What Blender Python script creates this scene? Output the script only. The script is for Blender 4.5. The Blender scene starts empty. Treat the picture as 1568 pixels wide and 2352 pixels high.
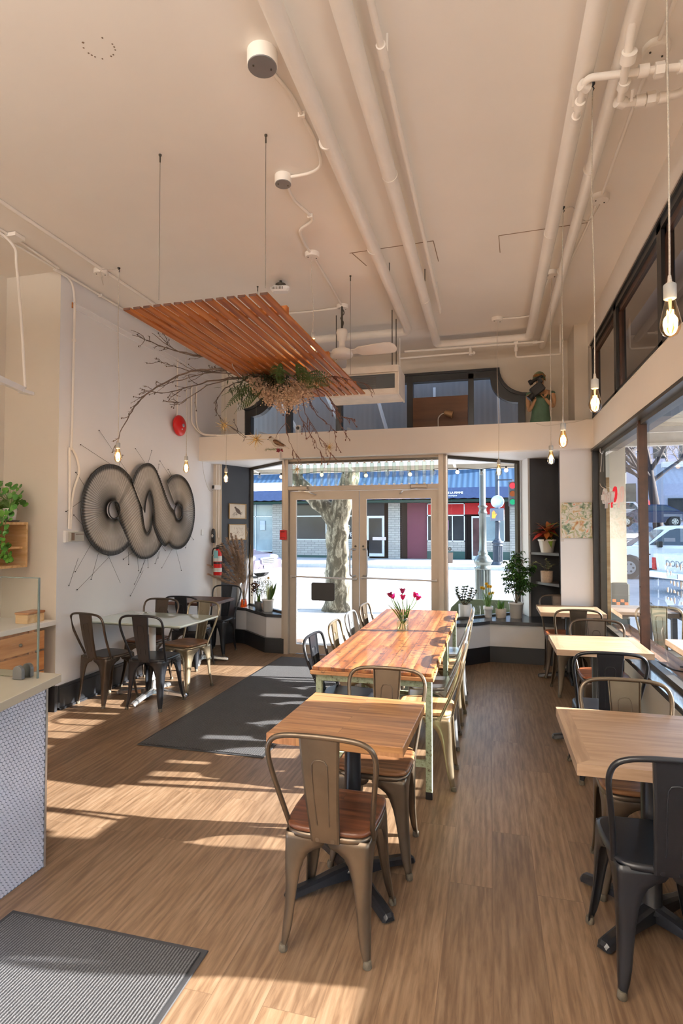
import bpy, math, random
from mathutils import Vector, Matrix, noise as mnoise

# ------------------------------------------------------------------ camera, sky, sun, exposure
SC = bpy.context.scene
COL = SC.collection
PI = math.pi
cam_data = bpy.data.cameras.new('camera')
cam_data.sensor_fit = 'VERTICAL'
cam_data.sensor_height = 36.0
cam_data.sensor_width = 24.0
cam_data.lens = 36.0 * 1306.0 / 2352.0
cam_data.clip_start = 0.05
cam_data.clip_end = 400
cam = bpy.data.objects.new('camera', cam_data)
COL.objects.link(cam)
cam.location = (0, 0, 1.62)
cam.rotation_euler = (math.radians(90 + 1.7105), 0, math.radians(14.627))
SC.camera = cam

SUN_DIR = Vector((1.0, 0.15, 0.364)).normalized()      # towards the sun: low over the side street
world = bpy.data.worlds.new('sky')
SC.world = world
world.use_nodes = True
wn = world.node_tree
wn.nodes.clear()
w_out = wn.nodes.new('ShaderNodeOutputWorld')
w_bg = wn.nodes.new('ShaderNodeBackground')
w_sky = wn.nodes.new('ShaderNodeTexSky')
w_sky.sky_type = 'NISHITA'
w_sky.sun_disc = False
w_sky.sun_elevation = math.asin(SUN_DIR.z)
w_sky.sun_rotation = math.atan2(SUN_DIR.x, SUN_DIR.y)
w_sky.air_density = 1.0
w_sky.dust_density = 1.0
w_sky.ozone_density = 1.0
w_bg.inputs['Strength'].default_value = 0.80
wn.links.new(w_sky.outputs[0], w_bg.inputs['Color'])
wn.links.new(w_bg.outputs[0], w_out.inputs['Surface'])

sun_data = bpy.data.lights.new('sun', 'SUN')
sun_data.energy = 27.0
sun_data.angle = math.radians(0.7)
sun_data.color = (1.0, 0.955, 0.91)
sun = bpy.data.objects.new('sun', sun_data)
COL.objects.link(sun)
sun.rotation_euler = (-SUN_DIR).to_track_quat('-Z', 'Y').to_euler()
sun.location = (20, 3, 12)

FILL_W = 22.0          # each unseen fill light added behind the viewpoint
BULB_W = 2.4           # each filament bulb
SC.view_settings.view_transform = 'Standard'
SC.view_settings.look = 'None'
SC.view_settings.gamma = 1.0
SC.view_settings.use_curve_mapping = False
SC.view_settings.exposure = 0.45
SC.cycles.use_denoising = True
SC.cycles.max_bounces = 9
SC.cycles.diffuse_bounces = 5
SC.cycles.glossy_bounces = 4
SC.cycles.transmission_bounces = 6
SC.cycles.transparent_max_bounces = 24
SC.cycles.caustics_reflective = False
SC.cycles.caustics_refractive = False
SC.cycles.sample_clamp_indirect = 6.0
SC.cycles.use_light_tree = True

R = math.radians
def V(*a): return Vector(a)

# ------------------------------------------------------------------ mesh helpers
class MB:
    """collects shapes for ONE mesh object"""
    def __init__(s):
        s.v = []; s.f = []; s.m = []; s.sm = []; s.cols = None; s.mi = 0; s.smooth = False; s.X = None
    def _add(s, vs, fs, smooth=None):
        b = len(s.v)
        if s.X is not None: vs = [s.X @ Vector(p) for p in vs]
        s.v += [tuple(p) for p in vs]
        for f in fs:
            s.f.append(tuple(b + i for i in f)); s.m.append(s.mi); s.sm.append(s.smooth if smooth is None else smooth)
        return s
    def box(s, x0, y0, z0, x1, y1, z1):
        vs = [(x0,y0,z0),(x1,y0,z0),(x1,y1,z0),(x0,y1,z0),(x0,y0,z1),(x1,y0,z1),(x1,y1,z1),(x0,y1,z1)]
        return s._add(vs, [(3,2,1,0),(4,5,6,7),(0,1,5,4),(1,2,6,5),(2,3,7,6),(3,0,4,7)], False)
    def bbox(s, x0, y0, z0, x1, y1, z1, b=.004):
        """box with chamfered vertical and top edges"""
        def ring(i, z): return [(x0+i+b,y0+i,z),(x1-i-b,y0+i,z),(x1-i,y0+i+b,z),(x1-i,y1-i-b,z),(x1-i-b,y1-i,z),(x0+i+b,y1-i,z),(x0+i,y1-i-b,z),(x0+i,y0+i+b,z)]
        return s.rings([ring(b,z0), ring(0,z0+b), ring(0,z1-b), ring(b,z1)], True, True, False)
    def rings(s, rs, cap0=True, cap1=True, smooth=True, closed=True):
        n = len(rs[0]); vs = [p for r in rs for p in r]; fs = []
        for i in range(len(rs)-1):
            for j in range(n if closed else n-1):
                k = (j+1) % n
                fs.append((i*n+j, i*n+k, (i+1)*n+k, (i+1)*n+j))
        if smooth and (cap0 or cap1):
            s._add(vs, fs, True)
            b = []
            if cap0: s._add(rs[0], [tuple(range(n-1,-1,-1))], False)
            if cap1: s._add(rs[-1], [tuple(range(n))], False)
            return s
        if cap0: fs.append(tuple(range(n-1,-1,-1)))
        if cap1: fs.append(tuple(range((len(rs)-1)*n, len(rs)*n)))
        return s._add(vs, fs, smooth)
    def cyl(s, a, b, r0, r1=None, n=12, caps=True, smooth=True):
        a = Vector(a); b = Vector(b); r1 = r0 if r1 is None else r1
        d = (b-a); 
        if d.length < 1e-9: return s
        q = d.to_track_quat('Z','Y')
        ra = [a + q @ Vector((math.cos(t)*r0, math.sin(t)*r0, 0)) for t in [2*PI*i/n for i in range(n)]]
        rb = [b + q @ Vector((math.cos(t)*r1, math.sin(t)*r1, 0)) for t in [2*PI*i/n for i in range(n)]]
        return s.rings([ra, rb], caps, caps, smooth)
    def tube(s, pts, r, n=8, caps=True, closed=False):
        pts = [Vector(p) for p in pts]; m = len(pts); rs = []
        rad = r if isinstance(r, (list, tuple)) else [r]*m
        up = None
        for i in range(m):
            if closed: t = pts[(i+1)%m]-pts[i-1]
            else: t = pts[min(i+1,m-1)]-pts[max(i-1,0)]
            if t.length < 1e-9: t = Vector((0,0,1))
            t.normalize()
            if up is None:
                up = Vector((0,0,1)) if abs(t.z) < .9 else Vector((1,0,0))
            x = up.cross(t)
            if x.length < 1e-5: x = Vector((0,1,0)).cross(t)
            x.normalize(); y = t.cross(x).normalized(); up = y
            rs.append([pts[i] + x*math.cos(2*PI*k/n)*rad[i] + y*math.sin(2*PI*k/n)*rad[i] for k in range(n)])
        if closed:
            rs.append(rs[0]); return s.rings(rs, False, False, True)
        return s.rings(rs, caps, caps, True)
    def lathe(s, prof, n=24, o=(0,0,0), smooth=True, caps=True):
        rs = [[(o[0]+r*math.cos(2*PI*k/n), o[1]+r*math.sin(2*PI*k/n), o[2]+z) for k in range(n)] for r, z in prof]
        return s.rings(rs, caps, caps, smooth)
    def sph(s, c, r, n=12, m=8, sc=(1,1,1)):
        rs = []
        for i in range(m+1):
            t = PI*i/m; rr = max(math.sin(t), 1e-3)
            rs.append([(c[0]+r*sc[0]*rr*math.cos(2*PI*k/n), c[1]+r*sc[1]*rr*math.sin(2*PI*k/n), c[2]-r*sc[2]*math.cos(t)) for k in range(n)])
        return s.rings(rs, False, False, True)
    def prism(s, poly, axis, a, b, smooth=False):
        """2D polygon extruded along an axis: axis 'z' poly=(x,y); 'y' poly=(x,z); 'x' poly=(y,z)"""
        def P(u, w, t): return {'z': (u,w,t), 'y': (u,t,w), 'x': (t,u,w)}[axis]
        n = len(poly)
        vs = [P(u,w,a) for u,w in poly] + [P(u,w,b) for u,w in poly]
        fs = [tuple(range(n-1,-1,-1)), tuple(range(n,2*n))] + [(i,(i+1)%n,n+(i+1)%n,n+i) for i in range(n)]
        return s._add(vs, fs, smooth)
    def quad(s, a, b, c, d, smooth=False): return s._add([a,b,c,d], [(0,1,2,3)], smooth)
    def tri(s, a, b, c): return s._add([a,b,c], [(0,1,2)], False)
    def slab(s, a, b, w, t, up=(0,0,1)):
        """a bar of width w and thickness t between two points"""
        a = Vector(a); b = Vector(b); d = (b-a).normalized(); up = Vector(up)
        x = d.cross(up).normalized(); y = x.cross(d).normalized()
        r = lambda p: [p+x*w/2-y*t/2, p+x*w/2+y*t/2, p-x*w/2+y*t/2, p-x*w/2-y*t/2]
        return s.rings([r(a), r(b)], True, True, False)
    def leaf(s, p, d, l, w, up=(0,0,1), bend=.2, n=4, fold=.15):
        """pointed leaf with a midrib fold that droops along its length"""
        p = Vector(p); d = Vector(d).normalized(); up = Vector(up)
        x = d.cross(up)
        if x.length < 1e-3: x = d.cross(Vector((1,0,0)))
        x.normalize(); y = x.cross(d).normalized()
        vs = []; fs = []
        for i in range(n+1):
            t = i/n; ww = w*.5*math.sin(PI*min(t*1.0+.06,1))**.8 if i < n else 0.0008
            c = p + d*l*t - y*bend*l*t*t
            vs += [c - x*ww + y*fold*ww, c, c + x*ww + y*fold*ww]
        for i in range(n):
            b = i*3
            fs += [(b,b+1,b+4,b+3),(b+1,b+2,b+5,b+4)]
        return s._add(vs, fs, True)
    def build(s, name, mats, parent=None, loc=None, rz=None, recalc=False):
        me = bpy.data.meshes.new(name)
        me.from_pydata(s.v, [], s.f)
        if not isinstance(mats, (list, tuple)): mats = [mats]
        for m in mats: me.materials.append(m)
        me.polygons.foreach_set('material_index', s.m)
        me.polygons.foreach_set('use_smooth', s.sm)
        if recalc:
            import bmesh
            bm = bmesh.new(); bm.from_mesh(me); bmesh.ops.recalc_face_normals(bm, faces=bm.faces); bm.to_mesh(me); bm.free()
        me.update()
        o = bpy.data.objects.new(name, me)
        COL.objects.link(o)
        if parent is not None: o.parent = parent
        if loc is not None: o.location = loc
        if rz is not None: o.rotation_euler = (0,0,rz)
        return o

def tag(o, label=None, cat=None, group=None, kind=None):
    if label: o['label'] = label
    if cat: o['category'] = cat
    if group: o['group'] = group
    if kind: o['kind'] = kind
    return o
def thing(name, label, cat, loc=(0,0,0), rz=0, group=None):
    o = bpy.data.objects.new(name, None); COL.objects.link(o)
    o.empty_display_size = .05
    o.location = loc; o.rotation_euler = (0,0,rz)
    return tag(o, label, cat, group)
def struct(o): o['kind'] = 'structure'; return o
def one(mb, name, mats, label, cat, group=None, loc=None, rz=None, kind=None):
    return tag(mb.build(name, mats, None, loc, rz), label, cat, group, kind)
def copy_tree(o, parent=None):
    c = o.copy(); COL.objects.link(c)
    if parent is not None: c.parent = parent
    for ch in list(o.children): copy_tree(ch, c)
    return c
def dup(o, loc, rz=None, label=None, group=None):
    c = copy_tree(o); c.location = loc
    if rz is not None: c.rotation_euler = (0,0,rz)
    if label: c['label'] = label
    if group: c['group'] = group
    return c
def rbox(o, w=.004, seg=2):
    m = o.modifiers.new('bevel', 'BEVEL'); m.width = w; m.segments = seg; m.limit_method = 'ANGLE'; m.angle_limit = R(40); return o
def text_mesh(body, size, mat, name, parent, loc, rot, depth=.002, align='CENTER', shear=0, sx=1, extra=0):
    cu = bpy.data.curves.new(name, 'FONT'); cu.body = body; cu.size = size; cu.extrude = depth; cu.align_x = align; cu.align_y = 'CENTER'; cu.shear = shear; cu.offset = extra
    cu.resolution_u = 3
    t = bpy.data.objects.new(name, cu); COL.objects.link(t)
    dg = bpy.context.evaluated_depsgraph_get(); dg.update()
    me = bpy.data.meshes.new_from_object(t.evaluated_get(dg))
    bpy.data.objects.remove(t)
    me.materials.clear(); me.materials.append(mat)
    o = bpy.data.objects.new(name, me); COL.objects.link(o)
    if parent is not None: o.parent = parent
    o.location = loc; o.rotation_euler = rot; o.scale = (sx,1,1)
    return o
def smooth_path(pts, k=6):
    """Catmull-Rom through the points"""
    P = [Vector(p) for p in pts]; out = []
    for i in range(len(P)-1):
        a = P[max(i-1,0)]; b = P[i]; c = P[i+1]; d = P[min(i+2,len(P)-1)]
        for j in range(k):
            t = j/k
            out.append(.5*((2*b)+(c-a)*t+(2*a-5*b+4*c-d)*t*t+(3*b-a-3*c+d)*t*t*t))
    out.append(P[-1]); return out

# ------------------------------------------------------------------ materials
MATS = {}
def nodemat(name):
    m = bpy.data.materials.new(name); m.use_nodes = True
    nt = m.node_tree; nt.nodes.clear()
    out = nt.nodes.new('ShaderNodeOutputMaterial')
    MATS[name] = m
    return m, nt, out
def N(nt, typ, **kw):
    n = nt.nodes.new(typ)
    for k, v in kw.items(): setattr(n, k, v)
    return n
def L(nt, a, b): nt.links.new(a, b)
def ramp(nt, fac, stops):
    r = N(nt, 'ShaderNodeValToRGB'); e = r.color_ramp.elements
    while len(e) < len(stops): e.new(.5)
    for i, (p, c) in enumerate(stops):
        e[i].position = p; e[i].color = (*c, 1) if len(c) == 3 else c
    if fac is not None: L(nt, fac, r.inputs[0])
    return r.outputs[0]
def coords(nt, scale=(1,1,1), rot=(0,0,0), loc=(0,0,0)):
    tc = N(nt, 'ShaderNodeTexCoord'); mp = N(nt, 'ShaderNodeMapping')
    L(nt, tc.outputs['Object'], mp.inputs[0])
    mp.inputs['Scale'].default_value = scale; mp.inputs['Rotation'].default_value = rot; mp.inputs['Location'].default_value = loc
    return mp.outputs[0]
def noise(nt, vec, scale, detail=4, rough=.55, dist=0):
    n = N(nt, 'ShaderNodeTexNoise'); n.inputs['Scale'].default_value = scale; n.inputs['Detail'].default_value = detail
    n.inputs['Roughness'].default_value = rough; n.inputs['Distortion'].default_value = dist
    if vec is not None: L(nt, vec, n.inputs['Vector'])
    return n.outputs['Fac']
def bsdf(nt, out, rough=.5, metal=0, col=None, spec=.5, coat=0):
    b = N(nt, 'ShaderNodeBsdfPrincipled')
    b.inputs['Roughness'].default_value = rough; b.inputs['Metallic'].default_value = metal
    b.inputs['Specular IOR Level'].default_value = spec
    b.inputs['Coat Weight'].default_value = coat
    if col is not None: b.inputs['Base Color'].default_value = (*col, 1)
    L(nt, b.outputs[0], out.inputs['Surface'])
    return b
def bump(nt, b, h, strength=.2, dist=.01):
    u = N(nt, 'ShaderNodeBump'); u.inputs['Strength'].default_value = strength; u.inputs['Distance'].default_value = dist
    L(nt, h, u.inputs['Height']); L(nt, u.outputs[0], b.inputs['Normal'])
def mixc(nt, fac, a, b, mode='MIX'):
    m = N(nt, 'ShaderNodeMix'); m.data_type = 'RGBA'; m.blend_type = mode
    if hasattr(fac, 'is_linked'): L(nt, fac, m.inputs[0])
    else: m.inputs[0].default_value = fac
    for i, c in ((6, a), (7, b)):
        if hasattr(c, 'is_linked'): L(nt, c, m.inputs[i])
        else: m.inputs[i].default_value = (*c, 1)
    return m.outputs[2]
def plain(name, col, rough=.5, metal=0, var=.08, scale=8, bmp=0, bscale=60, spec=.5, coat=0):
    if name in MATS: return MATS[name]
    m, nt, out = nodemat(name)
    b = bsdf(nt, out, rough, metal, None, spec, coat)
    v = coords(nt)
    c1 = tuple(max(0, c*(1-var)) for c in col); c2 = tuple(min(1, c*(1+var)) for c in col)
    L(nt, ramp(nt, noise(nt, v, scale), [(.3, c1), (.7, c2)]), b.inputs['Base Color'])
    if bmp: bump(nt, b, noise(nt, v, bscale, 3), bmp, .004)
    return m
def emis(name, col, strength):
    m, nt, out = nodemat(name)
    e = N(nt, 'ShaderNodeEmission'); e.inputs[0].default_value = (*col, 1); e.inputs[1].default_value = strength
    L(nt, e.outputs[0], out.inputs[0]); return m
def glass(name, tint=(1,1,1), refl=1.0, rough=0.0):
    """thin clear sheet: lets light straight through and mirrors at grazing angles (Schlick)"""
    m, nt, out = nodemat(name)
    t = N(nt, 'ShaderNodeBsdfTransparent'); t.inputs[0].default_value = (*tint, 1)
    g = N(nt, 'ShaderNodeBsdfGlossy'); g.inputs['Roughness'].default_value = rough
    f = N(nt, 'ShaderNodeLayerWeight'); f.inputs[0].default_value = .5
    p = N(nt, 'ShaderNodeMath', operation='POWER'); p.inputs[1].default_value = 5.0
    L(nt, f.outputs['Facing'], p.inputs[0])
    k = N(nt, 'ShaderNodeMath', operation='MULTIPLY_ADD'); k.inputs[1].default_value = .9*refl; k.inputs[2].default_value = .045*refl
    k.use_clamp = True
    x = N(nt, 'ShaderNodeMixShader')
    L(nt, p.outputs[0], k.inputs[0]); L(nt, k.outputs[0], x.inputs[0]); L(nt, t.outputs[0], x.inputs[1]); L(nt, g.outputs[0], x.inputs[2])
    L(nt, x.outputs[0], out.inputs[0]); return m
def wood(name, dark, mid, light, axis='y', grain=22, plank=None, rough=.45, contrast=1.0, stain=None, coat=0, pw=None, bevel_dark=.5):
    """timber: grain stretched along the axis; plank=(length,width) gives boards with their own tone"""
    if name in MATS: return MATS[name]
    m, nt, out = nodemat(name)
    b = bsdf(nt, out, rough, 0, None, .4, coat)
    rot = {'y': (0,0,R(90)), 'x': (0,0,0), 'z': (0,R(90),0)}[axis]
    v = coords(nt, rot=rot)
    off = None
    if plank:
        br = N(nt, 'ShaderNodeTexBrick'); L(nt, v, br.inputs['Vector'])
        br.inputs['Scale'].default_value = 1; br.inputs['Brick Width'].default_value = plank[0]; br.inputs['Row Height'].default_value = plank[1]
        br.inputs['Mortar Size'].default_value = .0012 if pw is None else pw; br.inputs['Mortar Smooth'].default_value = .1; br.inputs['Bias'].default_value = 0
        br.offset = .37; br.offset_frequency = 2
        br.inputs['Color1'].default_value = (0,0,0,1); br.inputs['Color2'].default_value = (1,1,1,1); br.inputs['Mortar'].default_value = (.5,.5,.5,1)
        off = br.outputs['Color']
        ad = N(nt, 'ShaderNodeVectorMath', operation='MULTIPLY_ADD'); L(nt, off, ad.inputs[0]); ad.inputs[1].default_value = (7,5,3); L(nt, v, ad.inputs[2])
        vv = ad.outputs[0]
    else: vv = v
    sc = N(nt, 'ShaderNodeVectorMath', operation='MULTIPLY'); L(nt, vv, sc.inputs[0]); sc.inputs[1].default_value = (.09, 1, 1)
    n1 = noise(nt, sc.outputs[0], grain, 6, .62, .35)
    wv = N(nt, 'ShaderNodeTexWave'); wv.wave_type = 'BANDS'; wv.bands_direction = 'Y'; wv.inputs['Scale'].default_value = grain*.22
    wv.inputs['Distortion'].default_value = 9; wv.inputs['Detail'].default_value = 3; wv.inputs['Detail Scale'].default_value = .7; wv.inputs['Detail Roughness'].default_value = .5
    L(nt, sc.outputs[0], wv.inputs['Vector'])
    mx = N(nt, 'ShaderNodeMath', operation='MULTIPLY_ADD'); L(nt, wv.outputs['Fac'], mx.inputs[0]); mx.inputs[1].default_value = .16*contrast; L(nt, n1, mx.inputs[2])
    lo = .5-.22*contrast; 
    c = ramp(nt, mx.outputs[0], [(.5-.17*contrast, dark), (.57, mid), (.60+.2*contrast, light)])
    if plank:
        tone = ramp(nt, off, [(0, (.80,.78,.76)), (1, (1.12,1.10,1.06))])
        c = mixc(nt, 1.0, c, tone, 'MULTIPLY')
        fac = br.outputs['Fac']
        c = mixc(nt, fac, c, tuple(x*bevel_dark for x in dark))
    if stain:
        ns = noise(nt, v, stain[1], 5, .7)
        c = mixc(nt, ramp(nt, ns, [(stain[2], (0,0,0)), (stain[2]+.12, (1,1,1))]), c, stain[0])
    L(nt, c, b.inputs['Base Color'])
    bump(nt, b, mx.outputs[0], .12, .002)
    return m

# ------------------------------------------------------------------ shared materials
M_CEIL = plain('ceiling_paint', (.88,.835,.775), .75, var=.02, scale=1.5, bmp=.08, bscale=30)
M_WALL = plain('wall_paint', (.82,.82,.84), .6, var=.015, scale=2, bmp=.05, bscale=40)
M_WARM = plain('warm_wall_paint', (.76,.70,.61), .65, var=.02, scale=2, bmp=.05, bscale=40)
M_BEAM = plain('beam_paint', (.82,.765,.70), .6, var=.02, scale=2, bmp=.05, bscale=30)
M_PIPE = plain('painted_pipe', (.89,.84,.77), .45, var=.03, scale=4, bmp=.1, bscale=20)
M_DARK = plain('charcoal_paint', (.045,.049,.060), .55, var=.06, scale=3)
M_BASE = plain('black_baseboard_paint', (.014,.015,.018), .4, var=.1, scale=4)
M_FRAME = plain('door_frame_metal', (.52,.46,.39), .4, .35, var=.03)
M_ALU = plain('aluminium', (.62,.63,.65), .3, .9, var=.04)
M_BRONZEF = plain('brown_window_frame', (.075,.032,.018), .35, var=.2, scale=20)
M_BLKF = plain('black_window_frame', (.012,.012,.013), .35, var=.1)
M_OLIVEF = plain('dark_window_trim', (.07,.06,.045), .4, .3, var=.1)
M_GLASS = glass('window_glass', (.97,.985,.985), 1.0)
M_GREYGL = glass('tinted_transom_glass', (.42,.40,.40), 1.6)
M_WHITE = plain('white_paint', (.84,.84,.83), .45, var=.02)
M_BLACK = plain('black_plastic', (.012,.012,.013), .4, var=.1)
M_RED = plain('red_enamel', (.62,.012,.012), .3, var=.05)
M_CHROME = plain('chrome', (.78,.78,.8), .12, 1, var=.02)
M_CORD = plain('twisted_cord', (.60,.55,.48), .8, var=.2, scale=200)
M_CER = plain('white_ceramic', (.86,.85,.82), .25, var=.02)
M_WIRE = plain('thin_steel_wire', (.25,.23,.2), .4, .7, var=.1)

W_FLOOR = wood('oak_floor', (.135,.082,.048), (.205,.133,.081), (.26,.178,.115), 'y', 44, (1.35,.19), .40, .55, bevel_dark=.9)
W_BLOCK = wood('butcher_block', (.22,.10,.038), (.37,.185,.075), (.49,.28,.125), 'x', 30, (.9,.076), .38, .8, pw=.0008, bevel_dark=.8)
W_MAPLE = wood('pale_beech', (.36,.235,.145), (.43,.29,.185), (.48,.335,.225), 'x', 30, None, .32, .45)
W_MAPLEY = wood('pale_beech_cross', (.31,.20,.125), (.39,.26,.165), (.45,.315,.21), 'y', 30, None, .32, .45)
W_OLD = wood('worn_orange_planks', (.07,.021,.007), (.27,.088,.023), (.47,.22,.078), 'y', 16, (1.4,.083), .38, 1.2, stain=((.05,.02,.012), 24, .54), coat=.08, pw=.0014)
W_WALNUT = wood('walnut_seat', (.035,.013,.007), (.10,.036,.017), (.19,.075,.035), 'x', 26, (.7,.07), .35, .8, pw=.0005)
W_SEATM = wood('mid_brown_seat', (.10,.042,.018), (.24,.11,.048), (.38,.20,.095), 'x', 26, (.7,.07), .4, .8, pw=.0005)
W_SEATL = wood('light_seat', (.36,.18,.08), (.58,.33,.16), (.72,.47,.26), 'x', 26, (.7,.07), .4, .8, pw=.0005)
W_SEATR = wood('reddish_seat', (.20,.05,.02), (.38,.115,.045), (.50,.20,.085), 'x', 26, (.7,.07), .38, .8, pw=.0005)
W_CEDAR = wood('cedar_slat_wood', (.20,.052,.010), (.40,.118,.018), (.53,.19,.038), 'y', 18, None, .6, .8)
W_DARKT = wood('dark_table_wood', (.03,.014,.011), (.085,.038,.028), (.14,.07,.052), 'x', 24, (.8,.08), .4, .8)
W_CAB = wood('cabinet_wood', (.20,.07,.02), (.42,.17,.055), (.58,.28,.11), 'x', 20, None, .4, .9)
W_PINE = wood('pale_pine', (.56,.33,.14), (.72,.47,.23), (.80,.58,.33), 'x', 24, None, .45, .7)

def mat_brick():
    m, nt, out = nodemat('painted_brick')
    b = bsdf(nt, out, .8)
    v = coords(nt, rot=(R(90),0,0))
    br = N(nt, 'ShaderNodeTexBrick'); L(nt, v, br.inputs['Vector']); br.inputs['Scale'].default_value = 1
    br.inputs['Brick Width'].default_value = .42; br.inputs['Row Height'].default_value = .125; br.inputs['Mortar Size'].default_value = .012
    br.inputs['Color1'].default_value = (.32,.31,.29,1); br.inputs['Color2'].default_value = (.38,.37,.34,1); br.inputs['Mortar'].default_value = (.17,.17,.165,1)
    L(nt, br.outputs['Color'], b.inputs['Base Color']); return m
M_BRICK = mat_brick()
def mat_corr(name, col, axis, scale, strength=.6, rough=.5, metal=0, dark=.7):
    m, nt, out = nodemat(name)
    b = bsdf(nt, out, rough, metal)
    v = coords(nt)
    w = N(nt, 'ShaderNodeTexWave'); w.bands_direction = axis; w.inputs['Scale'].default_value = scale; L(nt, v, w.inputs['Vector'])
    L(nt, mixc(nt, w.outputs['Fac'], tuple(c*dark for c in col), col), b.inputs['Base Color'])
    bump(nt, b, w.outputs['Fac'], strength, .02); return m
M_CORRB = mat_corr('blue_corrugated_metal', (.05,.105,.19), 'X', 1.1, .5, .45)
M_CORRG = mat_corr('beige_corrugated_soffit', (.62,.56,.46), 'X', 5.0, .8, .6, 0, .75)
M_CORRG2 = mat_corr('beige_corrugated_soffit_side', (.62,.56,.46), 'Y', 5.0, .8, .6, 0, .75)
M_CORRD = mat_corr('grey_corrugated_panel', (.34,.33,.33), 'X', 4.0, .12, .8, 0, .95)
M_CONC = plain('sidewalk_concrete', (.52,.50,.47), .85, var=.1, scale=3, bmp=.2, bscale=60)
M_ASPH = plain('asphalt', (.36,.36,.37), .9, var=.12, scale=2, bmp=.2, bscale=80)
M_NAVY = plain('navy_awning_fabric', (.055,.085,.19), .8, var=.08)
M_GREEN = plain('dark_green_tile', (.01,.06,.055), .5, var=.1)
M_STUCCO = plain('cream_stucco', (.66,.60,.48), .85, var=.05, scale=6, bmp=.6, bscale=40)

# ------------------------------------------------------------------ the room
b = MB(); b.box(-4.6,-6,-.12, 1.3,6.9,0); b.box(-2.62,6.9,-.12,-.5,7.13,0); b.box(-3.9,6.9,-.12,-2.62,8,0); b.box(-.5,6.9,-.12,1.3,7.5,0)
struct(b.build('floor', W_FLOOR))
b = MB(); b.box(-4.6,-6,3.97, 1.4,7.7,4.1); struct(b.build('ceiling', M_CEIL))
b = MB(); b.box(-3.96,4.3,0,-3.76,7.27,3.97); b.box(-3.96,7.27,2.85,-3.76,7.7,3.97); struct(b.build('wall_left', M_WALL))
b = MB(); b.box(-4.6,4.3,0,-3.96,4.42,3.97); b.box(-3.97,4.299,0,-3.7605,4.32,3.97); struct(b.build('wall_left_return', M_WARM))
b = MB(); b.box(-4.6,-6,0,-4.36,4.3,3.97); struct(b.build('wall_left_rear', M_WARM))
b = MB(); b.box(-4.6,-6.2,0,1.4,-6,3.97); struct(b.build('wall_back', M_WARM))
# right wall: low wall, header, strip over the transoms, piers between the window groups
b = MB(); b.box(1.13,-6,0,1.3,6.98,.52); struct(b.build('wall_right_base', M_BEAM))
b = MB(); b.box(1.13,-6,2.53,1.40,6.98,2.85); b.box(1.125,-6,2.85,1.40,6.86,2.86); struct(b.build('wall_right_header', M_BEAM))
b = MB(); b.box(1.097,-6,3.70,1.40,6.98,3.97); struct(b.build('wall_right_top', M_BEAM))
b = MB(); b.box(1.10,2.34,0,1.38,3.07,3.97); b.box(1.10,-2.3,0,1.38,-1.7,3.97); struct(b.build('wall_right_pier', M_BEAM))
b = MB(); b.box(1.118,-6,2.505,1.40,6.98,2.53); struct(b.build('trim_1', M_OLIVEF))      # dark strip under the header
b = MB(); b.box(1.095,-6,0,1.13,6.98,.14); struct(b.build('baseboard_right', M_BASE))

# window ledge along the right wall: glossy dark board, worn brown sill beyond
def mat_ledge():
    m, nt, out = nodemat('worn_black_ledge')
    bb = bsdf(nt, out, .22, 0, None, .6, .4)
    v = coords(nt, (1,.25,1))
    c = ramp(nt, noise(nt, v, 30, 5, .7), [(.45, (.03,.032,.036)), (.66, (.10,.11,.12)), (.8,(.30,.30,.30))])
    L(nt, c, bb.inputs['Base Color']); return m
M_LEDGE = mat_ledge()
b = MB(); b.bbox(1.085,3.0,.52,1.31,6.98,.56,.005); b.mi = 0
struct(b.build('trim_2', M_LEDGE))
b = MB(); b.bbox(1.313,3.0,.50,1.50,6.98,.555,.004); struct(b.build('trim_3', wood('weathered_sill', (.10,.05,.03), (.27,.16,.10), (.42,.30,.2), 'y', 18, None, .6)))
b = MB(); b.bbox(1.085,-6,.52,1.31,2.34,.56,.005); struct(b.build('trim_4', M_LEDGE))

# big right-hand windows: glass with brown mullions
def right_window(name, y0, y1, muls, zb=.56, zt=2.505, x=1.21, jamb=True):
    w = MB()
    for ym in muls: w.box(x-.035, ym-.024, zb, x+.03, ym+.024, zt)
    for ym in muls:
        for k in range(9): w.cyl((x-.036, ym-.012, zb+.15+k*.22), (x-.041, ym-.012, zb+.15+k*.22), .005, n=6)
    f = w.build(name, M_BRONZEF); struct(f)
    g = MB(); g.quad((x+.006,y0,zb),(x+.006,y1,zb),(x+.006,y1,zt),(x+.006,y0,zt))
    o = g.build('window_glass', M_GLASS, f)
    j = MB(); j.box(x-.02, y0, zb, x+.04, y1, zb+.03); j.box(x-.02,y0,zt-.035,x+.04,y1,zt)
    if jamb: j.box(x-.02, y1-.05, zb, x+.045, y1, zt)
    j.build('window_frame', M_OLIVEF, f)
    return f
right_window('window_1', 3.07, 6.93, (5.10,))
right_window('window_2', -1.7, 2.34, (.3, 2.285))
right_window('window_3', -6, -2.3, (-4.2,))
b = MB(); b.box(1.13,6.93,0,1.225,7.05,2.53); struct(b.build('trim_5', M_BASE))            # black corner jamb
b = MB(); b.box(1.245,6.93,.56,1.30,6.99,2.2); struct(b.build('trim_6', W_PINE))

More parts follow.
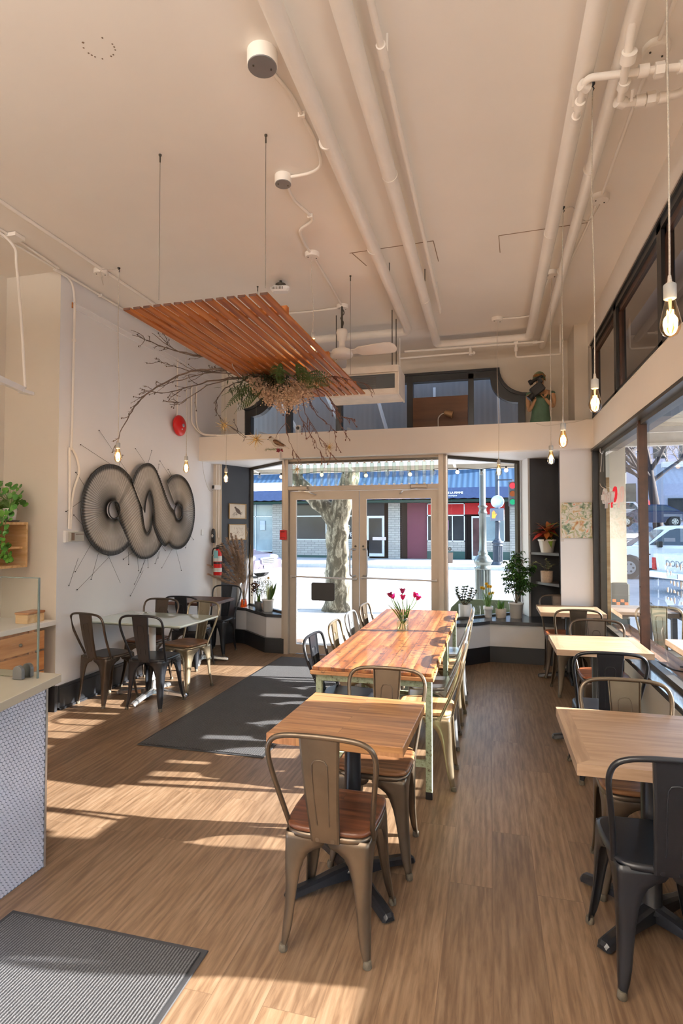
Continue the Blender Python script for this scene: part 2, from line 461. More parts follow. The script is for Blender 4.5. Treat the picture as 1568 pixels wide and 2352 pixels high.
# transom windows over the right header
def transom(name, y0, y1, zb=2.862, zt=3.70, x=1.15):
    f = MB()
    f.box(x-.03,y0,zb,x+.05,y0+.05,zt); f.box(x-.03,y1-.05,zb,x+.05,y1,zt); f.box(x-.03,y0,zb,x+.05,y1,zb+.02); f.box(x-.03,y0,zt-.07,x+.05,y1,zt)
    f.box(x-.045,y0,zt-.02,x+.02,y1,zt+.02)
    o = struct(f.build(name, M_BLKF))
    s = MB(); s.box(x-.005,y0+.05,zb+.02,x+.03,y0+.09,zt-.07); s.box(x-.005,y1-.09,zb+.02,x+.03,y1-.05,zt-.07); s.box(x-.005,y0+.05,zt-.12,x+.03,y1-.05,zt-.07)
    s.build('sash', M_BRONZEF, o)
    g = MB(); g.quad((x+.012,y0+.05,zb+.02),(x+.012,y1-.05,zb+.02),(x+.012,y1-.05,zt-.07),(x+.012,y0+.05,zt-.07)); g.build('window_pane', M_GREYGL, o)
    return o
ys = [6.86, 5.63, 4.22, 2.82, 1.4, 0, -1.4, -2.8]
for i in range(len(ys)-1): transom('window_%d' % (10+i), ys[i+1], ys[i])

# front beam, the slab behind it, and the recess above
b = MB(); b.box(-3.76,6.86,2.53,1.13,7.0,2.85); b.box(-3.76,6.855,2.53,1.13,6.862,2.565); struct(b.build('wall_front_beam', M_BEAM))
b = MB(); b.prism([(-3.76,7.0),(1.13,7.0),(1.13,8.12),(-3.76,8.12)], 'z', 2.53, 2.84); struct(b.build('wall_front_soffit', M_WALL))
b = MB(); b.box(.95,6.95,2.85,1.10,7.7,3.97); b.box(1.10,6.98,2.53,1.40,7.7,3.97); struct(b.build('wall_front_post', M_WARM))
# back wall of the recess with the curved window opening cut out
def arch_outline(g):
    """outline of the shaped window (x,z), grown by g"""
    x0, x1, zb, zs, zt, r = -3.36-g, .44+g, 2.80, 3.30+g, 3.64+g, .34
    pts = [(x0,zb),(x0,zs)]
    for i in range(9):                       # concave quarter round
        t = i/8*PI/2; pts.append((x0 + (1-math.cos(t))*r*0 + math.sin(t)*r, zs + (1-math.cos(t))*r))
    pr = [(x1-(x-x0), z) for x, z in pts][::-1]
    return pts + pr
Yb = 7.5
b = MB()
ou = arch_outline(0)
n2 = len(ou)
# wall around the opening as strips up to the ceiling
b.box(-3.76,Yb,2.85,-3.36,Yb+.15,3.97); b.box(.44,Yb,2.85,.95,Yb+.15,3.97)
top = ou[1:-1]
for i in range(len(top)-1):
    (xa,za),(xb,zb_) = top[i], top[i+1]
    if abs(xb-xa) > 1e-5: b.prism([(xa,za),(xb,zb_),(xb,3.97),(xa,3.97)], 'y', Yb, Yb+.15)
struct(b.build('wall_front_upper', M_WARM))
f = MB()
inn = arch_outline(-.085)
m2 = [(x, z) for x, z in inn]
for i in range(1, n2-2):
    a0, a1 = ou[i], ou[i+1]; c0, c1 = inn[i], inn[i+1]
    f.prism([a0,a1,c1,c0], 'y', Yb-.05, Yb+.06)
f.prism([ou[0],ou[1],inn[1],inn[0]], 'y', Yb-.05, Yb+.06); f.prism([ou[-2],ou[-1],inn[-1],inn[-2]], 'y', Yb-.05, Yb+.06)
for i in range(1, n2-2):                    # raised outer moulding
    a0, a1 = ou[i], ou[i+1]; g0, g1 = arch_outline(.03)[i], arch_outline(.03)[i+1]
    f.prism([g0,g1,a1,a0], 'y', Yb-.07, Yb+.0)
for xm in (-1.985, -1.01): f.box(xm-.04,Yb-.055,2.8,xm+.04,Yb+.055,3.64)
for xm in (-.225,-2.71): f.box(xm-.035,Yb-.05,2.8,xm+.035,Yb+.05,3.62)
f.box(-3.36,Yb-.04,2.8,.44,Yb+.04,2.86)
aw = struct(f.build('window_4', M_BLKF))
g = MB(); g._add([(p[0],Yb+.012,p[1]) for p in inn],[tuple(range(len(inn)))]); g.build('window_pane', glass('smoky_upper_glass', (.80,.79,.78), .8), aw)
b = MB(); b.box(-3.50,Yb-.03,2.85,-3.38,Yb,3.97*.86); struct(b.build('trim_7', M_WHITE))

# entrance: double door, jambs and the louvred transom
DY = 7.07
def frame_bar(m, x0, z0, x1, z1, y0=DY-.05, y1=DY+.06): m.box(x0,y0,z0,x1,y1,z1); return m
f = MB()
frame_bar(f,-2.60,0,-2.545,2.53,DY-.08,DY+.1); frame_bar(f,-.605,0,-.545,2.53,DY-.08,DY+.1)
frame_bar(f,-2.545,2.115,-.605,2.175); frame_bar(f,-2.545,2.50,-.605,2.53)
fr = struct(f.build('door_frame', M_FRAME))
fr.name = 'trim_8'
def leaf_door(name, x0, x1, hx, hinge):
    f = MB(); w = .085
    f.box(x0,DY-.022,.0,x0+w,DY+.022,2.11); f.box(x1-w,DY-.022,.0,x1,DY+.022,2.11)
    f.box(x0+w,DY-.022,0.01,x1-w,DY+.022,.125); f.box(x0+w,DY-.022,2.0,x1-w,DY+.022,2.11)
    d = struct(f.build(name, M_FRAME))
    g = MB(); g.quad((x0+w,DY,.125),(x1-w,DY,.125),(x1-w,DY,2.0),(x0+w,DY,2.0)); g.build('glass_pane', M_GLASS, d)
    g = MB()
    for s in (x0+w, x1-w-.008): g.box(s,DY-.026,.125,s+.008,DY-.018,2.0)
    g.build('glazing_bead', M_ALU, d)
    h = MB(); h.tube([(x0+.02,DY-.05,1.005),(x1-.02,DY-.05,.985)], .011, 10); 
    for xx in (x0+.03, x1-.03): h.cyl((xx,DY-.05,.995),(xx,DY-.02,.995),.012)
    h.build('push_bar', M_ALU, d)
    p = MB(); p.tube(smooth_path([(hx,DY-.02,1.36),(hx+hinge*.05,DY-.07,1.36),(hx+hinge*.06,DY-.08,1.28),(hx+hinge*.06,DY-.08,1.1),(hx+hinge*.05,DY-.07,1.03),(hx,DY-.02,1.03)],5), .011, 8)
    p.build('pull_handle', M_ALU, d)
    k = MB(); k.cyl((hx,DY-.03,1.40),(hx,DY-.018,1.40),.014,n=12); k.build('lock', M_OLIVEF, d)
    return d
dl = leaf_door('door_1', -2.54, -1.61, -1.655, -1)
dr = leaf_door('door_2', -1.60, -.61, -1.555, 1)
for d, xx, s in ((dl,-2.40,1),(dr,-.86,-1)):
    c = MB(); c.bbox(xx-.03*s-.12,DY-.10,2.12,xx+.12,DY-.045,2.175,.01); cl = c.build('door_closer', M_FRAME, d)
    c = MB(); c.slab((xx,DY-.09,2.115),(xx+.17*s,DY-.16,2.09),.02,.008); c.slab((xx+.17*s,DY-.16,2.09),(xx+.22*s,DY-.04,2.06),.02,.008); c.build('closer_arm', M_ALU, cl)
tg = MB(); tg.quad((-2.545,DY+.02,2.175),(-.605,DY+.02,2.175),(-.605,DY+.02,2.50),(-2.545,DY+.02,2.50)); tw = struct(tg.build('window_5', M_GLASS))
tb = MB(); tb.box(-2.545,DY-.06,2.47,-.605,DY-.04,2.50); tb.build('louvre_rail', M_OLIVEF, tw)
M_LOUV = glass('green_edged_louvre', (.80,.90,.88), 2.2, .05)
for k in range(20):
    x = -2.47 + k*.094
    q = MB(); q.bbox(x-.024,DY-.055,2.185,x+.024,DY-.048,2.455,.006); lo = q.build('louvre', M_LOUV, tw)
    c = MB(); c.box(x-.012,DY-.06,2.45,x+.012,DY-.043,2.475); c.box(x-.012,DY-.06,2.178,x+.012,DY-.043,2.19); c.build('clip', M_ALU, lo)

# splayed display windows on both sides of the door, with their posts
def splay(name, a, b_, zb=.5, zt=2.53):
    g = MB(); g._add([(a[0],a[1],zb),(b_[0],b_[1],zb),(b_[0],b_[1],zt),(a[0],a[1],zt)], [(0,1,2,3)])
    o = struct(g.build(name, M_GLASS))
    f = MB()
    f.slab((a[0],a[1],zt-.02),(b_[0],b_[1],zt-.02),.05,.04); f.slab((a[0],a[1],zb+.012),(b_[0],b_[1],zb+.012),.05,.025)
    f.cyl((b_[0],b_[1],zb),(b_[0],b_[1],zt),.034,n=4,smooth=False)
    f.build('window_frame', M_OLIVEF, o)
    return o
splay('window_6', (-2.61,7.12), (-3.43,7.84))
splay('window_7', (-.535,7.10), (.355,7.93))
f = MB(); f.box(-.545,7.03,.0,-.50,7.14,2.53); f.box(-2.645,7.03,.0,-2.60,7.14,2.53); struct(f.build('trim_9', M_FRAME))
f = MB(); f.box(-.515,7.015,.5,-.498,7.03,2.53); struct(f.build('trim_10', M_ALU))

# bay side walls
b = MB(); b.prism([(-3.96,7.27),(-3.76,7.27),(-3.645,7.30),(-3.645,7.40),(-3.96,7.5)], 'z', 0, 2.53); struct(b.build('wall_bay_strip', M_WARM))
b = MB(); b.prism([(-3.645,7.302),(-3.43,7.86),(-3.6,7.95),(-3.8,7.5)], 'z', .0, 2.53); struct(b.build('wall_bay_left', M_DARK))
b = MB(); b.prism([(.385,7.98),(.475,7.68),(.50,7.70),(.50,8.05),(.40,8.05)], 'z', 0, 2.53); struct(b.build('wall_bay_right', M_WALL))
b = MB(); b.prism([(.475,7.70),(.87,7.80),(1.0,7.95),(.45,7.95)], 'z', 0, 2.53); b.prism([(.785,7.012),(.80,7.012),(.90,7.82),(.86,7.80)], 'z', 0, 2.53); struct(b.build('wall_niche', M_DARK))
b = MB(); b.prism([(.786,7.0),(1.14,7.0),(1.14,7.3),(.9,7.82),(.80,7.02)], 'z', 0, 2.53); struct(b.build('wall_front_right', M_WALL))
# niche shelves
for z, xl in ((1.325,.49),(.95,.56)):
    s = MB(); s.prism([(xl,7.70),(.80,7.30),(.845,7.79),(xl+.02,7.72)], 'z', z-.032, z); 
    sh = one(s, 'corner_shelf', plain('grey_shelf_paint', (.13,.13,.135), .5), 'upper dark grey corner shelf in the niche, under the red-leaved plant' if z > 1 else 'lower dark grey corner shelf in the niche, under the small variegated plant', 'shelf', 'niche corner shelves')

# window seats
def seat(name, poly, back, top_lab):
    b = MB(); b.prism(poly, 'z', .12, .46); o = struct(b.build('wall_seat_'+name, M_WALL))
    g = MB(); cx = sum(p[0] for p in poly)/len(poly)
    b = MB(); b.prism(back, 'z', 0, .19); struct(b.build('baseboard_'+name, M_BASE))
    return o
SL = [(-2.60,7.04),(-2.87,7.04),(-3.36,7.50),(-3.70,7.59)]
SRt = [(-.50,6.90),(-.30,6.93),(-.01,7.21),(.62,7.20),(.80,7.16)]
def off(pts, d): return [(x, y+d) for x, y in pts]
seat('left', off(SL,.02)+[(-3.72,8.0),(-3.4,7.95),(-2.60,7.16)], off(SL,-.03)+[(-3.72,8.0),(-2.60,7.1)], '')
seat('right', off(SRt,.02)[::-1]+[(-.50,7.16),(.35,8.0),(.8,7.9)], off(SRt,-.0)[::-1]+[(-.50,7.1),(.4,7.9),(.8,7.9)], '')
M_SILL = plain('dark_seat_top', (.05,.055,.065), .25, var=.15, scale=6)
b = MB(); b.prism(off(SL,-.005)+[(-3.74,7.95),(-3.44,7.90),(-2.60,7.16)], 'z', .46, .50); struct(b.build('trim_11', M_SILL))
b = MB(); b.prism(off(SRt,-.02)[::-1]+[(-.53,7.13),(.34,7.98),(.46,7.9),(.80,7.8)], 'z', .46, .50); struct(b.build('trim_12', M_SILL))
b = MB(); b.box(-3.76,4.33,0,-3.735,7.27,.19); b.box(-3.76,4.33,.19,-3.74,7.27,.215); b.box(-3.76,4.33,0,-3.72,7.27,.02); struct(b.build('baseboard_left', M_BASE))
b = MB(); b.box(-3.96,4.27,0,-3.735,4.30,.225); struct(b.build('baseboard_return', M_BASE))
# thin moulding high on the left wall
b = MB(); b.box(-3.76,4.44,3.68,-3.745,7.2,3.73); b.box(-3.76,4.44,3.73,-3.735,7.2,3.74); struct(b.build('trim_13', M_WALL))
b = MB(); b.box(-3.758,4.438,3.68,-3.744,4.444,3.735); struct(b.build('trim_14', W_CAB))
# ceiling access panels seen as fine seams, and an old patch ring
def seam(m, a, b_): m.slab((a[0],a[1],3.969),(b_[0],b_[1],3.969),.006,.004)
b = MB(); seam(b,(-1.14,4.64),(-.43,4.61)); seam(b,(-.43,4.61),(-.42,4.98)); seam(b,(-1.12,4.64),(-1.05,4.9)); seam(b,(.085,4.66),(.76,4.63)); seam(b,(.085,4.66),(.10,4.95))
struct(b.build('trim_15', plain('panel_seam_brown', (.30,.22,.15), .8)))  # thin brown strips along the panel seams
b = MB()
random.seed(5)
for k in range(26):
    t = 2*PI*k/26
    if random.random() < .55: continue
    r = .075+random.uniform(-.004,.004); w = random.choice([.002,.003,.003,.008])
    b.sph((-1.83+math.cos(t)*r, 2.32+math.sin(t)*r*.9, 3.9695), .004, 6, 4, (1+w*90, 1+w*60, .1))
struct(b.build('trim_16', plain('chipped_plaster', (.22,.15,.10), .9)))

# ------------------------------------------------------------------ outside: ground, canopy, street
b = MB(); b.box(-60,7.13,-.2,1.3,13.2,-.01); b.box(1.3,-20,-.2,5.0,13.2,-.01); struct(b.build('sidewalk', M_CONC))
b = MB(); b.box(-80,-30,-.4,80,80,-.14); struct(b.build('road', M_ASPH))
b = MB(); b.box(-60,25.2,-.2,3.2,31.0,-.0); b.box(12,31,-.2,60,80,0); struct(b.build('far_sidewalk', plain('far_concrete', (.42,.43,.44), .85, var=.1, scale=2)))
b = MB(); b.box(-60,25.05,-.14,3.2,25.2,.005); b.box(-60,13.2,-.14,5.0,13.35,-.005); struct(b.build('curb', plain('curb_concrete', (.50,.50,.49), .85)))
# joints in the near paving
b = MB()
for k in range(12): b.box(-5+k*.62,10.2,-.011,-4.985+k*.62,12.6,-.0085)
for k in range(4): b.box(-5.5,10.2+k*.8,-.011,1.5,10.215+k*.8,-.0085)
b.box(-60,8.9,-.011,5,8.92,-.0085); b.box(1.7,9.1,-.011,5,9.12,-.0085)
struct(b.build('sidewalk_joint', plain('joint_dirt', (.22,.19,.16), .9)))
# canopy over the sidewalk: front and side wings, with fascia above
b = MB(); b.box(-12,8.25,3.0,1.55,10.5,3.05); cf = struct(b.build('canopy_front', M_CORRG))
b = MB()
for k in range(6):
    x = -8.2+k*1.9
    b.slab((x,8.3,2.96),(x+.0,10.5,2.74),.05,.05); b.slab((x,8.3,2.6),(x+.35,9.4,2.95),.045,.045)
b.box(-12,10.44,2.70,1.55,10.5,3.05); b.build('canopy_strut', plain('white_strut_paint', (.66,.63,.58), .5), cf)
b = MB(); b.box(1.42,-8,3.0,3.65,8.5,3.05); cs = struct(b.build('canopy_side', M_CORRG2))
b = MB()
for y in (8.44, 7.3, 5.9, 4.5, 3.1, 1.6): 
    b.slab((1.44,y,2.76),(3.65,y,2.76),.035,.035)
for y in (7.3, 5.9, 4.5, 3.1):
    b.slab((1.5,y,2.76),(2.1,y+.7,2.98),.03,.03); b.slab((2.1,y+.7,2.98),(2.7,y,2.76),.03,.03); b.slab((2.7,y,2.76),(3.3,y+.7,2.98),.03,.03)
b.box(3.60,-8,2.72,3.65,8.5,3.05); b.box(1.42,8.45,2.74,3.65,8.5,3.05)
b.build('canopy_strut', MATS['white_strut_paint'], cs)
b = MB(); b.box(-12,8.20,3.05,1.6,8.3,5.2); b.box(-12,9.9,3.05,1.5,10.0,5.4); b.box(-12,8.3,5.2,1.5,10,5.3); struct(b.build('fascia_front', M_CORRD))
b = MB(); b.box(1.62,-8,3.05,1.72,8.4,5.2); b.box(1.4,-8,5.2,1.72,8.4,5.3); struct(b.build('fascia_side', plain('brown_fascia', (.30,.20,.15), .7)))
b = MB()
for xa, xb in ((-3.1,-2.6),(-2.35,-1.95),(-1.6,-1.35),(-.75,-.72),(.12,.13)):
    b.slab((xa,8.1,3.62),(xb,7.75,2.90),.035,.035)
b.slab((-3.3,7.8,3.05),(-2.7,7.8,2.88),.03,.03); b.slab((-1.95,7.8,3.05),(-1.6,7.8,2.88),.03,.03)
one(b, 'fascia_brace', M_WHITE, 'thin white braces outside the curved upper window', 'brace')
# stucco corner pilaster with tiled foot
b = MB(); b.box(1.42,7.55,.95,1.60,8.4,3.0); b.mi = 1; b.bbox(1.40,7.53,-.01,1.625,8.42,.97,.02)
for k in range(6): 
    b.mi = 2; b.box(1.399,7.528,.12+k*.14,1.627,8.42,.124+k*.14)
b.mi = 3
for k in range(4): b.box(1.43+k*.045,7.526,.70 if k%2 else .735,1.47+k*.045,7.531,.735 if k%2 else .77)
struct(b.build('wall_corner_pilaster', [M_STUCCO, plain('dark_olive_tile', (.05,.06,.055), .35), plain('tile_grout', (.16,.17,.16), .8), plain('orange_accent_tile', (.62,.20,.07), .5)]))
# string lights under the canopy
M_GLOW = emis('warm_string_bulb', (1,.62,.32), 3.0)
M_CLEARB = glass('clear_bulb', (.98,.93,.88), 1.5)
pts = [(-5.6+.42*k, 10.35+.05*math.sin(k*1.7), 2.70+.02*math.sin(k*2.3)) for k in range(16)]
st = thing('string_light', 'string of small round bulbs hanging along the canopy edge outside', 'string lights', (0,0,0))
c = MB(); c.tube(smooth_path(pts, 3), .006, 5); c.build('cable', M_BLACK, st)
for i, p in enumerate(pts):
    q = MB(); q.sph((p[0],p[1],p[2]-.07), .036, 10, 7); bb = q.build('bulb', M_GLOW if i%2 == 0 else M_CLEARB, st)
    q = MB(); q.cyl((p[0],p[1],p[2]),(p[0],p[1],p[2]-.04),.016); q.build('socket', M_BLACK, bb)
# bare street tree right outside the door
def mat_bark():
    m, nt, out = nodemat('tree_bark')
    bb = bsdf(nt, out, .9)
    v = coords(nt, (1,1,.35)); n1 = noise(nt, v, 9, 7, .75, .6)
    vo = N(nt, 'ShaderNodeTexVoronoi'); vo.inputs['Scale'].default_value = 16; L(nt, v, vo.inputs['Vector'])
    L(nt, ramp(nt, n1, [(.38,(.035,.030,.018)),(.50,(.085,.075,.050)),(.56,(.24,.22,.165)),(.68,(.46,.43,.35))]), bb.inputs['Base Color'])
    mm = N(nt, 'ShaderNodeMath', operation='ADD'); L(nt, n1, mm.inputs[0]); L(nt, vo.outputs['Distance'], mm.inputs[1])
    bump(nt, bb, mm.outputs[0], .5, .02); return m
M_BARK = mat_bark()
def limb(m, pts, rs, n=14, seed=0, rough=.12):
    pts = smooth_path(pts, 6); k = len(pts); rad = []
    for i in range(k):
        t = i/(k-1)*(len(rs)-1); a = int(min(t, len(rs)-2)); rad.append(rs[a]*(1-(t-a))+rs[a+1]*(t-a))
    b0 = len(m.v); m.tube(pts, rad, n)
    for i in range(b0, len(m.v)):
        p = Vector(m.v[i]); d = mnoise.noise(p*5+Vector((seed,0,0)))*rough
        q = min(pts, key=lambda c: (c-p).length)
        m.v[i] = tuple(q + (p-q)*(1+d*2.2))
t = MB()
limb(t, [(-2.97,11,-.05),(-2.96,11,.25),(-2.95,11,1.0),(-2.94,11,1.7),(-2.87,11,2.1),(-2.70,11.05,2.7),(-2.5,11.1,3.6),(-2.2,11.2,5)], [.31,.25,.225,.225,.21,.17,.14,.10], 18, 1)
limb(t, [(-2.97,11,1.62),(-3.10,10.98,1.95),(-3.50,10.95,2.30),(-3.85,10.9,2.75),(-4.3,10.9,3.6)], [.18,.17,.15,.12,.08], 14, 2)
def twigs(m, p, d, l, r, depth, rng, spread=.6, minr=.004):
    p = Vector(p); d = Vector(d).normalized(); pts = [p]; q = p.copy(); dd = d.copy()
    for i in range(4):
        dd = (dd + Vector((rng.uniform(-1,1),rng.uniform(-1,1),rng.uniform(-.6,.8)))*.16).normalized(); q = q + dd*l/4; pts.append(q.copy())
    m.tube(pts, [max(minr, r*(1-.14*i)) for i in range(5)], 5 if r > .02 else 3, False)
    if depth <= 0: return
    for k in range(3 if depth > 1 else 4):
        s = rng.choice(pts[2:]); nd = (dd + Vector((rng.uniform(-1,1),rng.uniform(-1,1),rng.uniform(-.7,1)))*spread).normalized()
        twigs(m, s, nd, l*rng.uniform(.55,.8), r*.55, depth-1, rng, spread, minr)
rng = random.Random(4)
for p, d in (((-2.2,11.2,5),(.3,0,1)),((-4.3,10.9,3.6),(-.4,.1,1)),((-2.6,11.1,3.2),(.7,.2,1))): twigs(t, p, d, 2.4, .08, 4, rng)
one(t, 'street_tree', M_BARK, 'thick forked tree trunk with peeling bark just outside the left door', 'tree')

def fluted_post(name, label, x, y, s, h, mat, n=20):
    m = MB()
    m.lathe([(.20*s,0),(.20*s,.05),(.185*s,.09),(.15*s,.16),(.155*s,.18)], n)
    # fluted drum
    rs = []
    for z in (.18,.86):
        rs.append([(( .135 + .010*math.cos(k*PI))*s*math.cos(2*PI*k/36), (.135+.010*math.cos(k*PI))*s*math.sin(2*PI*k/36), z*1.0) for k in range(36)])
    m.rings(rs, False, False, False)
    m.lathe([(.15*s,.86),(.165*s,.89),(.12*s,.92),(.165*s,.98),(.175*s,1.02),(.13*s,1.10),(.085*s,1.15),(.10*s,1.17),(.08*s,1.20),(.072*s,1.22),(.066*s,1.9),(.085*s,1.92),(.085*s,1.95),(.07*s,1.97),(.07*s,2.03),(.095*s,2.06),(.06*s,2.09),(.058*s,h)], n)
    return one(m, name, mat, label, 'lamp post', None, (x,y,-.01))
M_POST = plain('grey_green_cast_iron', (.16,.18,.18), .3, .7, var=.1)
fluted_post('lamp_post', 'big grey cast iron post with a fluted base beside the right display window', -.135, 11.2, 1.0, 3.6, M_POST)
# ------------------------------------------------------------------ building across the street (front at y = 31)
FY = 31.0
def W(px): return px
b = MB(); b.box(-30,FY+.5,0,-1.2,FY+.7,4); b.box(-30,FY+.7,0,3.2,FY+12,6.6)
struct(b.build('wall_opposite', plain('shop_interior_dark', (.05,.035,.03), .8)))
# x positions: left shop -16..-7.8, recessed entry -7.8..-3.9 , pier, red shop
fa = thing('storefront_building', 'low brick storefront across the street with a blue metal awning', 'building', (0,0,0))
b = MB()
b.box(-12.2,FY-.1,0,-11.1,FY+.4,3.3)      # brick pier
b.box(-11.1,FY,0,-6.75,FY+.3,1.0)
b.box(-6.9,FY,0,-6.5,FY+.3,1.0); b.box(-4.75,FY-.1,0,-5.0,FY+.5,3.3)
b.box(-5.4,FY-.15,-.0,-4.75,FY+.4,3.3)
b.box(-4.85+.1,FY+2.2,0,-3.9,FY+2.5,3.3); b.box(-3.3,FY,0,-1.3,FY+.3,.95); b.box(-.35,FY,0,1.0,FY+.3,.95); b.box(1.0,FY-.2,0,2.2,FY+.5,3.3)
b.box(-20,FY,0,-17.5,FY+.3,3.3)
b.build('brick_wall', M_BRICK, fa)
b = MB(); b.box(-11.1,FY-.03,0,-6.9,FY,.12); b.box(-3.3,FY-.03,0,-1.3,FY,.42); b.box(-.35,FY-.03,0,1.0,FY,.42); b.box(-5.5,FY+.4,0,-5.4,FY+2,.5); b.build('tile_skirt', M_GREEN, fa)
M_SHOPGL = plain('dark_shop_glass', (.022,.026,.032), .12, var=.5, scale=.8, spec=.3)
M_SHOPGLR = plain('dim_red_shop_interior', (.07,.03,.035), .15, var=.6, scale=1.2)
M_PALE = plain('pale_blue_shop_glass', (.22,.30,.34), .1, var=.3, scale=.6)
M_WHT = plain('white_window_bars', (.62,.64,.66), .5)
for (x0,x1,z0,z1,mt,bars,nm) in ((-11.1,-7.0,1.0,3.2,M_SHOPGL,(-9.0,),''),(-14.3,-12.2,.3,3.2,M_PALE,(-13.3,),''),(-17.5,-14.4,.3,3.2,M_PALE,(-16,),''),(-3.3,-1.3,.95,3.0,M_SHOPGL,(-1.95,),''),(-.35,.75,.95,2.3,M_PALE,(),'')):
    w = MB(); w.box(x0,FY+.05,z0,x1,FY+.09,z1); wp = w.build('shop_window', mt, fa)
    w = MB(); t = .05
    w.box(x0,FY,z0,x0+t,FY+.06,z1); w.box(x1-t,FY,z0,x1,FY+.06,z1); w.box(x0,FY,z0,x1,FY+.06,z0+t); w.box(x0,FY,z1-t,x1,FY+.06,z1); w.box(x0,FY,2.32,x1,FY+.06,2.38)
    for xb in bars: w.box(xb-t/2,FY,z0,xb+t/2,FY+.06,z1 if x0 < -8 else 2.32)
    w.build('window_bar', M_WHT, wp)
b = MB(); b.box(-3.3,FY+.02,2.40,.75,FY+.06,3.0); b.build('red_transom_panel', plain('red_fabric_panel', (.42,.01,.012), .7), fa)
b = MB(); b.box(-4.4,FY+.2,0,-3.3,FY+.25,3.1); b.build('magenta_door_panel', plain('dim_magenta', (.13,.02,.045), .6), fa)
b = MB(); b.box(-.95,FY+.0,0,-.35,FY+.08,2.3); wd = b.build('shop_door', M_WHT, fa); b = MB(); b.box(-.88,FY-.02,.2,-.42,FY,2.2); b.build('door_glass', M_SHOPGLR, wd)
b = MB(); b.box(-6.65,FY-.0,.1,-5.65,FY+.08,2.35); wd = b.build('shop_door', M_WHT, fa); b = MB(); b.box(-6.52,FY-.03,.28,-5.78,FY,2.22); b.build('door_glass', M_SHOPGL, wd)
b = MB(); b.box(-6.65,FY,2.35,-5.65,FY+.05,3.1); b.build('door_transom', M_SHOPGL, fa); 
b = MB(); b.box(-6.3,FY-.04,1.0,-5.55,FY-.03,1.18); b.build('paper_notice', plain('pinkish_paper', (.62,.52,.5), .8), fa)
for k in range(3):
    b = MB(); b.box(-5.2+k*.32-.0+.0,FY+.6+k*.5,.95,-5.12+k*.32,FY+1.0+k*.5,3.1); b.build('side_window_bar', M_WHT, fa)
b = MB(); b.box(-2.6,FY-.02,1.55,-2.15,FY,2.1); b.build('poster', plain('pink_poster', (.55,.25,.42), .7), fa)
b = MB(); b.box(-13.0,FY-.02,1.55,-12.7,FY,2.1); b.build('poster', plain('pale_notice', (.42,.48,.58), .7), fa)
# awning: sloping corrugated roof, white sheet flashing on the left, scalloped navy valance
b = MB(); b._add([(-24,FY-1.3,3.75),(2.6,FY-1.3,3.75),(2.6,FY+1.6,5.6),(-24,FY+1.6,5.6),(-24,FY-1.3,3.70),(2.6,FY-1.3,3.70)], [(0,1,2,3),(4,5,1,0)]); b.build('awning_roof', M_CORRB, fa)
b = MB(); b._add([(-24,FY-1.42,3.72),(-10.6,FY-1.42,3.72),(-10.6,FY-.4,4.32),(-24,FY-.4,4.32)], [(0,1,2,3)]); b.build('pale_awning_lip', mat_corr('white_roof_sheet', (.75,.74,.70), 'X', .8, .4), fa)
b = MB(); pts = []
n = 180
for k in range(n+1):
    x = -24+26.6*k/n; pts.append((x, 3.22-.045*abs(math.sin(k*.9))))
for k in range(n): b._add([(pts[k][0],FY-1.45,pts[k][1]),(pts[k+1][0],FY-1.45,pts[k+1][1]),(pts[k+1][0],FY-1.42,3.74),(pts[k][0],FY-1.42,3.74)], [(0,1,2,3)])
b.build('valance', M_NAVY, fa)
b = MB(); b.box(-24,FY-1.2,3.05,2.6,FY+.1,3.15); b.build('awning_underside', plain('dark_green_awning', (.01,.045,.035), .8), fa)
text_mesh('OLIVE OILS', .24, M_WHITE, 'shop_lettering', fa, (-8.5,FY-1.47,3.37), (R(90),0,0), .005)
text_mesh('SECRET DE LA FEMME', .145, M_WHITE, 'shop_lettering', fa, (-2.02,FY-1.47,3.47), (R(90),0,0), .005, extra=.005)
text_mesh('extra fit boutique', .14, M_WHITE, 'shop_lettering', fa, (-2.12,FY-1.47,3.33), (R(90),0,0), .005, shear=.35)
text_mesh('LIVE OIL', .32, M_WHT, 'window_lettering', fa, (-7.45,FY+.03,1.3), (R(90),0,0), .004)
text_mesh('ED SCO', .34, M_WHT, 'window_lettering', fa, (-7.4,FY+.03,1.72), (R(90),0,0), .004)
# second, slimmer post with signals across the street
fluted_post('signal_post', 'slim dark post across the street carrying the traffic signals', .33, 26.6, 1.5, 4.2, plain('dark_blue_iron', (.045,.055,.075), .5, .3), 14)
ts = thing('traffic_light', 'three-lamp traffic signal showing red on the far corner', 'traffic light', (.98,26.4,2.62))
b = MB(); b.bbox(-.17,-.12,0,.17,.12,1.12,.03); b.build('housing', plain('signal_housing', (.06,.06,.065), .5), ts)
for k, (c, st_) in enumerate((((.05,.9,.45),.5),((.9,.25,.08),.35),((1,.02,.03),3.5))):
    z = .2+k*.36
    q = MB(); q.sph((0,-.12,z), .125, 16, 10, (1,.35,1)); ln = q.build('signal_lens', emis('signal_glow_%d' % k, c, st_), ts)
    q = MB(); rs = [[(.145*math.cos(t),-.12-dd,z+.145*math.sin(t)) for t in [R(-20)+i*R(220)/14 for i in range(15)]] for dd in (0,.18)]
    q.rings(rs, False, False, True, False); q.build('visor', MATS['signal_housing'], ln)
b = MB(); b.cyl((-.65,0,1.2),(0,0,1.2),.03); b.cyl((0,0,1.1),(0,0,1.2),.03); b.build('bracket', MATS['dark_blue_iron'], ts)
ps = thing('pedestrian_signal', 'walk signal with an orange raised hand below the globe', 'pedestrian signal', (.02,26.3,1.98))
b = MB(); b.bbox(-.02,-.1,0,.60,.12,.56,.03); b.build('housing', plain('signal_grey', (.16,.18,.22), .5), ps)
hb = MB(); yy = -.115
hb.bbox(.07,yy-.004,.12,.21,yy,.28,.002)
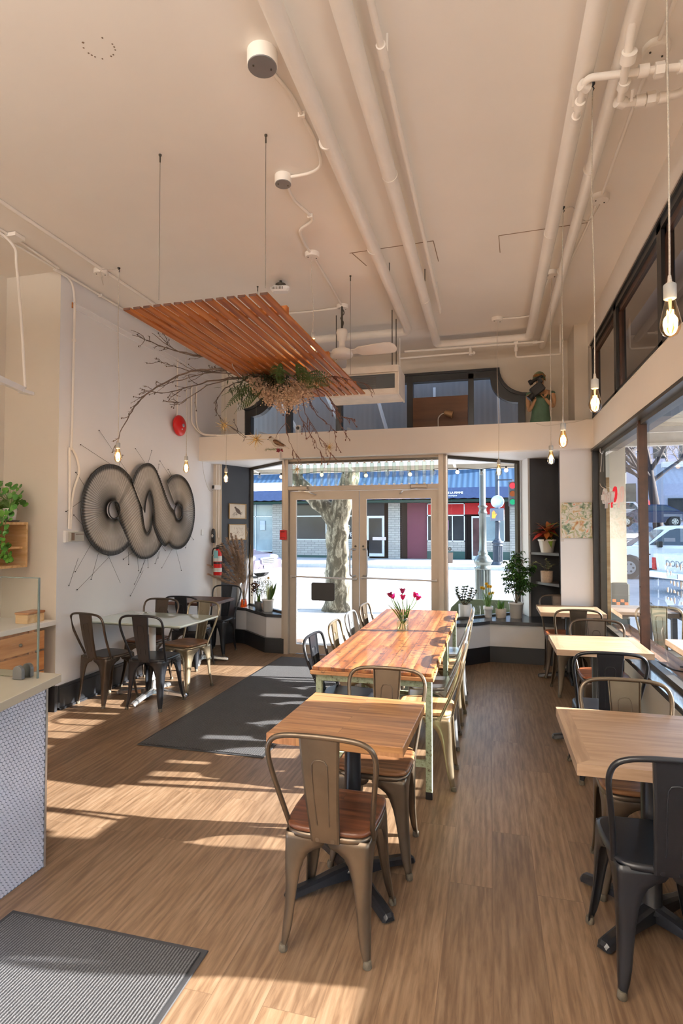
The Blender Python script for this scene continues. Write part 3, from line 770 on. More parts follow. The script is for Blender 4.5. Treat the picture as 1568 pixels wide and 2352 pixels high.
for k, (x, h) in enumerate(((.075,.40),(.112,.46),(.149,.45),(.184,.39))): hb.bbox(x,yy-.004,.26,x+.026,yy,h,.002)
hb.slab((.20,yy-.002,.18),(.26,yy-.002,.31),.03,.004,(0,1,0))
hb.build('hand_symbol', emis('orange_hand', (1,.28,.05), 3), ps)
gl = MB(); gl.sph((.33,26.55,2.85), .29, 20, 14)
one(gl, 'globe_lamp', plain('white_globe', (.62,.72,.88), .3), 'white globe lamp on the far post, above the walk signal', 'lamp')
b = MB(); b.slab((1.15,27.3,.02),(1.75,27.6,1.7),.08,.03); one(b, 'leaning_board', M_WHITE, 'long white board leaning on the far corner', 'board')
# reflection of a red sign, built as glowing letters over the side street
text_mesh('9TO', .62, emis('reflected_red', (1,.05,.05), 4), 'sign_reflection', None, (11.4,47,3.55), (R(90),0,0), .02, extra=.02)
tag(bpy.data.objects['sign_reflection'], 'small red glowing letters imitating a sign reflection, beyond the trucks through the side window', 'sign')

# unseen row of low buildings added across the side street to block horizon glow
b = MB(); b.box(21,-30,0,27,40,6.6); b.box(20.6,-30,6.4,21,40,6.8); struct(b.build('wall_horizon_block', plain('horizon_block_grey', (.34,.33,.32), .8, var=.15, scale=.4)))

# ------------------------------------------------------------------ things on and under the ceiling
CZ = 3.97
def pipe_elbow(m, pts, r, n=18, k=8):
    """straight runs joined by rounded elbows"""
    P = [Vector(p) for p in pts]; out = [P[0]]
    for i in range(1, len(P)-1):
        a = (P[i-1]-P[i]); c = (P[i+1]-P[i]); e = min(r*2.2, a.length*.45, c.length*.45); a.normalize(); c.normalize()
        p0 = P[i]+a*e; p1 = P[i]+c*e
        for j in range(k+1):
            t = j/k; out.append(p0*(1-t)**2 + P[i]*2*t*(1-t) + p1*t*t)
    out.append(P[-1]); m.tube(out, r, n); return m
def collar(m, p, d, r, w=.02):
    p = Vector(p); d = Vector(d).normalized(); m.cyl(p-d*w/2, p+d*w/2, r, n=18)
PG = 'large insulated ceiling pipes'
def big_pipe(label, pts, r, collars, hang=()):
    t = thing('ceiling_pipe', label, 'pipe', (0,0,0), 0, PG)
    m = MB(); pipe_elbow(m, pts, r); m.build('pipe', M_PIPE, t)
    for p, d in collars:
        m = MB(); collar(m, p, d, r+.0025, .012); m.build('joint_band', M_PIPE, t)
    for p in hang:
        m = MB(); m.cyl((p[0]+r*.8,p[1],p[2]),(p[0]+r*.8,p[1],CZ),.004,n=6); m.build('hanger_rod', M_OLIVEF, t)
    return t
rb = .047
big_pipe('left white painted pipe, running from the camera end to its elbow over the fan', [(-.897,-3,3.86),(-.875,6.38,3.86),(-3.5,6.38,3.86)], rb, [((-.895,3.1,3.86),(0,1,0)),((-.885,4.4,3.86),(0,1,0))], [(-.88,4.9,3.86)])
big_pipe('pipe second from the left, bending right along the front wall', [(-.588,-3,3.86),(-.603,6.93,3.86),(.463,6.93,3.86),(.458,-3,3.86)], rb, [((-.597,3.5,3.86),(0,1,0)),((-.6,5.5,3.86),(0,1,0)),((-.35,6.93,3.86),(1,0,0)),((.46,4.5,3.86),(0,1,0))], [(-.59,5.1,3.86)])
big_pipe('rightmost big pipe, ending in a drop above the wooden figure', [(.613,-3,3.86),(.633,7.30,3.86)], .038, [((.617,3.75,3.86),(0,1,0)),((.62,5.2,3.86),(0,1,0))], [(.60,3.4,3.86)])
t = thing('sprinkler_pipe', 'slim pipe right of the second big pipe, stopping short at a nozzle', 'pipe')
m = MB(); m.cyl((-.488,-3,3.88),(-.477,2.6,3.88),.017); m.cyl((-.477,2.6,3.88),(-.481,5.85,3.88),.0155); m.build('pipe', M_PIPE, t)
m = MB(); m.cyl((-.477,2.55,3.88),(-.477,2.68,3.88),.024); m.cyl((-.455,2.6,3.88),(-.455,2.6,CZ),.006); m.build('coupling', M_PIPE, t)
m = MB(); m.cyl((-.481,5.8,3.88),(-.481,5.86,3.84),.016,.008); m.cyl((-.47,5.4,3.88),(-.47,5.4,CZ),.004); m.build('nozzle', M_PIPE, t)

# pipe assembly with valves, upper right
t = thing('valve_pipework', 'white pipework with valves crossing over the two right-hand pipes', 'pipework')
m = MB()
pipe_elbow(m, [(.452,3.16,3.78),(.455,3.02,3.77),(.463,2.885,3.79),(.96,2.945,3.80),(1.08,2.95,3.80)], .017)
pipe_elbow(m, [(.62,2.66,3.84),(.63,2.85,3.78),(.655,3.095,3.78),(.95,3.125,3.80),(1.02,2.9,3.88)], .019)
m.build('pipe', M_PIPE, t)
for p, d, r in (((.455,3.03,3.77),(0,1,0),.026),((.463,2.93,3.785),(1,.8,0),.026),((.452,3.14,3.78),(0,1,.2),.024),((.632,2.80,3.79),(0,1,-.3),.034),((.645,2.96,3.78),(0,1,0),.028),((.655,3.08,3.78),(1,.6,0),.028),((.75,3.105,3.787),(1,.05,0),.028),((.72,2.915,3.797),(1,.05,0),.028),((.9,2.94,3.8),(1,.05,0),.028),((.86,3.115,3.79),(1,.05,0),.026)):
    q = MB(); collar(q, p, d, r, .045); q.build('fitting', M_PIPE, t)
for x, y in ((.80,3.11),(.79,2.92)):
    q = MB(); q.cyl((x-.02,y,3.79),(x+.02,y,3.79),.034,n=6,smooth=False); q.build('union_nut', M_PIPE, t)
q = MB(); q.slab((.43,3.08,3.80),(.425,3.0,3.84),.012,.004); q.build('valve_lever', M_PIPE, t)
q = MB(); q.slab((.69,2.99,3.77),(.70,3.06,3.76),.012,.004); q.build('valve_lever', M_PIPE, t)
# thin pipes on the front wall of the recess
t = thing('thin_wall_pipe', 'pair of thin white pipes with a tap along the wall above the curved window', 'pipe')
m = MB(); pipe_elbow(m, [(-1.06,6.9,3.72),(-.21,6.9,3.725)], .012); pipe_elbow(m, [(-1.0,6.9,3.80),(.55,6.9,3.79),(.62,6.9,3.79)], .012); pipe_elbow(m, [(-.21,6.9,3.80),(-.21,6.9,3.70)], .015); pipe_elbow(m, [(.31,6.9,3.80),(.31,6.9,3.63),(.80,6.9,3.63),(.80,6.9,CZ)], .012)
m.cyl((-1.06,6.9,3.60),(-1.06,6.9,CZ),.010); m.build('pipe', M_PIPE, t)
for p, d in (((-.21,6.9,3.72),(0,0,1)),((.31,6.9,3.72),(0,0,1)),((.52,6.9,3.79),(1,0,0)),((.31,6.9,3.80),(1,0,0))):
    q = MB(); collar(q, p, d, .02, .05); q.build('fitting', M_PIPE, t)
q = MB(); q.cyl((-.21,6.87,3.70),(-.17,6.84,3.70),.008); q.sph((-.17,6.84,3.70),.018,8,6); q.build('tap', M_PIPE, t)

# round ceiling boxes
def ceil_disc(name, label, cat, x, y, r, h, mface, grp, body=None, screws=True):
    t = thing(name, label, cat, (x,y,CZ), 0, grp)
    m = MB(); m.lathe([(r,0),(r,-h+.004),(r-.004,-h)], 28); m.build('rim', body or M_PIPE, t)
    m = MB(); m.lathe([(r-.003,-h+.001),(r-.003,-h-.003),(r-.006,-h-.004)], 28); f = m.build('face_plate', mface, t)
    if screws:
        for s in (-1,1):
            q = MB(); q.cyl((s*r*.5,s*r*.3,-h-.008),(s*r*.5,s*r*.3,-h),.005,n=8); q.build('screw', M_OLIVEF, f)
    return t
M_STEELF = plain('grey_steel_plate', (.27,.27,.28), .45, .6, var=.05)
ceil_disc('junction_box', 'round ceiling box with a grey steel cover, the nearer of two', 'junction box', -1.069, 2.55, .075, .07, M_STEELF, 'grey covered junction boxes')
ceil_disc('junction_box', 'round ceiling box with a grey steel cover, farther one beside the wire', 'junction box', -1.315, 3.50, .056, .055, M_STEELF, 'grey covered junction boxes')
for x, y, l in ((-1.448,4.56,'white round lamp base by the pendant cord, left of the pipes'),(-1.483,5.72,'white round lamp base the ceiling fan hangs from'),(.094,6.50,'small white round base above the bulb in front of the right display window'),(.768,4.28,'white round base with two screws, right of the big pipes'),(.559,5.45,'small white base between the two right-hand pipes'),(-3.401,4.38,'white round base by the left wall conduit'),(.80,3.0,'white round base behind the valve pipework')):
    ceil_disc('ceiling_rose', l, 'lamp base', x, y, .062, .035, M_PIPE, 'white ceiling lamp bases')
def conduit(label, runs, r=.011, grp='painted conduits on the ceiling', clips=()):
    t = thing('conduit', label, 'conduit', (0,0,0), 0, grp)
    m = MB()
    for p in runs: m.tube(smooth_path(p, 5), r, 8)
    m.build('tube', M_PIPE, t)
    for c in clips:
        q = MB(); q.box(c[0]-.02,c[1]-.008,c[2]-.014,c[0]+.02,c[1]+.008,c[2]+.014); q.build('clip', M_PIPE, t)
    return t
z = 3.955
conduit('curving conduit between the two grey covered ceiling boxes', [[(-1.07,2.62,z),(-1.02,2.82,z),(-1.01,2.98,z),(-1.0,3.2,z),(-1.03,3.42,z),(-1.12,3.49,z),(-1.26,3.50,z)]], .010, clips=[(-1.01,2.98,z)])
conduit('kinked conduit from the second grey box towards the fan', [[(-1.315,3.56,z),(-1.33,3.75,z),(-1.28,3.98,z),(-1.30,4.06,z),(-1.42,4.16,z),(-1.45,4.35,z),(-1.45,4.52,z)],[(-1.45,4.62,z),(-1.46,5.1,z),(-1.48,5.66,z)],[(-1.5,5.74,z),(-1.9,5.76,z),(-2.4,5.72,z)]], .011, clips=[(-1.28,3.98,z)])
conduit('long conduit running along the left edge of the ceiling', [[(-3.36,1.5,z),(-3.36,3.2,z),(-3.36,5.4,z),(-3.36,6.6,z)]], .016)
conduit('conduit pair in the corner of the left wall and ceiling', [[(-3.73,1.5,3.94),(-3.73,3.6,3.94),(-3.73,6.0,3.94),(-3.73,6.8,3.94)],[(-3.68,3.2,3.955),(-3.68,3.7,3.955),(-3.70,4.2,3.94)]], .010, clips=[(-3.73,4.2,3.94),(-3.73,4.8,3.94),(-3.73,5.4,3.94)])
conduit('conduit dropping down the left wall to the thermostat', [[(-3.735,4.20,3.93),(-3.735,4.38,3.92),(-3.742,4.45,3.80),(-3.745,4.46,3.5),(-3.745,4.45,2.6),(-3.745,4.44,2.35)],[(-3.745,4.42,2.37),(-3.745,4.43,2.0),(-3.745,4.43,1.62)],[(-3.745,4.45,2.37),(-3.745,4.52,2.28),(-3.745,4.55,2.15),(-3.745,4.49,2.0),(-3.745,4.46,1.85),(-3.745,4.45,1.62)]], .011, clips=[(-3.75,4.46,3.38)])
conduit('straight conduit right of the big pipes, feeding the white bases', [[(.86,1.0,z),(.83,2.2,z),(.79,3.2,z),(.775,4.22,z)],[(.76,4.33,z),(.74,4.7,z),(.70,5.2,z),(.67,5.38,z),(.60,5.44,z)],[(.55,5.5,z),(.50,6.2,z),(.45,6.48,z),(.15,6.5,z)]], .010)
conduit('two conduits curving from the left wall onto the front beam', [[(-3.74,6.62,3.5),(-3.74,6.62,3.1),(-3.74,6.66,2.98),(-3.70,6.85,2.885),(-3.5,6.84,2.865)],[(-3.74,6.74,3.5),(-3.74,6.74,3.1),(-3.73,6.80,2.93),(-3.60,6.85,2.87),(-3.1,6.85,2.86)]], .011)
conduit('white conduit down the jamb to the red pull station', [[(-2.62,6.845,2.84),(-2.61,6.85,2.53),(-2.60,6.97,2.50),(-2.60,7.0,2.2),(-2.60,7.0,1.62)]], .011)
conduit('conduit running down the wall behind the fire extinguisher', [[(-3.70,7.255,2.52),(-3.70,7.255,1.9),(-3.70,7.255,1.2),(-3.70,7.255,.5)],[(-3.675,7.27,2.52),(-3.675,7.27,1.5)]], .010)

# filament pendants
M_AMBER = glass('amber_bulb_glass', (1.0,.80,.50), 2.0)
M_FIL = emis('glowing_filament', (1.0,.46,.13), 26)
M_SOCK = plain('grey_ceramic_socket', (.46,.47,.46), .5)
def make_pendant():
    t = thing('pendant_bulb', 'x', 'pendant lamp', (0,0,0), 0, 'bare filament bulbs on white cords')
    # origin at the bottom tip of the bulb
    prof = [(.002,0),(.008,.002),(.020,.008),(.029,.022),(.032,.038),(.031,.052),(.027,.072),(.021,.098),(.016,.118),(.0145,.130)]
    m = MB(); m.lathe(prof, 20, caps=False); g = m.build('bulb', M_AMBER, t)
    m = MB()
    for k in range(8):
        a = 2*PI*k/8; a2 = a+.35
        m.tube([(.011*math.cos(a),.011*math.sin(a),.036),(.0095*math.cos(a2),.0095*math.sin(a2),.09)], .0012, 5)
    m.build('filament', M_FIL, g)
    m = MB(); m.cyl((0,0,.09),(0,0,.128),.0035,.006,8); m.build('glass_stem', M_SOCK, g)
    m = MB(); m.lathe([(.0165,.126),(.0195,.128),(.0195,.172),(.018,.175)], 18); m.build('socket', M_SOCK, t)
    m = MB(); m.cyl((0,0,.174),(0,0,.180),.012,n=10); m.cyl((0,0,.179),(0,0,.205),.008,.005,10); m.build('strain_relief', M_CORD, t)
    return t
pend0 = make_pendant()
ld = bpy.data.lights.new('bulb_glow', 'POINT'); ld.energy = BULB_W; ld.color = (1,.82,.62); ld.shadow_soft_size = .03
PEN = [ # x, y, tip z, ceiling x,y, label
 (.575,2.05,2.245,.60,2.05,'largest filament bulb, hanging nearest at the right edge'),
 (.532,3.17,2.222,.540,3.17,'second filament bulb from the right, against the side window header'),
 (.516,4.36,2.207,.534,4.36,'filament bulb third from the right, over the end of the front beam'),
 (.547,5.52,2.210,.568,5.52,'filament bulb just left of the painting, lowest of the right-hand row'),
 (.100,6.60,2.215,.094,6.50,'filament bulb hanging in front of the right display window'),
 (-3.20,4.38,2.212,-3.213,4.38,'filament bulb hanging over the round string artwork'),
 (-3.11,5.40,2.215,-3.12,5.40,'filament bulb hanging right of the string artwork, below the red bell'),
 (-3.14,6.40,2.190,-3.15,6.40,'filament bulb in front of the dark grey bay wall'),
 (-1.413,4.47,3.075,-1.453,4.56,'filament bulb half hidden above the cedar slats')]
pends = [pend0] + [dup(pend0, (0,0,0)) for _ in PEN[1:]]
for i, (x, y, zt, hx, hy, lab) in enumerate(PEN):
    p = pends[i]
    p.location = (x,y,zt); p['label'] = lab
    m = MB(); top = CZ-zt-.03 if i not in (4,8) else CZ-zt-.03
    dx, dy = hx-x, hy-y
    m.tube(smooth_path([(0,0,.2),(.004,0,.2+(top-.2)*.3),(-.006+dx*.5,dy*.5,.2+(top-.2)*.62),(dx,dy,top)], 6), .0032, 6); m.build('cord', M_CORD, p)
    if i not in (4,8,3):
        m = MB(); m.lathe([(.014,top+.03),(.012,top+.022),(.004,top+.012)], 10, (dx,dy,0)); m.tube([(dx,dy,top+.015),(dx+.008,dy,top),(dx,dy,top-.012)], .003, 6); m.build('ceiling_hook', M_BLACK, p)
    lo = bpy.data.objects.new('bulb_glow', ld); COL.objects.link(lo); lo.parent = p; lo.location = (0,0,.06)
# loose loops of cord from the hooks to the lamp bases
t = thing('lamp_cord_loop', 'thin cord looping from the left ceiling hook to the white base behind the conduit', 'cord')
m = MB(); m.tube(smooth_path([(-3.213,4.38,3.95),(-3.27,4.36,3.955),(-3.33,4.30,3.93),(-3.36,4.33,3.90),(-3.42,4.44,3.86),(-3.40,4.40,3.93)],6), .0028, 6); m.build('cord', M_CORD, t)
t = thing('lamp_cord_loop', 'thin cord looping between the right-hand pipes and the white base with two screws', 'cord')
m = MB(); m.tube(smooth_path([(.534,4.36,3.95),(.60,4.36,3.96),(.66,4.42,3.90),(.72,4.40,3.87),(.77,4.30,3.92)],6), .0028, 6); m.build('cord', M_CORD, t)

# cedar slat panel hung on wires
t = thing('cedar_slat_panel', 'hanging panel of reddish cedar slats over the left side of the room', 'slat panel', (0,0,3.0))
nx = 14
for k in range(nx):
    u = k/(nx-1)
    xn = -2.205 + u*(-1.28+2.205); xf = -2.17 + u*(-1.25+2.17)
    m = MB(); m.X = None
    w = .048
    m.v = []; 
    rs = [[(xn-w/2,3.09,-.0),(xn+w/2,3.09,-.0),(xn+w/2,3.09,.014),(xn-w/2,3.09,.014)],[(xf-w/2,5.66,0),(xf+w/2,5.66,0),(xf+w/2,5.66,.014),(xf-w/2,5.66,.014)]]
    m.rings(rs, True, True, False); o = m.build('slat', W_CEDAR, t, recalc=True)
    m = MB(); m.box(xn-w/2-.0004,3.0885,-.0004,xn+w/2+.0004,3.0895,.0144); m.build('end_grain', plain('dark_end_grain', (.07,.022,.010), .7), o)
for y in (3.42, 4.4, 5.35):
    m = MB(); m.box(-2.22,y-.02,.014,-1.25,y+.02,.055); m.build('cross_batten', W_CEDAR, t)
for x, y in ((-1.985,3.10),(-1.275,3.10),(-1.235,5.06),(-2.16,5.06)):
    m = MB(); m.cyl((x,y,.045),(x,y,CZ-3.0),.0022,n=5); sw = m.build('hanging_wire', M_WIRE, t)
    m = MB(); m.cyl((x,y,CZ-3.0-.05),(x,y,CZ-3.0),.005,n=6); m.sph((x,y,CZ-3.0-.004),.010,8,5); m.build('ceiling_eye', M_OLIVEF, sw)
# white wrapped wire holding the dried arrangement
# ceiling fan
t = thing('ceiling_fan', 'old white three-blade ceiling fan behind the cedar slats', 'fan', (-1.475,5.67,3.40))
m = MB(); m.lathe([(.02,.0),(.10,.005),(.115,.02),(.115,.05),(.10,.075),(.05,.095),(.035,.11),(.035,.17),(.045,.18),(.06,.26),(.055,.29),(.02,.30)], 28); m.build('motor_housing', M_PIPE, t)
m = MB(); m.cyl((0,0,.29),(0,0,.54),.011); m.tube(smooth_path([(0,0,.52),(.02,.01,.47),(-.015,.01,.42),(.015,0,.37),(0,0,.31)],5), .006, 6); m.build('down_rod', M_OLIVEF, t)
for a in (-12, 108, 215):
    ca, sa = math.cos(R(a)), math.sin(R(a)); M_ = Matrix(((ca,-sa,0,0),(sa,ca,0,0),(0,0,1,0),(0,0,0,1)))
    m = MB(); m.X = M_
    rs = []
    for x, w, zc in ((.09,.03,.045),(.17,.035,.045),(.21,.065,.04),(.35,.075,.035),(.50,.08,.03),(.57,.07,.028),(.60,.03,.028)):
        tilt = .35
        rs.append([(x,-w,zc-.004+w*tilt),(x,w,zc-.004-w*tilt),(x,w,zc+.004-w*tilt),(x,-w,zc+.004+w*tilt)])
    m.rings(rs, True, True, False); bl = m.build('blade', M_PIPE, t)
# air conditioner box over the door
t = thing('air_conditioner', 'white boxy air unit with a dark louvre hanging over the door', 'air conditioner', (0,0,0))
m = MB(); m.bbox(-1.72,5.90,3.045,-.925,6.32,3.34,.012); m.build('case', plain('ac_white', (.80,.74,.66), .5), t)
m = MB(); m.box(-1.70,5.893,3.11,-.96,5.902,3.26); lv = m.build('louvre_recess', M_BLACK, t)
m = MB(); m.box(-1.73,5.87,3.275,-.92,5.90,3.345); m.box(-.93,5.89,3.04,-.915,6.33,3.345); m.build('front_trim', MATS['ac_white'], t)
for k in range(7): 
    q = MB(); q.slab((-1.68+.0,5.892,3.125+k*.019),(-1.16,5.892,3.125+k*.019),.004,.012); q.build('louvre_fin', plain('dark_fin', (.05,.045,.04), .5), lv)
for x in (-1.62,-1.0):
    for y in (5.98,6.25):
        q = MB(); q.cyl((x,y,3.34),(x,y,CZ),.005,n=6); q.build('hanger_rod', M_OLIVEF, t)
# smoke detector / wifi unit
t = thing('smoke_detector', 'white rectangular detector hanging off a wire above the slats', 'detector', (-1.90,5.0,3.86), R(10))
m = MB(); m.bbox(-.09,-.05,0,.09,.05,.055,.018); m.build('case', M_WHITE, t)
for k in range(8):
    q = MB(); q.box(-.075+k*.014,-.052,.012,-.069+k*.014,-.049,.035); q.build('vent_slot', M_OLIVEF, t)
m = MB(); m.lathe([(.05,.075),(.05,.055),(.02,.05)], 16); m.cyl((0,0,.06),(0,0,CZ-3.86),.012); m.build('mount', M_OLIVEF, t)
# track rail on a bent rod at the left edge
t = thing('track_light', 'white track rail hanging on a rod at the left edge', 'track light')
m = MB()
a = V(-3.50,3.62,2.70); c = V(-3.37,3.0,2.72); 
m.slab(a, c, .035, .045); m.build('rail', M_WHITE, t)
m = MB(); m.box(-3.53,3.60,2.675,-3.47,3.70,2.70); m.build('end_cap', M_WHITE, t)
m = MB(); m.tube(smooth_path([(-3.9,3.0,3.95),(-3.72,3.45,3.95),(-3.66,3.66,3.88),(-3.62,3.66,3.7),(-3.56,3.66,3.2),(-3.50,3.64,2.72)],6), .011, 8); m.build('rod', M_PIPE, t)
m = MB(); m.cyl((-3.66,3.26,2.66),(-3.66,3.26,2.46),.045,n=20); m.cyl((-3.45,3.4,2.70),(-3.66,3.26,2.60),.01); m.build('spot_head', M_WHITE, t)
# old hanging points: black hooks by the pendant bases already built; junction plate
one(MB().box(-3.72,3.62,3.935,-3.60,3.72,3.965), 'junction_plate', M_PIPE, 'small white junction plate where the left conduits meet the ceiling', 'junction box')
# glass icicle stars, and the hanging bird
M_GOLD = plain('gold_glass', (.62,.40,.14), .18, .9, var=.3, scale=30)
M_THREAD = plain('pale_thread', (.35,.30,.22), .6)
def star(label, x, y, z, s, top):
    t = thing('star_ornament', label, 'ornament', (x,y,z), 0, 'spiky gold star ornaments')
    rg = random.Random(int(z*1000)); m = MB(); m.sph((0,0,0), .012*s, 8, 6)
    dirs = [(1,0,0),(-1,0,0),(0,0,1),(0,0,-1.15)] + [(math.cos(a)*rg.uniform(.7,1), rg.uniform(-.4,.4), math.sin(a)*rg.uniform(.7,1)) for a in [R(d) for d in (25,50,68,112,135,155,205,228,250,290,312,335)]]
    for i, d in enumerate(dirs):
        d = Vector(d); l = .095*s*(1 if i < 4 else rg.uniform(.6,.95))/max(d.length,.5); m.cyl((0,0,0), d*l, .0042*s, .0012*s, 6)
    m.build('spikes', M_GOLD, t)
    m = MB(); m.cyl((0,0,.1*s),(0,0,top-z),.0009,n=4); m.build('thread', M_THREAD, t)
    return t
star('gold spiky star hanging highest, left of the others near the beam end', -2.573,5.2,2.656,1.0,3.96)
star('gold spiky star just left of the little bird', -2.229,5.2,2.505,1.15,3.0)
star('small gold star at the right under the twigs', -1.477,5.2,2.40,.72,3.0)
star('small gold star hanging low over the left door', -1.80,5.2,2.20,.75,3.0)
t = thing('bird_ornament', 'small brown and white bird ornament perched on a sprig, hung by a thread', 'ornament', (-2.01,5.2,2.45), 0)
m = MB()
rs = []
for x, zc, r in ((-.085,.055,.004),(-.078,.056,.014),(-.065,.055,.021),(-.05,.046,.024),(-.03,.026,.032),(-.005,.010,.037),(.02,-.002,.034),(.045,-.012,.022),(.07,-.022,.011),(.10,-.036,.006),(.13,-.05,.003)):
    rs.append([(x+.35*r*math.sin(a), r*.8*math.cos(a), zc+r*math.sin(a)) for a in [2*PI*k/14 for k in range(14)]])
m.rings(rs, True, True, True); m.build('body', plain('bird_white_feathers', (.62,.56,.48), .7, var=.25, scale=60), t)
m = MB()
for s in (-1,1):
    rs = []
    for x, w in ((-.03,.006),(-.01,.026),(.02,.030),(.05,.018),(.085,.004)):
        rs.append([(x, s*(.030-.16*abs(x-.01)), .022-x*.45+w*.6), (x, s*(.036-.16*abs(x-.01)), .008-x*.42),(x, s*(.030-.16*abs(x-.01)), .012-x*.45-w*.7)])
    m.rings(rs, True, True, True)
m.sph((-.066,0,.064), .019, 12, 8, (1.1,.95,.75)); m.build('wing', plain('bird_brown_feathers', (.22,.11,.05), .7, var=.4, scale=50), t)
m = MB(); m.cyl((-.085,0,.053),(-.104,0,.047),.005,.001,6); m.build('beak', M_BLACK, t)
m = MB(); m.tube(smooth_path([(-.12,0,-.045),(-.05,0,-.05),(.02,0,-.045),(.06,0,-.055)],4), .003, 5)
rg = random.Random(3)
for k in range(90):
    x = -.115+rg.random()*.13; a = rg.uniform(0,2*PI); m.leaf((x,0,-.047), (-.5,math.cos(a),math.sin(a)*.7), .022, .0025, n=2)
m.build('fir_sprig', plain('fir_green', (.13,.17,.05), .7, var=.3), t)
m = MB()
for k in range(12): m.sph((.02+rg.uniform(-.02,.035),rg.uniform(-.015,.015),-.062+rg.uniform(-.012,.012)), .009, 7, 5)
m.build('berries', plain('dark_red_berries', (.18,.012,.02), .35), t)
m = MB(); m.cyl((0,0,.04),(0,0,.57),.0009,n=4); m.build('thread', M_THREAD, t)

# ------------------------------------------------------------------ metal cafe chairs
M_BRZ = plain('bronze_gunmetal', (.135,.105,.075), .34, .75, var=.14, scale=9)
M_BLKM = plain('black_enamel', (.010,.011,.014), .30, 0, var=.2, scale=6, spec=.38)
M_STL = plain('brushed_galvanised', (.44,.46,.48), .28, .85, var=.12, scale=12)
M_GLD = plain('pale_gold_steel', (.30,.245,.165), .30, .8, var=.12, scale=9)
M_DKB = plain('dark_brown_metal', (.070,.050,.036), .32, .6, var=.15, scale=9)
M_FOOT = plain('worn_rubber_foot', (.10,.085,.06), .7, var=.3, scale=60)
def chair_leg(sx, sy):
    """a quarter of the folded skirt: arms narrow into the tapering leg; rounded, dimpled corner"""
    m = MB()
    rs = []
    prof = [(.440,.160),(.415,.160),(.402,.150),(.390,.120),(.372,.095),(.345,.078),(.30,.062),(.24,.051),(.17,.043),(.10,.037),(.055,.030),(.035,.024),(.012,.021)]
    ft = (.20,.20) if sy > 0 else (.176,.20)
    for z, w in prof:
        t = z/.44
        cx = ft[0]*(1-t)+.168*t; cy = ft[1]*(1-t)+.168*t
        # slightly bowed outline
        bow = .010*math.sin(PI*min(t*1.1,1)); cx -= bow*.4; cy -= bow*.4
        w = min(w, cx-.001)
        r = .016 if not (.07 < z < .31) else .016+.014*math.sin(PI*(z-.07)/.24)
        r = min(r, w*.7)
        loc = [(-w,.007),(-w,0),(-(w+r)/2,0),(-r,0),(-r*.55,-r*.12),(-r*.3,-r*.3),(-r*.12,-r*.55),(0,-r),(0,-(w+r)/2),(0,-w),(.0,-w)]
        loc[0] = (-w,-.006); loc[-1] = (-.006,-w)
        rs.append([(sx*(cx+a), sy*(cy+b2), z) for a, b2 in loc])
    m.rings(rs, False, False, True, False)
    return m
def make_chair(metal, seat, label):
    t = thing('cafe_chair', label, 'chair', (0,0,0), 0, 'metal cafe chairs')
    for sx, sy in ((-1,-1),(1,-1),(-1,1),(1,1)):
        o = chair_leg(sx,sy).build('leg', metal, t)
        md = o.modifiers.new('thickness','SOLIDIFY'); md.thickness = .0035; md.offset = 0
        ft = (.20,.20) if sy > 0 else (.176,.20)
        c = (sx*(ft[0]-.010), sy*(ft[1]-.010))
        m = MB(); m.lathe([(.015,0),(.017,.003),(.016,.022),(.013,.028)], 14, (c[0],c[1],0)); m.build('foot_cap', M_FOOT, o)
    # seat outline: rounded square, fuller at the back
    def outline(g, z):
        pts = []
        for k in range(40):
            a = 2*PI*k/40; ca, sa = math.cos(a), math.sin(a)
            e = .38; x = abs(ca)**e*(1 if ca >= 0 else -1); y = abs(sa)**e*(1 if sa >= 0 else -1)
            wx = .178+g - (.010 if y < 0 else 0)*abs(y)
            pts.append((x*wx, y*(.176+g), z))
        return pts
    m = MB(); m.rings([outline(-.004,.425), outline(.002,.430), outline(.004,.440), outline(.000,.449), outline(-.01,.452)], True, True, True)
    sp = m.build('seat_pan', metal, t)
    if seat is not None:
        m = MB(); m.rings([outline(-.004,.452), outline(.003,.455), outline(.004,.466), outline(-.001,.4715), outline(-.010,.473)], True, True, True); m.build('seat', seat, t)
        zs = .473
    m = MB()
    for z in (.10,):
        m.slab((-.15,-.15,.30),(.15,.15,.36),.016,.003); 
    # back hoop
    half = [(.168,-.105,.425),(.172,-.125,.47),(.187,-.175,.58),(.202,-.215,.68),(.211,-.236,.75),(.207,-.247,.795),(.188,-.254,.826),(.150,-.259,.843),(.09,-.262,.850),(0,-.263,.852)]
    pts = half + [(-x,y,z) for x,y,z in half[:-1][::-1]]
    m = MB(); m.tube(smooth_path(pts, 4), .0105, 10); m.build('back_hoop', metal, t)
    m = MB()
    for s in (-1,1): m.cyl((s*.178,-.105,.44),(s*.158,-.105,.44),.014,n=10)
    m.build('hoop_bolt', metal, t)
    # splat: shallow flanged channel with a pressed panel
    m = MB(); rs = []
    def sy_(z): 
        u = (z-.425)/.425; return -.178 - .085*u - .010*math.sin(PI*u)
    for i in range(15):
        u = i/14; z = .425+.420*u; w = .056+.022*u; y = sy_(z)
        rs.append([(-w,y+.010,z),(-w,y-.002,z),(-w+.008,y-.005,z),(w-.008,y-.005,z),(w,y-.002,z),(w,y+.010,z),(w-.004,y+.010,z),(w-.010,y,z),(-w+.010,y,z),(-w+.004,y+.010,z)])
    m.rings(rs, True, True, False); sl = m.build('backrest', metal, t)
    m = MB()
    loop = [(-.024,.50),(-.031,.70),(-.030,.745),(-.020,.762),(0,.765),(.020,.762),(.030,.745),(.031,.70),(.024,.50)]
    for dy in (-.006,.0015): m.tube([(x, sy_(z)+dy, z) for x, z in loop], .0026, 6)
    m.build('pressed_panel', metal, sl)
    m = MB()
    for s in (-1,1): m.cyl((s*.030,-.188,.437),(s*.030,-.178,.437),.009,n=8)
    m.build('splat_bolt', metal, sl)
    return t
CH = {}
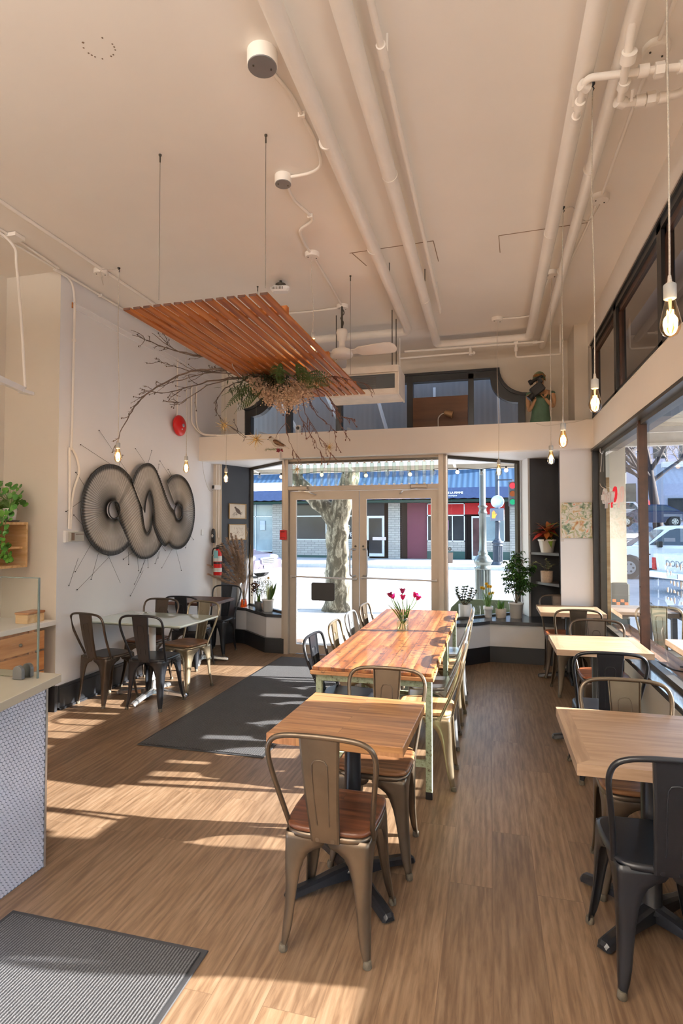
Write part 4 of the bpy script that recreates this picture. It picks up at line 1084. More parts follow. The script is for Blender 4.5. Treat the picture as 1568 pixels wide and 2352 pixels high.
def chair(kind, x, y, rot, label):
    metal, seat = kind
    if kind not in CH:
        c = make_chair(metal, seat, label); CH[kind] = c
    else: c = copy_tree(CH[kind])
    c.location = (x,y,0); c.rotation_euler = (0,0,R(rot)); c['label'] = label
    return c
chair((M_BRZ,W_WALNUT), -.613,2.295, -1, 'nearest bronze chair, its back to us, with a dark walnut seat')
chair((M_BRZ,W_SEATM), -.56,2.865, 179, 'bronze chair facing us between the square table and the long table')
# right side of the long table, facing left
chair((M_GLD,W_SEATL), -.42,3.79, 90, 'gold-toned chair with a pale wood seat, nearest on the long table\'s right')
chair((M_STL,None), -.43,4.45, 90, 'silver all-metal chair, second along the right of the long table')
chair((M_GLD,W_SEATL), -.42,5.0, 88, 'gold-toned chair with a pale wood seat, third along the right of the long table')
chair((M_STL,None), -.42,5.60, 92, 'silver all-metal chair, farthest on the right of the long table')
# left side, facing right
chair((M_BLKM,None), -1.0,3.98, -92, 'black chair nearest on the left of the long table')
chair((M_GLD,W_SEATM), -1.0,4.58, -88, 'gold-toned chair, second on the left of the long table')
chair((M_STL,None), -1.0,5.13, -90, 'steel chair, third on the left of the long table')
chair((M_BRZ,W_SEATM), -.99,5.68, -92, 'bronze chair farthest on the left of the long table')
# right-hand row of small tables
chair((M_BLKM,None), .585,2.39, 3, 'all-black metal chair at the bottom right, under the nearest beech table')
chair((M_BRZ,W_SEATM), .655,2.93, 180, 'bronze chair with a striped wood seat, on the far side of the nearest beech table')
chair((M_BLKM,None), .715,4.11, 0, 'black metal chair with its back to us at the middle beech table')
chair((M_DKB,W_SEATR), .865,4.95, 181, 'dark chair with a reddish wood seat, facing us at the middle beech table')
chair((M_BRZ,W_SEATR), .795,6.07, 2, 'bronze chair with its back to us at the far beech table')
chair((M_DKB,W_SEATR), .765,6.78, 180, 'dark chair facing us at the far beech table by the window seat')
# left group
chair((M_DKB,None), -3.51,4.69, -12, 'dark metal chair at the left end of the glass table, by the wall')
chair((M_BLKM,None), -3.01,4.70, 2, 'black metal chair with its back to us at the right of the glass table')
chair((M_GLD,W_SEATM), -3.0,5.25, 166, 'gold-toned chair with a wood seat beyond the right end of the glass table')
chair((M_DKB,W_WALNUT), -3.50,5.33, 180, 'dark brown chair behind the glass table, facing us')
chair((M_BLKM,None), -3.41,6.08, 0, 'black chair on the near side of the dark table')
chair((M_BLKM,None), -3.47,6.86, 178, 'black chair on the far side of the dark table, by the window bay')

# ------------------------------------------------------------------ tables
def cross_base(t, r, ang, mat, col_r=.038, h=.70, colmat=None, flat=False):
    m = MB(); m.lathe([(.055,.06),(col_r,.075),(col_r,h)], 20); m.build('column', colmat or mat, t)
    for k in range(4):
        a = R(ang)+k*PI/2; ca, sa = math.cos(a), math.sin(a); m = MB(); m.X = Matrix(((ca,-sa,0,0),(sa,ca,0,0),(0,0,1,0),(0,0,0,1)))
        rs = []
        for x, w, z1, z0 in ((.02,.036,.085,.03),(.10,.034,.075,.03),(.18,.031,.06,.028),(r-.05,.030,.047,.016),(r-.012,.030,.040,.010),(r,.022,.028,.012)):
            rs.append([(x,-w,z0),(x,w,z0),(x,w*.8,z1-.008),(x,w*.4,z1),(x,-w*.4,z1),(x,-w*.8,z1-.008)])
        m.rings(rs, True, True, False); lg = m.build('base_arm', mat, t)
        m = MB(); m.X = Matrix(((ca,-sa,0,0),(sa,ca,0,0),(0,0,1,0),(0,0,0,1))); m.lathe([(.016,0),(.018,.004),(.012,.012)], 12, (r-.03,0,0)); m.build('levelling_foot', M_FOOT, lg)
    m = MB(); m.box(-.18,-.18,h-.006,.18,.18,h); m.build('mounting_plate', mat, t)
t = thing('square_table', 'small butcher-block table in the middle, nearest to us, on a black cross base', 'table', (-.625,2.60,0), R(-2))
m = MB(); m.bbox(-.295,-.315,.708,.295,.315,.75,.003); m.build('tabletop', W_BLOCK, t)
W_END = wood('end_block_wood', (.20,.09,.04), (.38,.18,.08), (.5,.26,.12), 'z', 40, None, .4)
m = MB(); m.box(-.2952,-.3152,.709,-.16,-.30,.749); m.build('end_block', W_END, t)
m = MB(); m.box(.19,-.3152,.709,.2952,-.30,.725); m.build('end_block', W_END, t)
cross_base(t, .33, 43, M_BLKM)
def beech_table(x, y, label, w=.64, d=.68):
    t = thing('beech_table', label, 'table', (x,y,0), 0, 'pale beech tables along the side window')
    m = MB(); m.bbox(-w/2+.055,-d/2+.055,.712,w/2-.055,d/2-.055,.7495,.001); m.build('tabletop', W_MAPLE, t)
    e = MB(); zz0, zz1 = .708, .75; W2, D2 = w/2, d/2; i = .056
    for k, (p, ax) in enumerate((([(-W2,-D2),(W2,-D2),(W2-i,-D2+i),(-W2+i,-D2+i)],0),([(W2,D2),(-W2,D2),(-W2+i,D2-i),(W2-i,D2-i)],0),([(W2,-D2),(W2,D2),(W2-i,D2-i),(W2-i,-D2+i)],1),([(-W2,D2),(-W2,-D2),(-W2+i,-D2+i),(-W2+i,D2-i)],1))):
        q = MB(); q.prism(p, 'z', zz0, zz1); q.build('edge_strip', W_MAPLEY if ax else W_MAPLE, t)
    cross_base(t, .33, 0 if y > 4 else 45, M_BLKM)
    return t
beech_table(.635,2.635, 'beech table at the right edge, nearest of its row', .66, .70)
beech_table(.78,4.71, 'beech table in the middle of the row by the side window', .64, .62)
beech_table(.825,6.62, 'beech table farthest along the side window, before the window seat', .64, .62)
# long work table: two butcher-block halves on pale green chipped frames
def mat_green():
    m, nt, out = nodemat('chipped_green_paint')
    bb = bsdf(nt, out, .6)
    v = coords(nt); n1 = noise(nt, v, 45, 6, .75)
    L(nt, ramp(nt, n1, [(.36,(.08,.055,.03)),(.42,(.30,.36,.22)),(.6,(.44,.53,.36)),(.75,(.40,.50,.32))]), bb.inputs['Base Color'])
    bump(nt, bb, n1, .4, .003); return m
M_CHIP = mat_green()
M_APRON = wood('rough_table_edge', (.10,.035,.012), (.34,.15,.055), (.58,.33,.15), 'x', 30, None, .55, 1.2, stain=((.05,.025,.015), 25, .58))
def long_table(y0, y1, label, x0=-1.085, x1=-.335):
    t = thing('work_table', label, 'table', ((x0+x1)/2,(y0+y1)/2,0), 0, 'two halves of the long communal table')
    w = (x1-x0)/2; d = (y1-y0)/2
    m = MB(); rg = random.Random(int(y0*10))
    # slightly wavy worn edge
    nseg = 26
    def edge(z, g):
        pts = []
        for i in range(nseg+1): pts.append((-w-g+rg.uniform(0,.003), -d+2*d*i/nseg, z))
        for i in range(7): pts.append((-w+2*w*(i+.5)/7, d+g*.3, z))
        for i in range(nseg+1): pts.append((w+g+rg.uniform(-.010,.002), d-2*d*i/nseg, z))
        for i in range(7): pts.append((w-2*w*(i+.5)/7, -d-g, z))
        return pts
    e0 = edge(0, 0)
    rs = [[(x*.995,y,z) for x,y,_ in e0] for z in (.738,)] + [[(x,y,z) for x,y,_ in e0] for z in (.741,.757)] + [[(x*.997,y*.998,.760) for x,y,_ in e0]]
    m.rings(rs, True, True, False); m.build('tabletop', W_OLD, t)
    m = MB(); m.bbox(-w-.012,-d-.010,.712,w+.006,d,.7375,.003); m.build('lower_board', M_APRON, t)
    for sx in (-1,1):
        for sy in (-1,1):
            x = sx*(w-.03); y = sy*(d-.06)
            q = MB(); q.bbox(x-.019,y-.019,0,x+.019,y+.019,.70,.002); lg = q.build('leg', M_CHIP, t)
            q = MB(); q.bbox(x-.0205,y-.0205,0,x+.0205,y+.0205,.045,.002); q.build('foot_wear', M_BLACK, lg)
    q = MB(); q.box(-w+.03,-d+.042,.665,w-.03,-d+.062,.708); q.box(-w+.03,d-.062,.665,w-.03,d-.042,.708); q.box(-w+.02,-d+.06,.665,-w+.04,d-.06,.708); q.box(w-.04,-d+.06,.665,w-.02,d-.06,.708); q.build('frame_rail', M_CHIP, t)
    q = MB(); q.box(-w+.04,-d+.05,.185,w-.04,-d+.07,.225); q.build('stretcher', M_CHIP, t)
    q = MB(); q.box(-w+.04,d-.07,.185,w-.04,d-.05,.225); q.build('stretcher', M_CHIP, t)
    q = MB(); q.box(-.03,-d+.07,.19,.03,d-.07,.22); q.build('stretcher', M_CHIP, t)
long_table(3.43,4.862, 'nearer half of the long worn plank table with chipped green legs')
long_table(4.868,6.09, 'farther half of the long worn plank table, by the doors')
# glass-topped table by the left wall
t = thing('glass_table', 'pale green glass-topped table by the left wall, on a white column', 'table', (-3.19,4.93,0), R(-3))
M_TTOP = plain('pale_green_glass_top', (.50,.60,.55), .10, var=.03, scale=3, spec=.8, coat=.6)
m = MB(); m.bbox(-.53,-.335,.735,.53,.335,.752,.004); m.build('tabletop', M_TTOP, t)
m = MB(); m.box(-.50,-.30,.722,.50,.30,.735); m.build('underside_board', plain('grey_green_board', (.30,.34,.30), .5), t)
cross_base(t, .36, 8, plain('chromed_base', (.62,.62,.62), .22, .9), .032, .72, M_WHITE)
t = thing('dark_table', 'dark brown wooden table behind the glass table, near the window bay', 'table', (-3.45,6.38,0), 0)
m = MB(); m.bbox(-.30,-.31,.715,.30,.31,.75,.004); m.build('tabletop', W_DARKT, t)
cross_base(t, .33, 20, MATS['chromed_base'], .03, .70, MATS['chromed_base'])

# ------------------------------------------------------------------ floor mats
def mat_rib(name, base, lt):
    m, nt, out = nodemat(name)
    bb = bsdf(nt, out, .9)
    v = coords(nt); w = N(nt, 'ShaderNodeTexWave'); w.bands_direction = 'X'; w.inputs['Scale'].default_value = 26; w.inputs['Distortion'].default_value = 1.2; w.inputs['Detail'].default_value = 2; w.inputs['Detail Scale'].default_value = 8
    L(nt, v, w.inputs['Vector']); n1 = noise(nt, v, 180, 3, .7)
    mm = N(nt, 'ShaderNodeMath', operation='MULTIPLY'); L(nt, w.outputs['Fac'], mm.inputs[0]); L(nt, n1, mm.inputs[1])
    L(nt, ramp(nt, mm.outputs[0], [(.05, base), (.6, lt)]), bb.inputs['Base Color'])
    bump(nt, bb, mm.outputs[0], .8, .006); return m
M_RIB = mat_rib('ribbed_carpet', (.013,.013,.014), (.125,.125,.13))
M_RUB = plain('mat_rubber_border', (.022,.023,.026), .7, var=.1)
def floor_mat(label, x0, y0, x1, y1):
    t = thing('floor_mat', label, 'mat', ((x0+x1)/2,(y0+y1)/2,0), 0, 'ribbed black floor mats')
    w = (x1-x0)/2; d = (y1-y0)/2; e = .022
    m = MB(); m.bbox(-w,-d,0,w,d,.006,.003); m.build('rubber_border', M_RUB, t)
    m = MB(); m.bbox(-w+e,-d+e,.006,w-e,d-e,.011,.003); m.build('carpet_field', M_RIB, t)
floor_mat('long ribbed black mat running from the doors beside the long table', -2.575,3.79,-1.56,6.83)
floor_mat('ribbed grey-black mat in the bottom left corner', -1.97,.45,-1.055,2.03)

# ------------------------------------------------------------------ counter on the left
M_HEX = plain('white_hex_tile', (.54,.59,.73), .22, var=.03, scale=30, coat=.2)
M_GROUT = plain('blue_grey_grout', (.12,.15,.22), .8)
M_QUARTZ = plain('cream_quartz', (.46,.43,.36), .22, var=.02, spec=.6)
t = thing('service_counter', 'counter faced in white hexagon tiles with a cream top, at the left edge', 'counter', (0,0,0))
m = MB(); m.box(-2.9,-.6,0,-2.084,2.33,.855); m.build('body', M_GROUT, t)
m = MB(); p = .0195; k = 0; z = .012
row = 0
while z < .85:
    y = 2.318 - (p/2 if row%2 else 0)
    while y > 1.25:
        pts = []
        for a in range(6):
            t_ = R(90+60*a); yy = y+.0101*math.cos(t_); zz = z+.0101*math.sin(t_)
            pts.append((yy, min(zz,.853)))
        b0 = len(m.v)
        m.v += [(-2.084,a,c) for a, c in pts] + [(-2.0815,y+(a-y)*.9,z+(c-z)*.9) for a, c in pts]
        m.f += [tuple(b0+6+i for i in range(6))] + [(b0+i,b0+(i+1)%6,b0+6+(i+1)%6,b0+6+i) for i in range(6)]
        m.m += [0]*7; m.sm += [False]*7
        y -= p
    z += p*.866; row += 1
m.build('tiled_front', M_HEX, t, recalc=True)
m = MB(); m.box(-2.084,2.322,0,-2.078,2.334,.855); m.build('edge_trim', M_ALU, t)
m = MB(); m.prism([(-2.9,-.6),(-1.95,-.6),(-1.955,1.9),(-2.06,2.40),(-2.9,2.42)], 'z', .862, .902); ct = m.build('countertop', M_QUARTZ, t); rbox(ct,.003)
# sneeze guard
t = thing('glass_guard', 'upright glass guard on the counter held by round grey clamps', 'glass guard', (0,0,0))
m = MB(); m.bbox(-3.0,2.285,.905,-2.10,2.295,1.385,.001); m.build('pane', glass('guard_glass', (.93,.95,.94), 1.5), t)
m = MB(); m.box(-2.104,2.285,.905,-2.0985,2.295,1.385); m.box(-3.0,2.285,1.382,-2.10,2.295,1.386); m.build('pane_edge', plain('green_glass_edge', (.16,.21,.20), .2), t)
for x in (-2.185,):
    for y in (2.262,2.318):
        pr = [(-.024,0),(.024,0),(.024,.03)] + [(.024*math.cos(R(a)), .034+.024*math.sin(R(a))) for a in range(0,181,20)] + [(-.024,.03)]
        m = MB(); m.prism([(x+a*1.1,.903+c*1.1) for a, c in pr], 'y', y-.010, y+.010); rbox(m.build('clamp', plain('satin_grey_clamp', (.20,.21,.22), .35, .8), t),.002)
# back counter with drawers
t = thing('back_counter', 'wood drawer cabinet with a white top behind the glass guard', 'cabinet', (0,0,0))
m = MB(); m.box(-4.355,2.4,.0,-3.76,4.02,.765); m.build('carcass', W_CAB, t)
m = MB(); m.bbox(-4.355,2.38,.768,-3.73,4.27,.812,.004); m.build('worktop', M_WHITE, t)
for k in range(3):
    for j in range(4):
        y0 = 2.45+k*.58; z0 = .06+j*.175
        m = MB(); m.bbox(-3.762,y0,z0,-3.742,y0+.54,z0+.16,.003); dr = m.build('drawer', wood('drawer_wood', (.25,.09,.025), (.46,.20,.07), (.60,.32,.13), 'y', 14, None, .4), t)
        m = MB(); m.sph((-3.732,y0+.27,z0+.08),.014,10,7); m.build('knob', M_OLIVEF, dr)
m = MB(); m.box(-3.79,3.98,0,-3.745,4.05,.768); m.build('end_post', W_CAB, t)
t = thing('wooden_box', 'small lidded wooden box at the end of the white back worktop', 'box', (-3.86,4.12,.812))
m = MB(); m.bbox(-.07,-.10,0,.06,.09,.075,.004); m.build('body', W_PINE, t)
m = MB(); m.bbox(-.075,-.105,.076,.065,.095,.095,.004); m.build('lid', W_CAB, t)
t = thing('wall_shelf_box', 'open pale wood cubby with a middle shelf on the wall, under the trailing plant', 'shelf', (-4.355,3.35,1.28))
m = MB(); m.box(0,0,0,.335,.89,.022); m.box(0,0,.378,.335,.89,.40); m.box(0,.868,.022,.335,.89,.378); m.box(0,0,.022,.335,.022,.378); m.build('frame', W_PINE, t)
m = MB(); m.box(0,.022,.022,.02,.868,.378); m.build('back_panel', wood('aged_ply_back', (.22,.09,.03), (.40,.19,.075), (.5,.26,.11), 'y', 12, None, .5), t)
m = MB(); m.box(.02,.022,.165,.30,.868,.183); m.build('shelf', W_PINE, t)

# ------------------------------------------------------------------ dried arrangement hanging under the slats
M_BRANCH = plain('grey_brown_branch', (.12,.085,.065), .8, var=.3, scale=30)
M_TWIGR = plain('reddish_twig', (.16,.065,.04), .8, var=.3, scale=30)
M_FERN = plain('fern_green', (.075,.13,.03), .6, var=.35, scale=20)
M_FERND = plain('dark_foliage', (.045,.06,.02), .7, var=.35, scale=20)
M_DRYF = plain('dried_cream_blossom', (.80,.60,.42), .8, var=.25, scale=60)
t = thing('dried_arrangement', 'hanging arrangement of bare branches, ferns and dried cream blossom under the cedar slats', 'flower arrangement', (-1.82,4.75,2.93))
O = V(-1.82,4.75,2.93)
rg = random.Random(11)
def branch(pts, r0, n_side, mat, budlen=.012, name='branch', side_len=.28, droop=0):
    P = [V(*p)-O for p in pts]; P = smooth_path(P, 6); m = MB()
    k = len(P); m.tube([p + V(rg.uniform(-1,1),rg.uniform(-1,1),rg.uniform(-1,1))*.008 for p in P], [max(.0022, r0*(1-.8*i/k)) for i in range(k)], 5)
    for _ in range(n_side):
        i = rg.randrange(k//5, k-1); d = (P[min(i+1,k-1)]-P[i-1]).normalized()
        q = P[i]; dd = (d + V(rg.uniform(-1,1),rg.uniform(-1,1),rg.uniform(-1,1-droop))*.8).normalized(); l = side_len*rg.uniform(.3,1)*(1-.5*i/k)
        pts2 = [q]
        for j in range(4):
            dd = (dd + V(rg.uniform(-1,1),rg.uniform(-1,1),rg.uniform(-1,1-droop))*.35).normalized(); q = q+dd*l/4; pts2.append(q)
            if rg.random() < .8:
                e = (dd+V(rg.uniform(-1,1),rg.uniform(-1,1),rg.uniform(-1,1))*.9).normalized(); m.cyl(q, q+e*budlen*rg.uniform(.8,2), .0028, .001, 4, False)
        m.tube(pts2, [.0034,.003,.0026,.0022,.0016], 4)
        if rg.random() < .7:
            e = pts2[-1]; m.sph(e, .0055, 6, 4, (1,1,1.6))
    return m.build(name, mat, t)
for pts, r, ns in (
 ([(-1.75,4.75,3.02),(-2.15,4.7,3.16),(-2.55,4.65,3.20),(-2.9,4.6,3.30),(-3.22,4.6,3.44)], .011, 12),
 ([(-1.85,4.75,3.0),(-2.3,4.6,3.05),(-2.7,4.55,3.0),(-3.05,4.5,2.80),(-3.22,4.5,2.58),(-3.33,4.5,2.36)], .012, 12),
 ([(-1.9,4.72,2.98),(-2.3,4.75,3.0),(-2.65,4.8,2.98),(-3.0,4.85,2.93),(-3.28,4.85,2.98)], .010, 12),
 ([(-1.9,4.8,3.02),(-2.35,4.85,3.10),(-2.7,4.9,3.13),(-3.0,4.95,3.22),(-3.2,4.95,3.30)], .008, 10),
 ([(-1.8,4.7,3.0),(-2.2,4.5,3.09),(-2.6,4.4,3.16),(-2.85,4.35,3.34)], .009, 9),
 ([(-2.1,4.7,2.97),(-2.33,4.65,2.86),(-2.36,4.6,2.68),(-2.25,4.6,2.55),(-2.05,4.6,2.42)], .006, 8),
 ([(-2.0,4.7,2.98),(-2.45,4.7,2.95),(-2.75,4.7,2.80),(-2.95,4.7,2.82)], .007, 8),
 ([(-1.9,4.7,2.98),(-2.4,4.6,3.02),(-2.8,4.55,2.94),(-3.1,4.55,2.86)], .007, 8)):
    branch(pts, r, ns, M_BRANCH)
for pts in (
 [(-1.6,4.75,2.9),(-1.56,4.7,2.66),(-1.45,4.7,2.45),(-1.28,4.7,2.22)], [(-1.65,4.75,2.9),(-1.62,4.75,2.62),(-1.50,4.75,2.42),(-1.38,4.75,2.20)],
 [(-1.7,4.75,2.85),(-1.75,4.75,2.6),(-1.72,4.75,2.4),(-1.60,4.75,2.2)], [(-1.5,4.75,2.92),(-1.40,4.75,2.72),(-1.25,4.72,2.60),(-1.12,4.7,2.55)],
 [(-1.5,4.8,2.95),(-1.3,4.8,2.96),(-1.05,4.8,2.88),(-.98,4.8,2.76)], [(-1.55,4.7,2.9),(-1.35,4.7,2.78),(-1.25,4.7,2.55),(-1.18,4.7,2.42)],
 [(-1.6,4.8,2.9),(-1.5,4.8,2.66),(-1.33,4.8,2.50),(-1.30,4.8,2.36)]):
    branch(pts, .005, 9, M_TWIGR, .01, 'twig', .20, .6)
def frond(p, d, l, w, droop=.4, n=16):
    UP_ = V(rg.uniform(-1,1),rg.uniform(-.6,.6),rg.uniform(-.3,.6)); p = V(*p)-O; d = V(*d).normalized(); m = MB(); sp = []; dd = d.copy(); q = p.copy()
    for i in range(n+1): sp.append(q.copy()); dd = (dd + V(0,0,-droop/n)).normalized(); q = q + dd*l/n
    m.tube(sp, [.0025*(1-.7*i/n)+.0006 for i in range(n+1)], 4)
    for i in range(1, n):
        f = (sp[i+1]-sp[i-1]).normalized(); s = f.cross(UP_).normalized(); ww = w*math.sin(PI*(i/n)**.75+.12)
        for sg in (-1,1):
            dr = (s*sg + f*.45).normalized()
            for a in range(3):
                c = sp[i] + dr*ww*a/3
                m.leaf(c, (dr+f*.3*(a%2)), ww*.42, ww*.16, (0,.3,1), .2, 2)
    return m
for p, d, l in (((-1.65,4.6,2.93),(.2,-1,.10),.42),((-1.6,4.6,2.94),(.55,-.7,.05),.40),((-1.7,4.6,2.92),(-.05,-1,.12),.38),((-1.6,4.6,2.92),(.4,-.9,.10),.42),((-1.55,4.65,2.92),(.9,-.35,.04),.40),((-1.6,4.6,2.90),(.75,-.6,-.02),.36),((-1.7,4.55,2.93),(.1,-1,.06),.30),((-1.55,4.6,2.9),(.6,-.3,.0),.34)):
    frond(p,d,l*.95,.085,.6).build('fern_frond', M_FERN, t)
for p, d, l in (((-2.0,4.7,2.95),(-.5,-.3,-.45),.40),((-2.0,4.75,2.95),(-.35,-.3,-.5),.36),((-1.95,4.7,2.95),(-.7,-.3,-.2),.36),((-1.9,4.7,2.92),(-.3,-.4,-.5),.30)):
    frond(p,d,l*1.1,.10,.3).build('fern_frond', M_FERN, t)
m = MB()
for _ in range(900):
    a = rg.uniform(0,2*PI); r = abs(rg.gauss(0,.6)); c = V(-1.90+r*.36*math.cos(a), 4.77+r*.22*math.sin(a), 2.93+rg.uniform(-.09,.07)) - O
    m.leaf(c, (rg.uniform(-1,1),rg.uniform(-1,1),rg.uniform(-.8,.5)), rg.uniform(.05,.10), .014, n=2)
m.build('dark_foliage', M_FERND, t)
m = MB()
for _ in range(80):
    u = rg.uniform(-1,1); x = -1.76+u*.29; lo = .34*(1-(u-.1)**2*.7)*rg.uniform(.45,1)
    top = V(-1.78+u*.14, 4.72+rg.uniform(-.08,.08), 2.93); bot = V(x, 4.70+rg.uniform(-.13,.13), 2.97-lo)
    m.tube([top-O, (top*.5+bot*.5+V(0,0,.01))-O, bot-O], .0012, 3)
    for _k in range(44):
        f = rg.random()**.6; c = top.lerp(bot, .35+.65*f) + V(rg.gauss(0,.022),rg.gauss(0,.022),rg.gauss(0,.018)) - O
        s = rg.uniform(.007,.013); n_ = V(rg.uniform(-1,1),rg.uniform(-1.4,.2),rg.uniform(-1,1)).normalized(); x_ = n_.cross(V(.3,.2,1)).normalized(); y_ = n_.cross(x_)
        m._add([c-x_*s, c-y_*s*.5+n_*s*.3, c+x_*s, c+y_*s*.5+n_*s*.3], [(0,1,2,3)], False)
        m._add([c-y_*s, c-x_*s*.5-n_*s*.3, c+y_*s, c+x_*s*.5-n_*s*.3], [(0,1,2,3)], False)
m.build('dried_blossom', M_DRYF, t)
m = MB(); m.tube([p-O for p in smooth_path([(-2.14,4.4,3.0),(-2.155,4.40,3.25),(-2.17,4.40,3.10),(-2.13,4.45,3.02)],4)], .003, 5)
m.tube([p-O for p in smooth_path([(-1.99,4.2,3.15),(-2.06,4.3,3.02),(-2.09,4.4,2.98),(-2.06,4.5,2.93)],5)], .0035, 6); m.build('white_wire', M_CORD, t)

# ------------------------------------------------------------------ pots and plants
M_SOIL = plain('potting_soil', (.03,.02,.014), .95, var=.3, scale=60)
M_LEAFD = plain('deep_green_leaf', (.03,.085,.018), .35, var=.35, scale=12)
M_LEAFB = plain('bright_green_leaf', (.09,.24,.03), .35, var=.3, scale=12)
M_SUCC = plain('grey_green_leaf', (.07,.12,.06), .4, var=.3, scale=12)
M_STEM = plain('woody_stem', (.16,.12,.07), .8, var=.2)
M_GSTEM = plain('green_stem', (.16,.30,.07), .5, var=.2)
M_YEL = plain('yellow_petal', (.85,.55,.02), .6, var=.15)
def pot(name, label, x, y, z, r0, r1, h, mat=M_CER, rim=0, foot=0, cat='potted plant', group='potted plants on the window seats'):
    t = thing(name, label, cat, (x,y,z), 0, group)
    m = MB(); pr = [(r0*.92,0),(r0,.006)]
    if rim: pr += [(r1-.004, h-rim-.002),(r1+.004,h-rim),(r1+.006,h)]
    else: pr += [(r1,h)]
    pr += [(r1-.006,h),(r1-.010,h-.02),(.002,h-.022)]
    m.lathe(pr, 28, caps=False); p = m.build('pot', mat, t)
    m = MB(); m.lathe([(r1-.009,h-.020),(.002,h-.014)], 20); m.build('soil', M_SOIL, p)
    return t, h-.016
rg = random.Random(21)
# jade plant
t, h = pot('potted_jade_plant', 'jade plant in a white cylinder pot, leftmost on the right window seat', -.312, 7.38, .5, .078, .082, .17)
m = MB(); l = MB()
def jade(p, d, n, ln):
    p = Vector(p); d = Vector(d).normalized(); pts = [p]
    for i in range(n):
        d = (d + V(rg.uniform(-.35,.35),rg.uniform(-.4,.4),rg.uniform(-.05,.35))).normalized(); p = p + d*ln; pts.append(p)
        if i > 0:
            for k in range(7 if i < n-1 else 10):
                a = rg.uniform(0,2*PI); l.leaf(p, (math.cos(a),math.sin(a),rg.uniform(.0,.9)), rg.uniform(.032,.048), .026, n=3, bend=.1, fold=.5)
    m.tube(pts, [.008*(1-.6*i/n) for i in range(n+1)], 6)
for d in ((-1,.1,.9),(-.8,-.3,1.2),(.2,.2,1.3),(.9,0,1.0),(1.2,.2,.8),(.6,-.4,1.0),(-.2,.4,1.4)): jade((rg.uniform(-.02,.02),0,h), d, 7, .034)
m.build('stem', M_STEM, t); l.build('leaves', M_SUCC, t)
# daffodils
t, h = pot('potted_daffodil', 'small yellow daffodils in a small white rimmed pot on the right window seat', -.03, 7.50, .5, .045, .056, .14, rim=.045)
m = MB()
for _ in range(40):
    a = rg.uniform(0,2*PI); s = rg.uniform(.1,.45); m.leaf((rg.uniform(-.025,.025),rg.uniform(-.025,.025),h), (s*math.cos(a),s*math.sin(a),1), rg.uniform(.14,.27), .009, bend=.12, n=4)
m.build('leaves', M_GSTEM, t)
for x, z in ((-.055,.36),(-.02,.42),(.0,.39),(.03,.39),(.055,.31),(-.08,.37),(.02,.30)):
    f = MB(); y = rg.uniform(-.03,.03); f.tube([(x*.4,y*.5,h),(x*.8,y,z*.7),(x,y,z)], .0025, 5)
    st_ = f.build('flower_stem', M_GSTEM, t); f = MB()
    for k in range(6):
        a = 2*PI*k/6; f.leaf((x,y,z), (math.cos(a),-.4,math.sin(a)), .026, .016, (0,-1,0), n=2)
    f.cyl((x,y,z),(x,y-.022,z+.002),.007,.011,10,False); f.build('blossom', M_YEL, st_)
# sprouting bulbs
t, h = pot('potted_bulbs', 'short green bulb shoots in a squat beige pot beside the tall leafy plant', .125, 7.50, .5, .062, .068, .115, plain('speckled_beige_pot', (.62,.56,.48), .6, var=.12, scale=90))
m = MB()
for _ in range(24):
    a = rg.uniform(0,2*PI); s = rg.uniform(0,.4); m.leaf((rg.uniform(-.035,.035),rg.uniform(-.03,.03),h), (s*math.cos(a),s*math.sin(a),1), rg.uniform(.07,.14), .016, bend=.1, n=3)
m.build('shoots', M_LEAFB, t)
# umbrella tree
t, h = pot('potted_umbrella_tree', 'tall leafy umbrella tree in a tapered white pot before the dark niche', .31, 7.52, .5, .072, .092, .195, rim=.02)
m = MB(); l = MB(); l2 = MB()
stems = [[(0,0,h),(.0,.0,.45),(-.02,0,.65),(.03,-.01,.80)],[(.01,0,h),(.05,.02,.42),(.12,.02,.56),(.17,0,.64)],[(0,.01,h),(-.06,.0,.38),(-.10,.0,.52)],[(0,-.01,h),(.07,-.03,.34),(.17,-.03,.44)],[(0,0,h),(-.03,-.03,.5),(-.09,-.02,.68)],[(0,0,h),(.03,0,.55),(.09,-.01,.72)]]
for s in stems:
    P = smooth_path(s, 8); m.tube(P, [.006*(1-.5*i/len(P)) for i in range(len(P))], 6)
    for i in range(6, len(P), 1):
        for _k in range(3):
            a = rg.uniform(0,2*PI); q = P[i] + V(math.cos(a)*.06, math.sin(a)*.05, rg.uniform(-.02,.05)); m.tube([P[i], (P[i]+q)/2+V(0,0,.008), q], .0018, 4)
            ll = l2 if rg.random() < .35 and q.z > .5 else l
            n_ = rg.randint(5,7)
            for j in range(n_):
                b_ = 2*PI*j/n_+a; ll.leaf(q, (math.cos(b_), math.sin(b_), rg.uniform(-.5,.1)), rg.uniform(.042,.07), .022, (0,0,1), .35, 3)
m.build('stem', M_STEM, t); l.build('leaves', M_LEAFD, t); l2.build('young_leaves', M_LEAFB, t)
# glass jar
t = thing('glass_jar', 'small empty glass jar behind the jade plant on the right window seat', 'jar', (-.175,7.62,.5))
m = MB(); m.lathe([(.03,.001),(.05,.004),(.052,.07),(.045,.10),(.048,.12)], 20, caps=False); m.build('jar_glass', glass('jar_glass', (.93,.96,.95), 1.6), t)
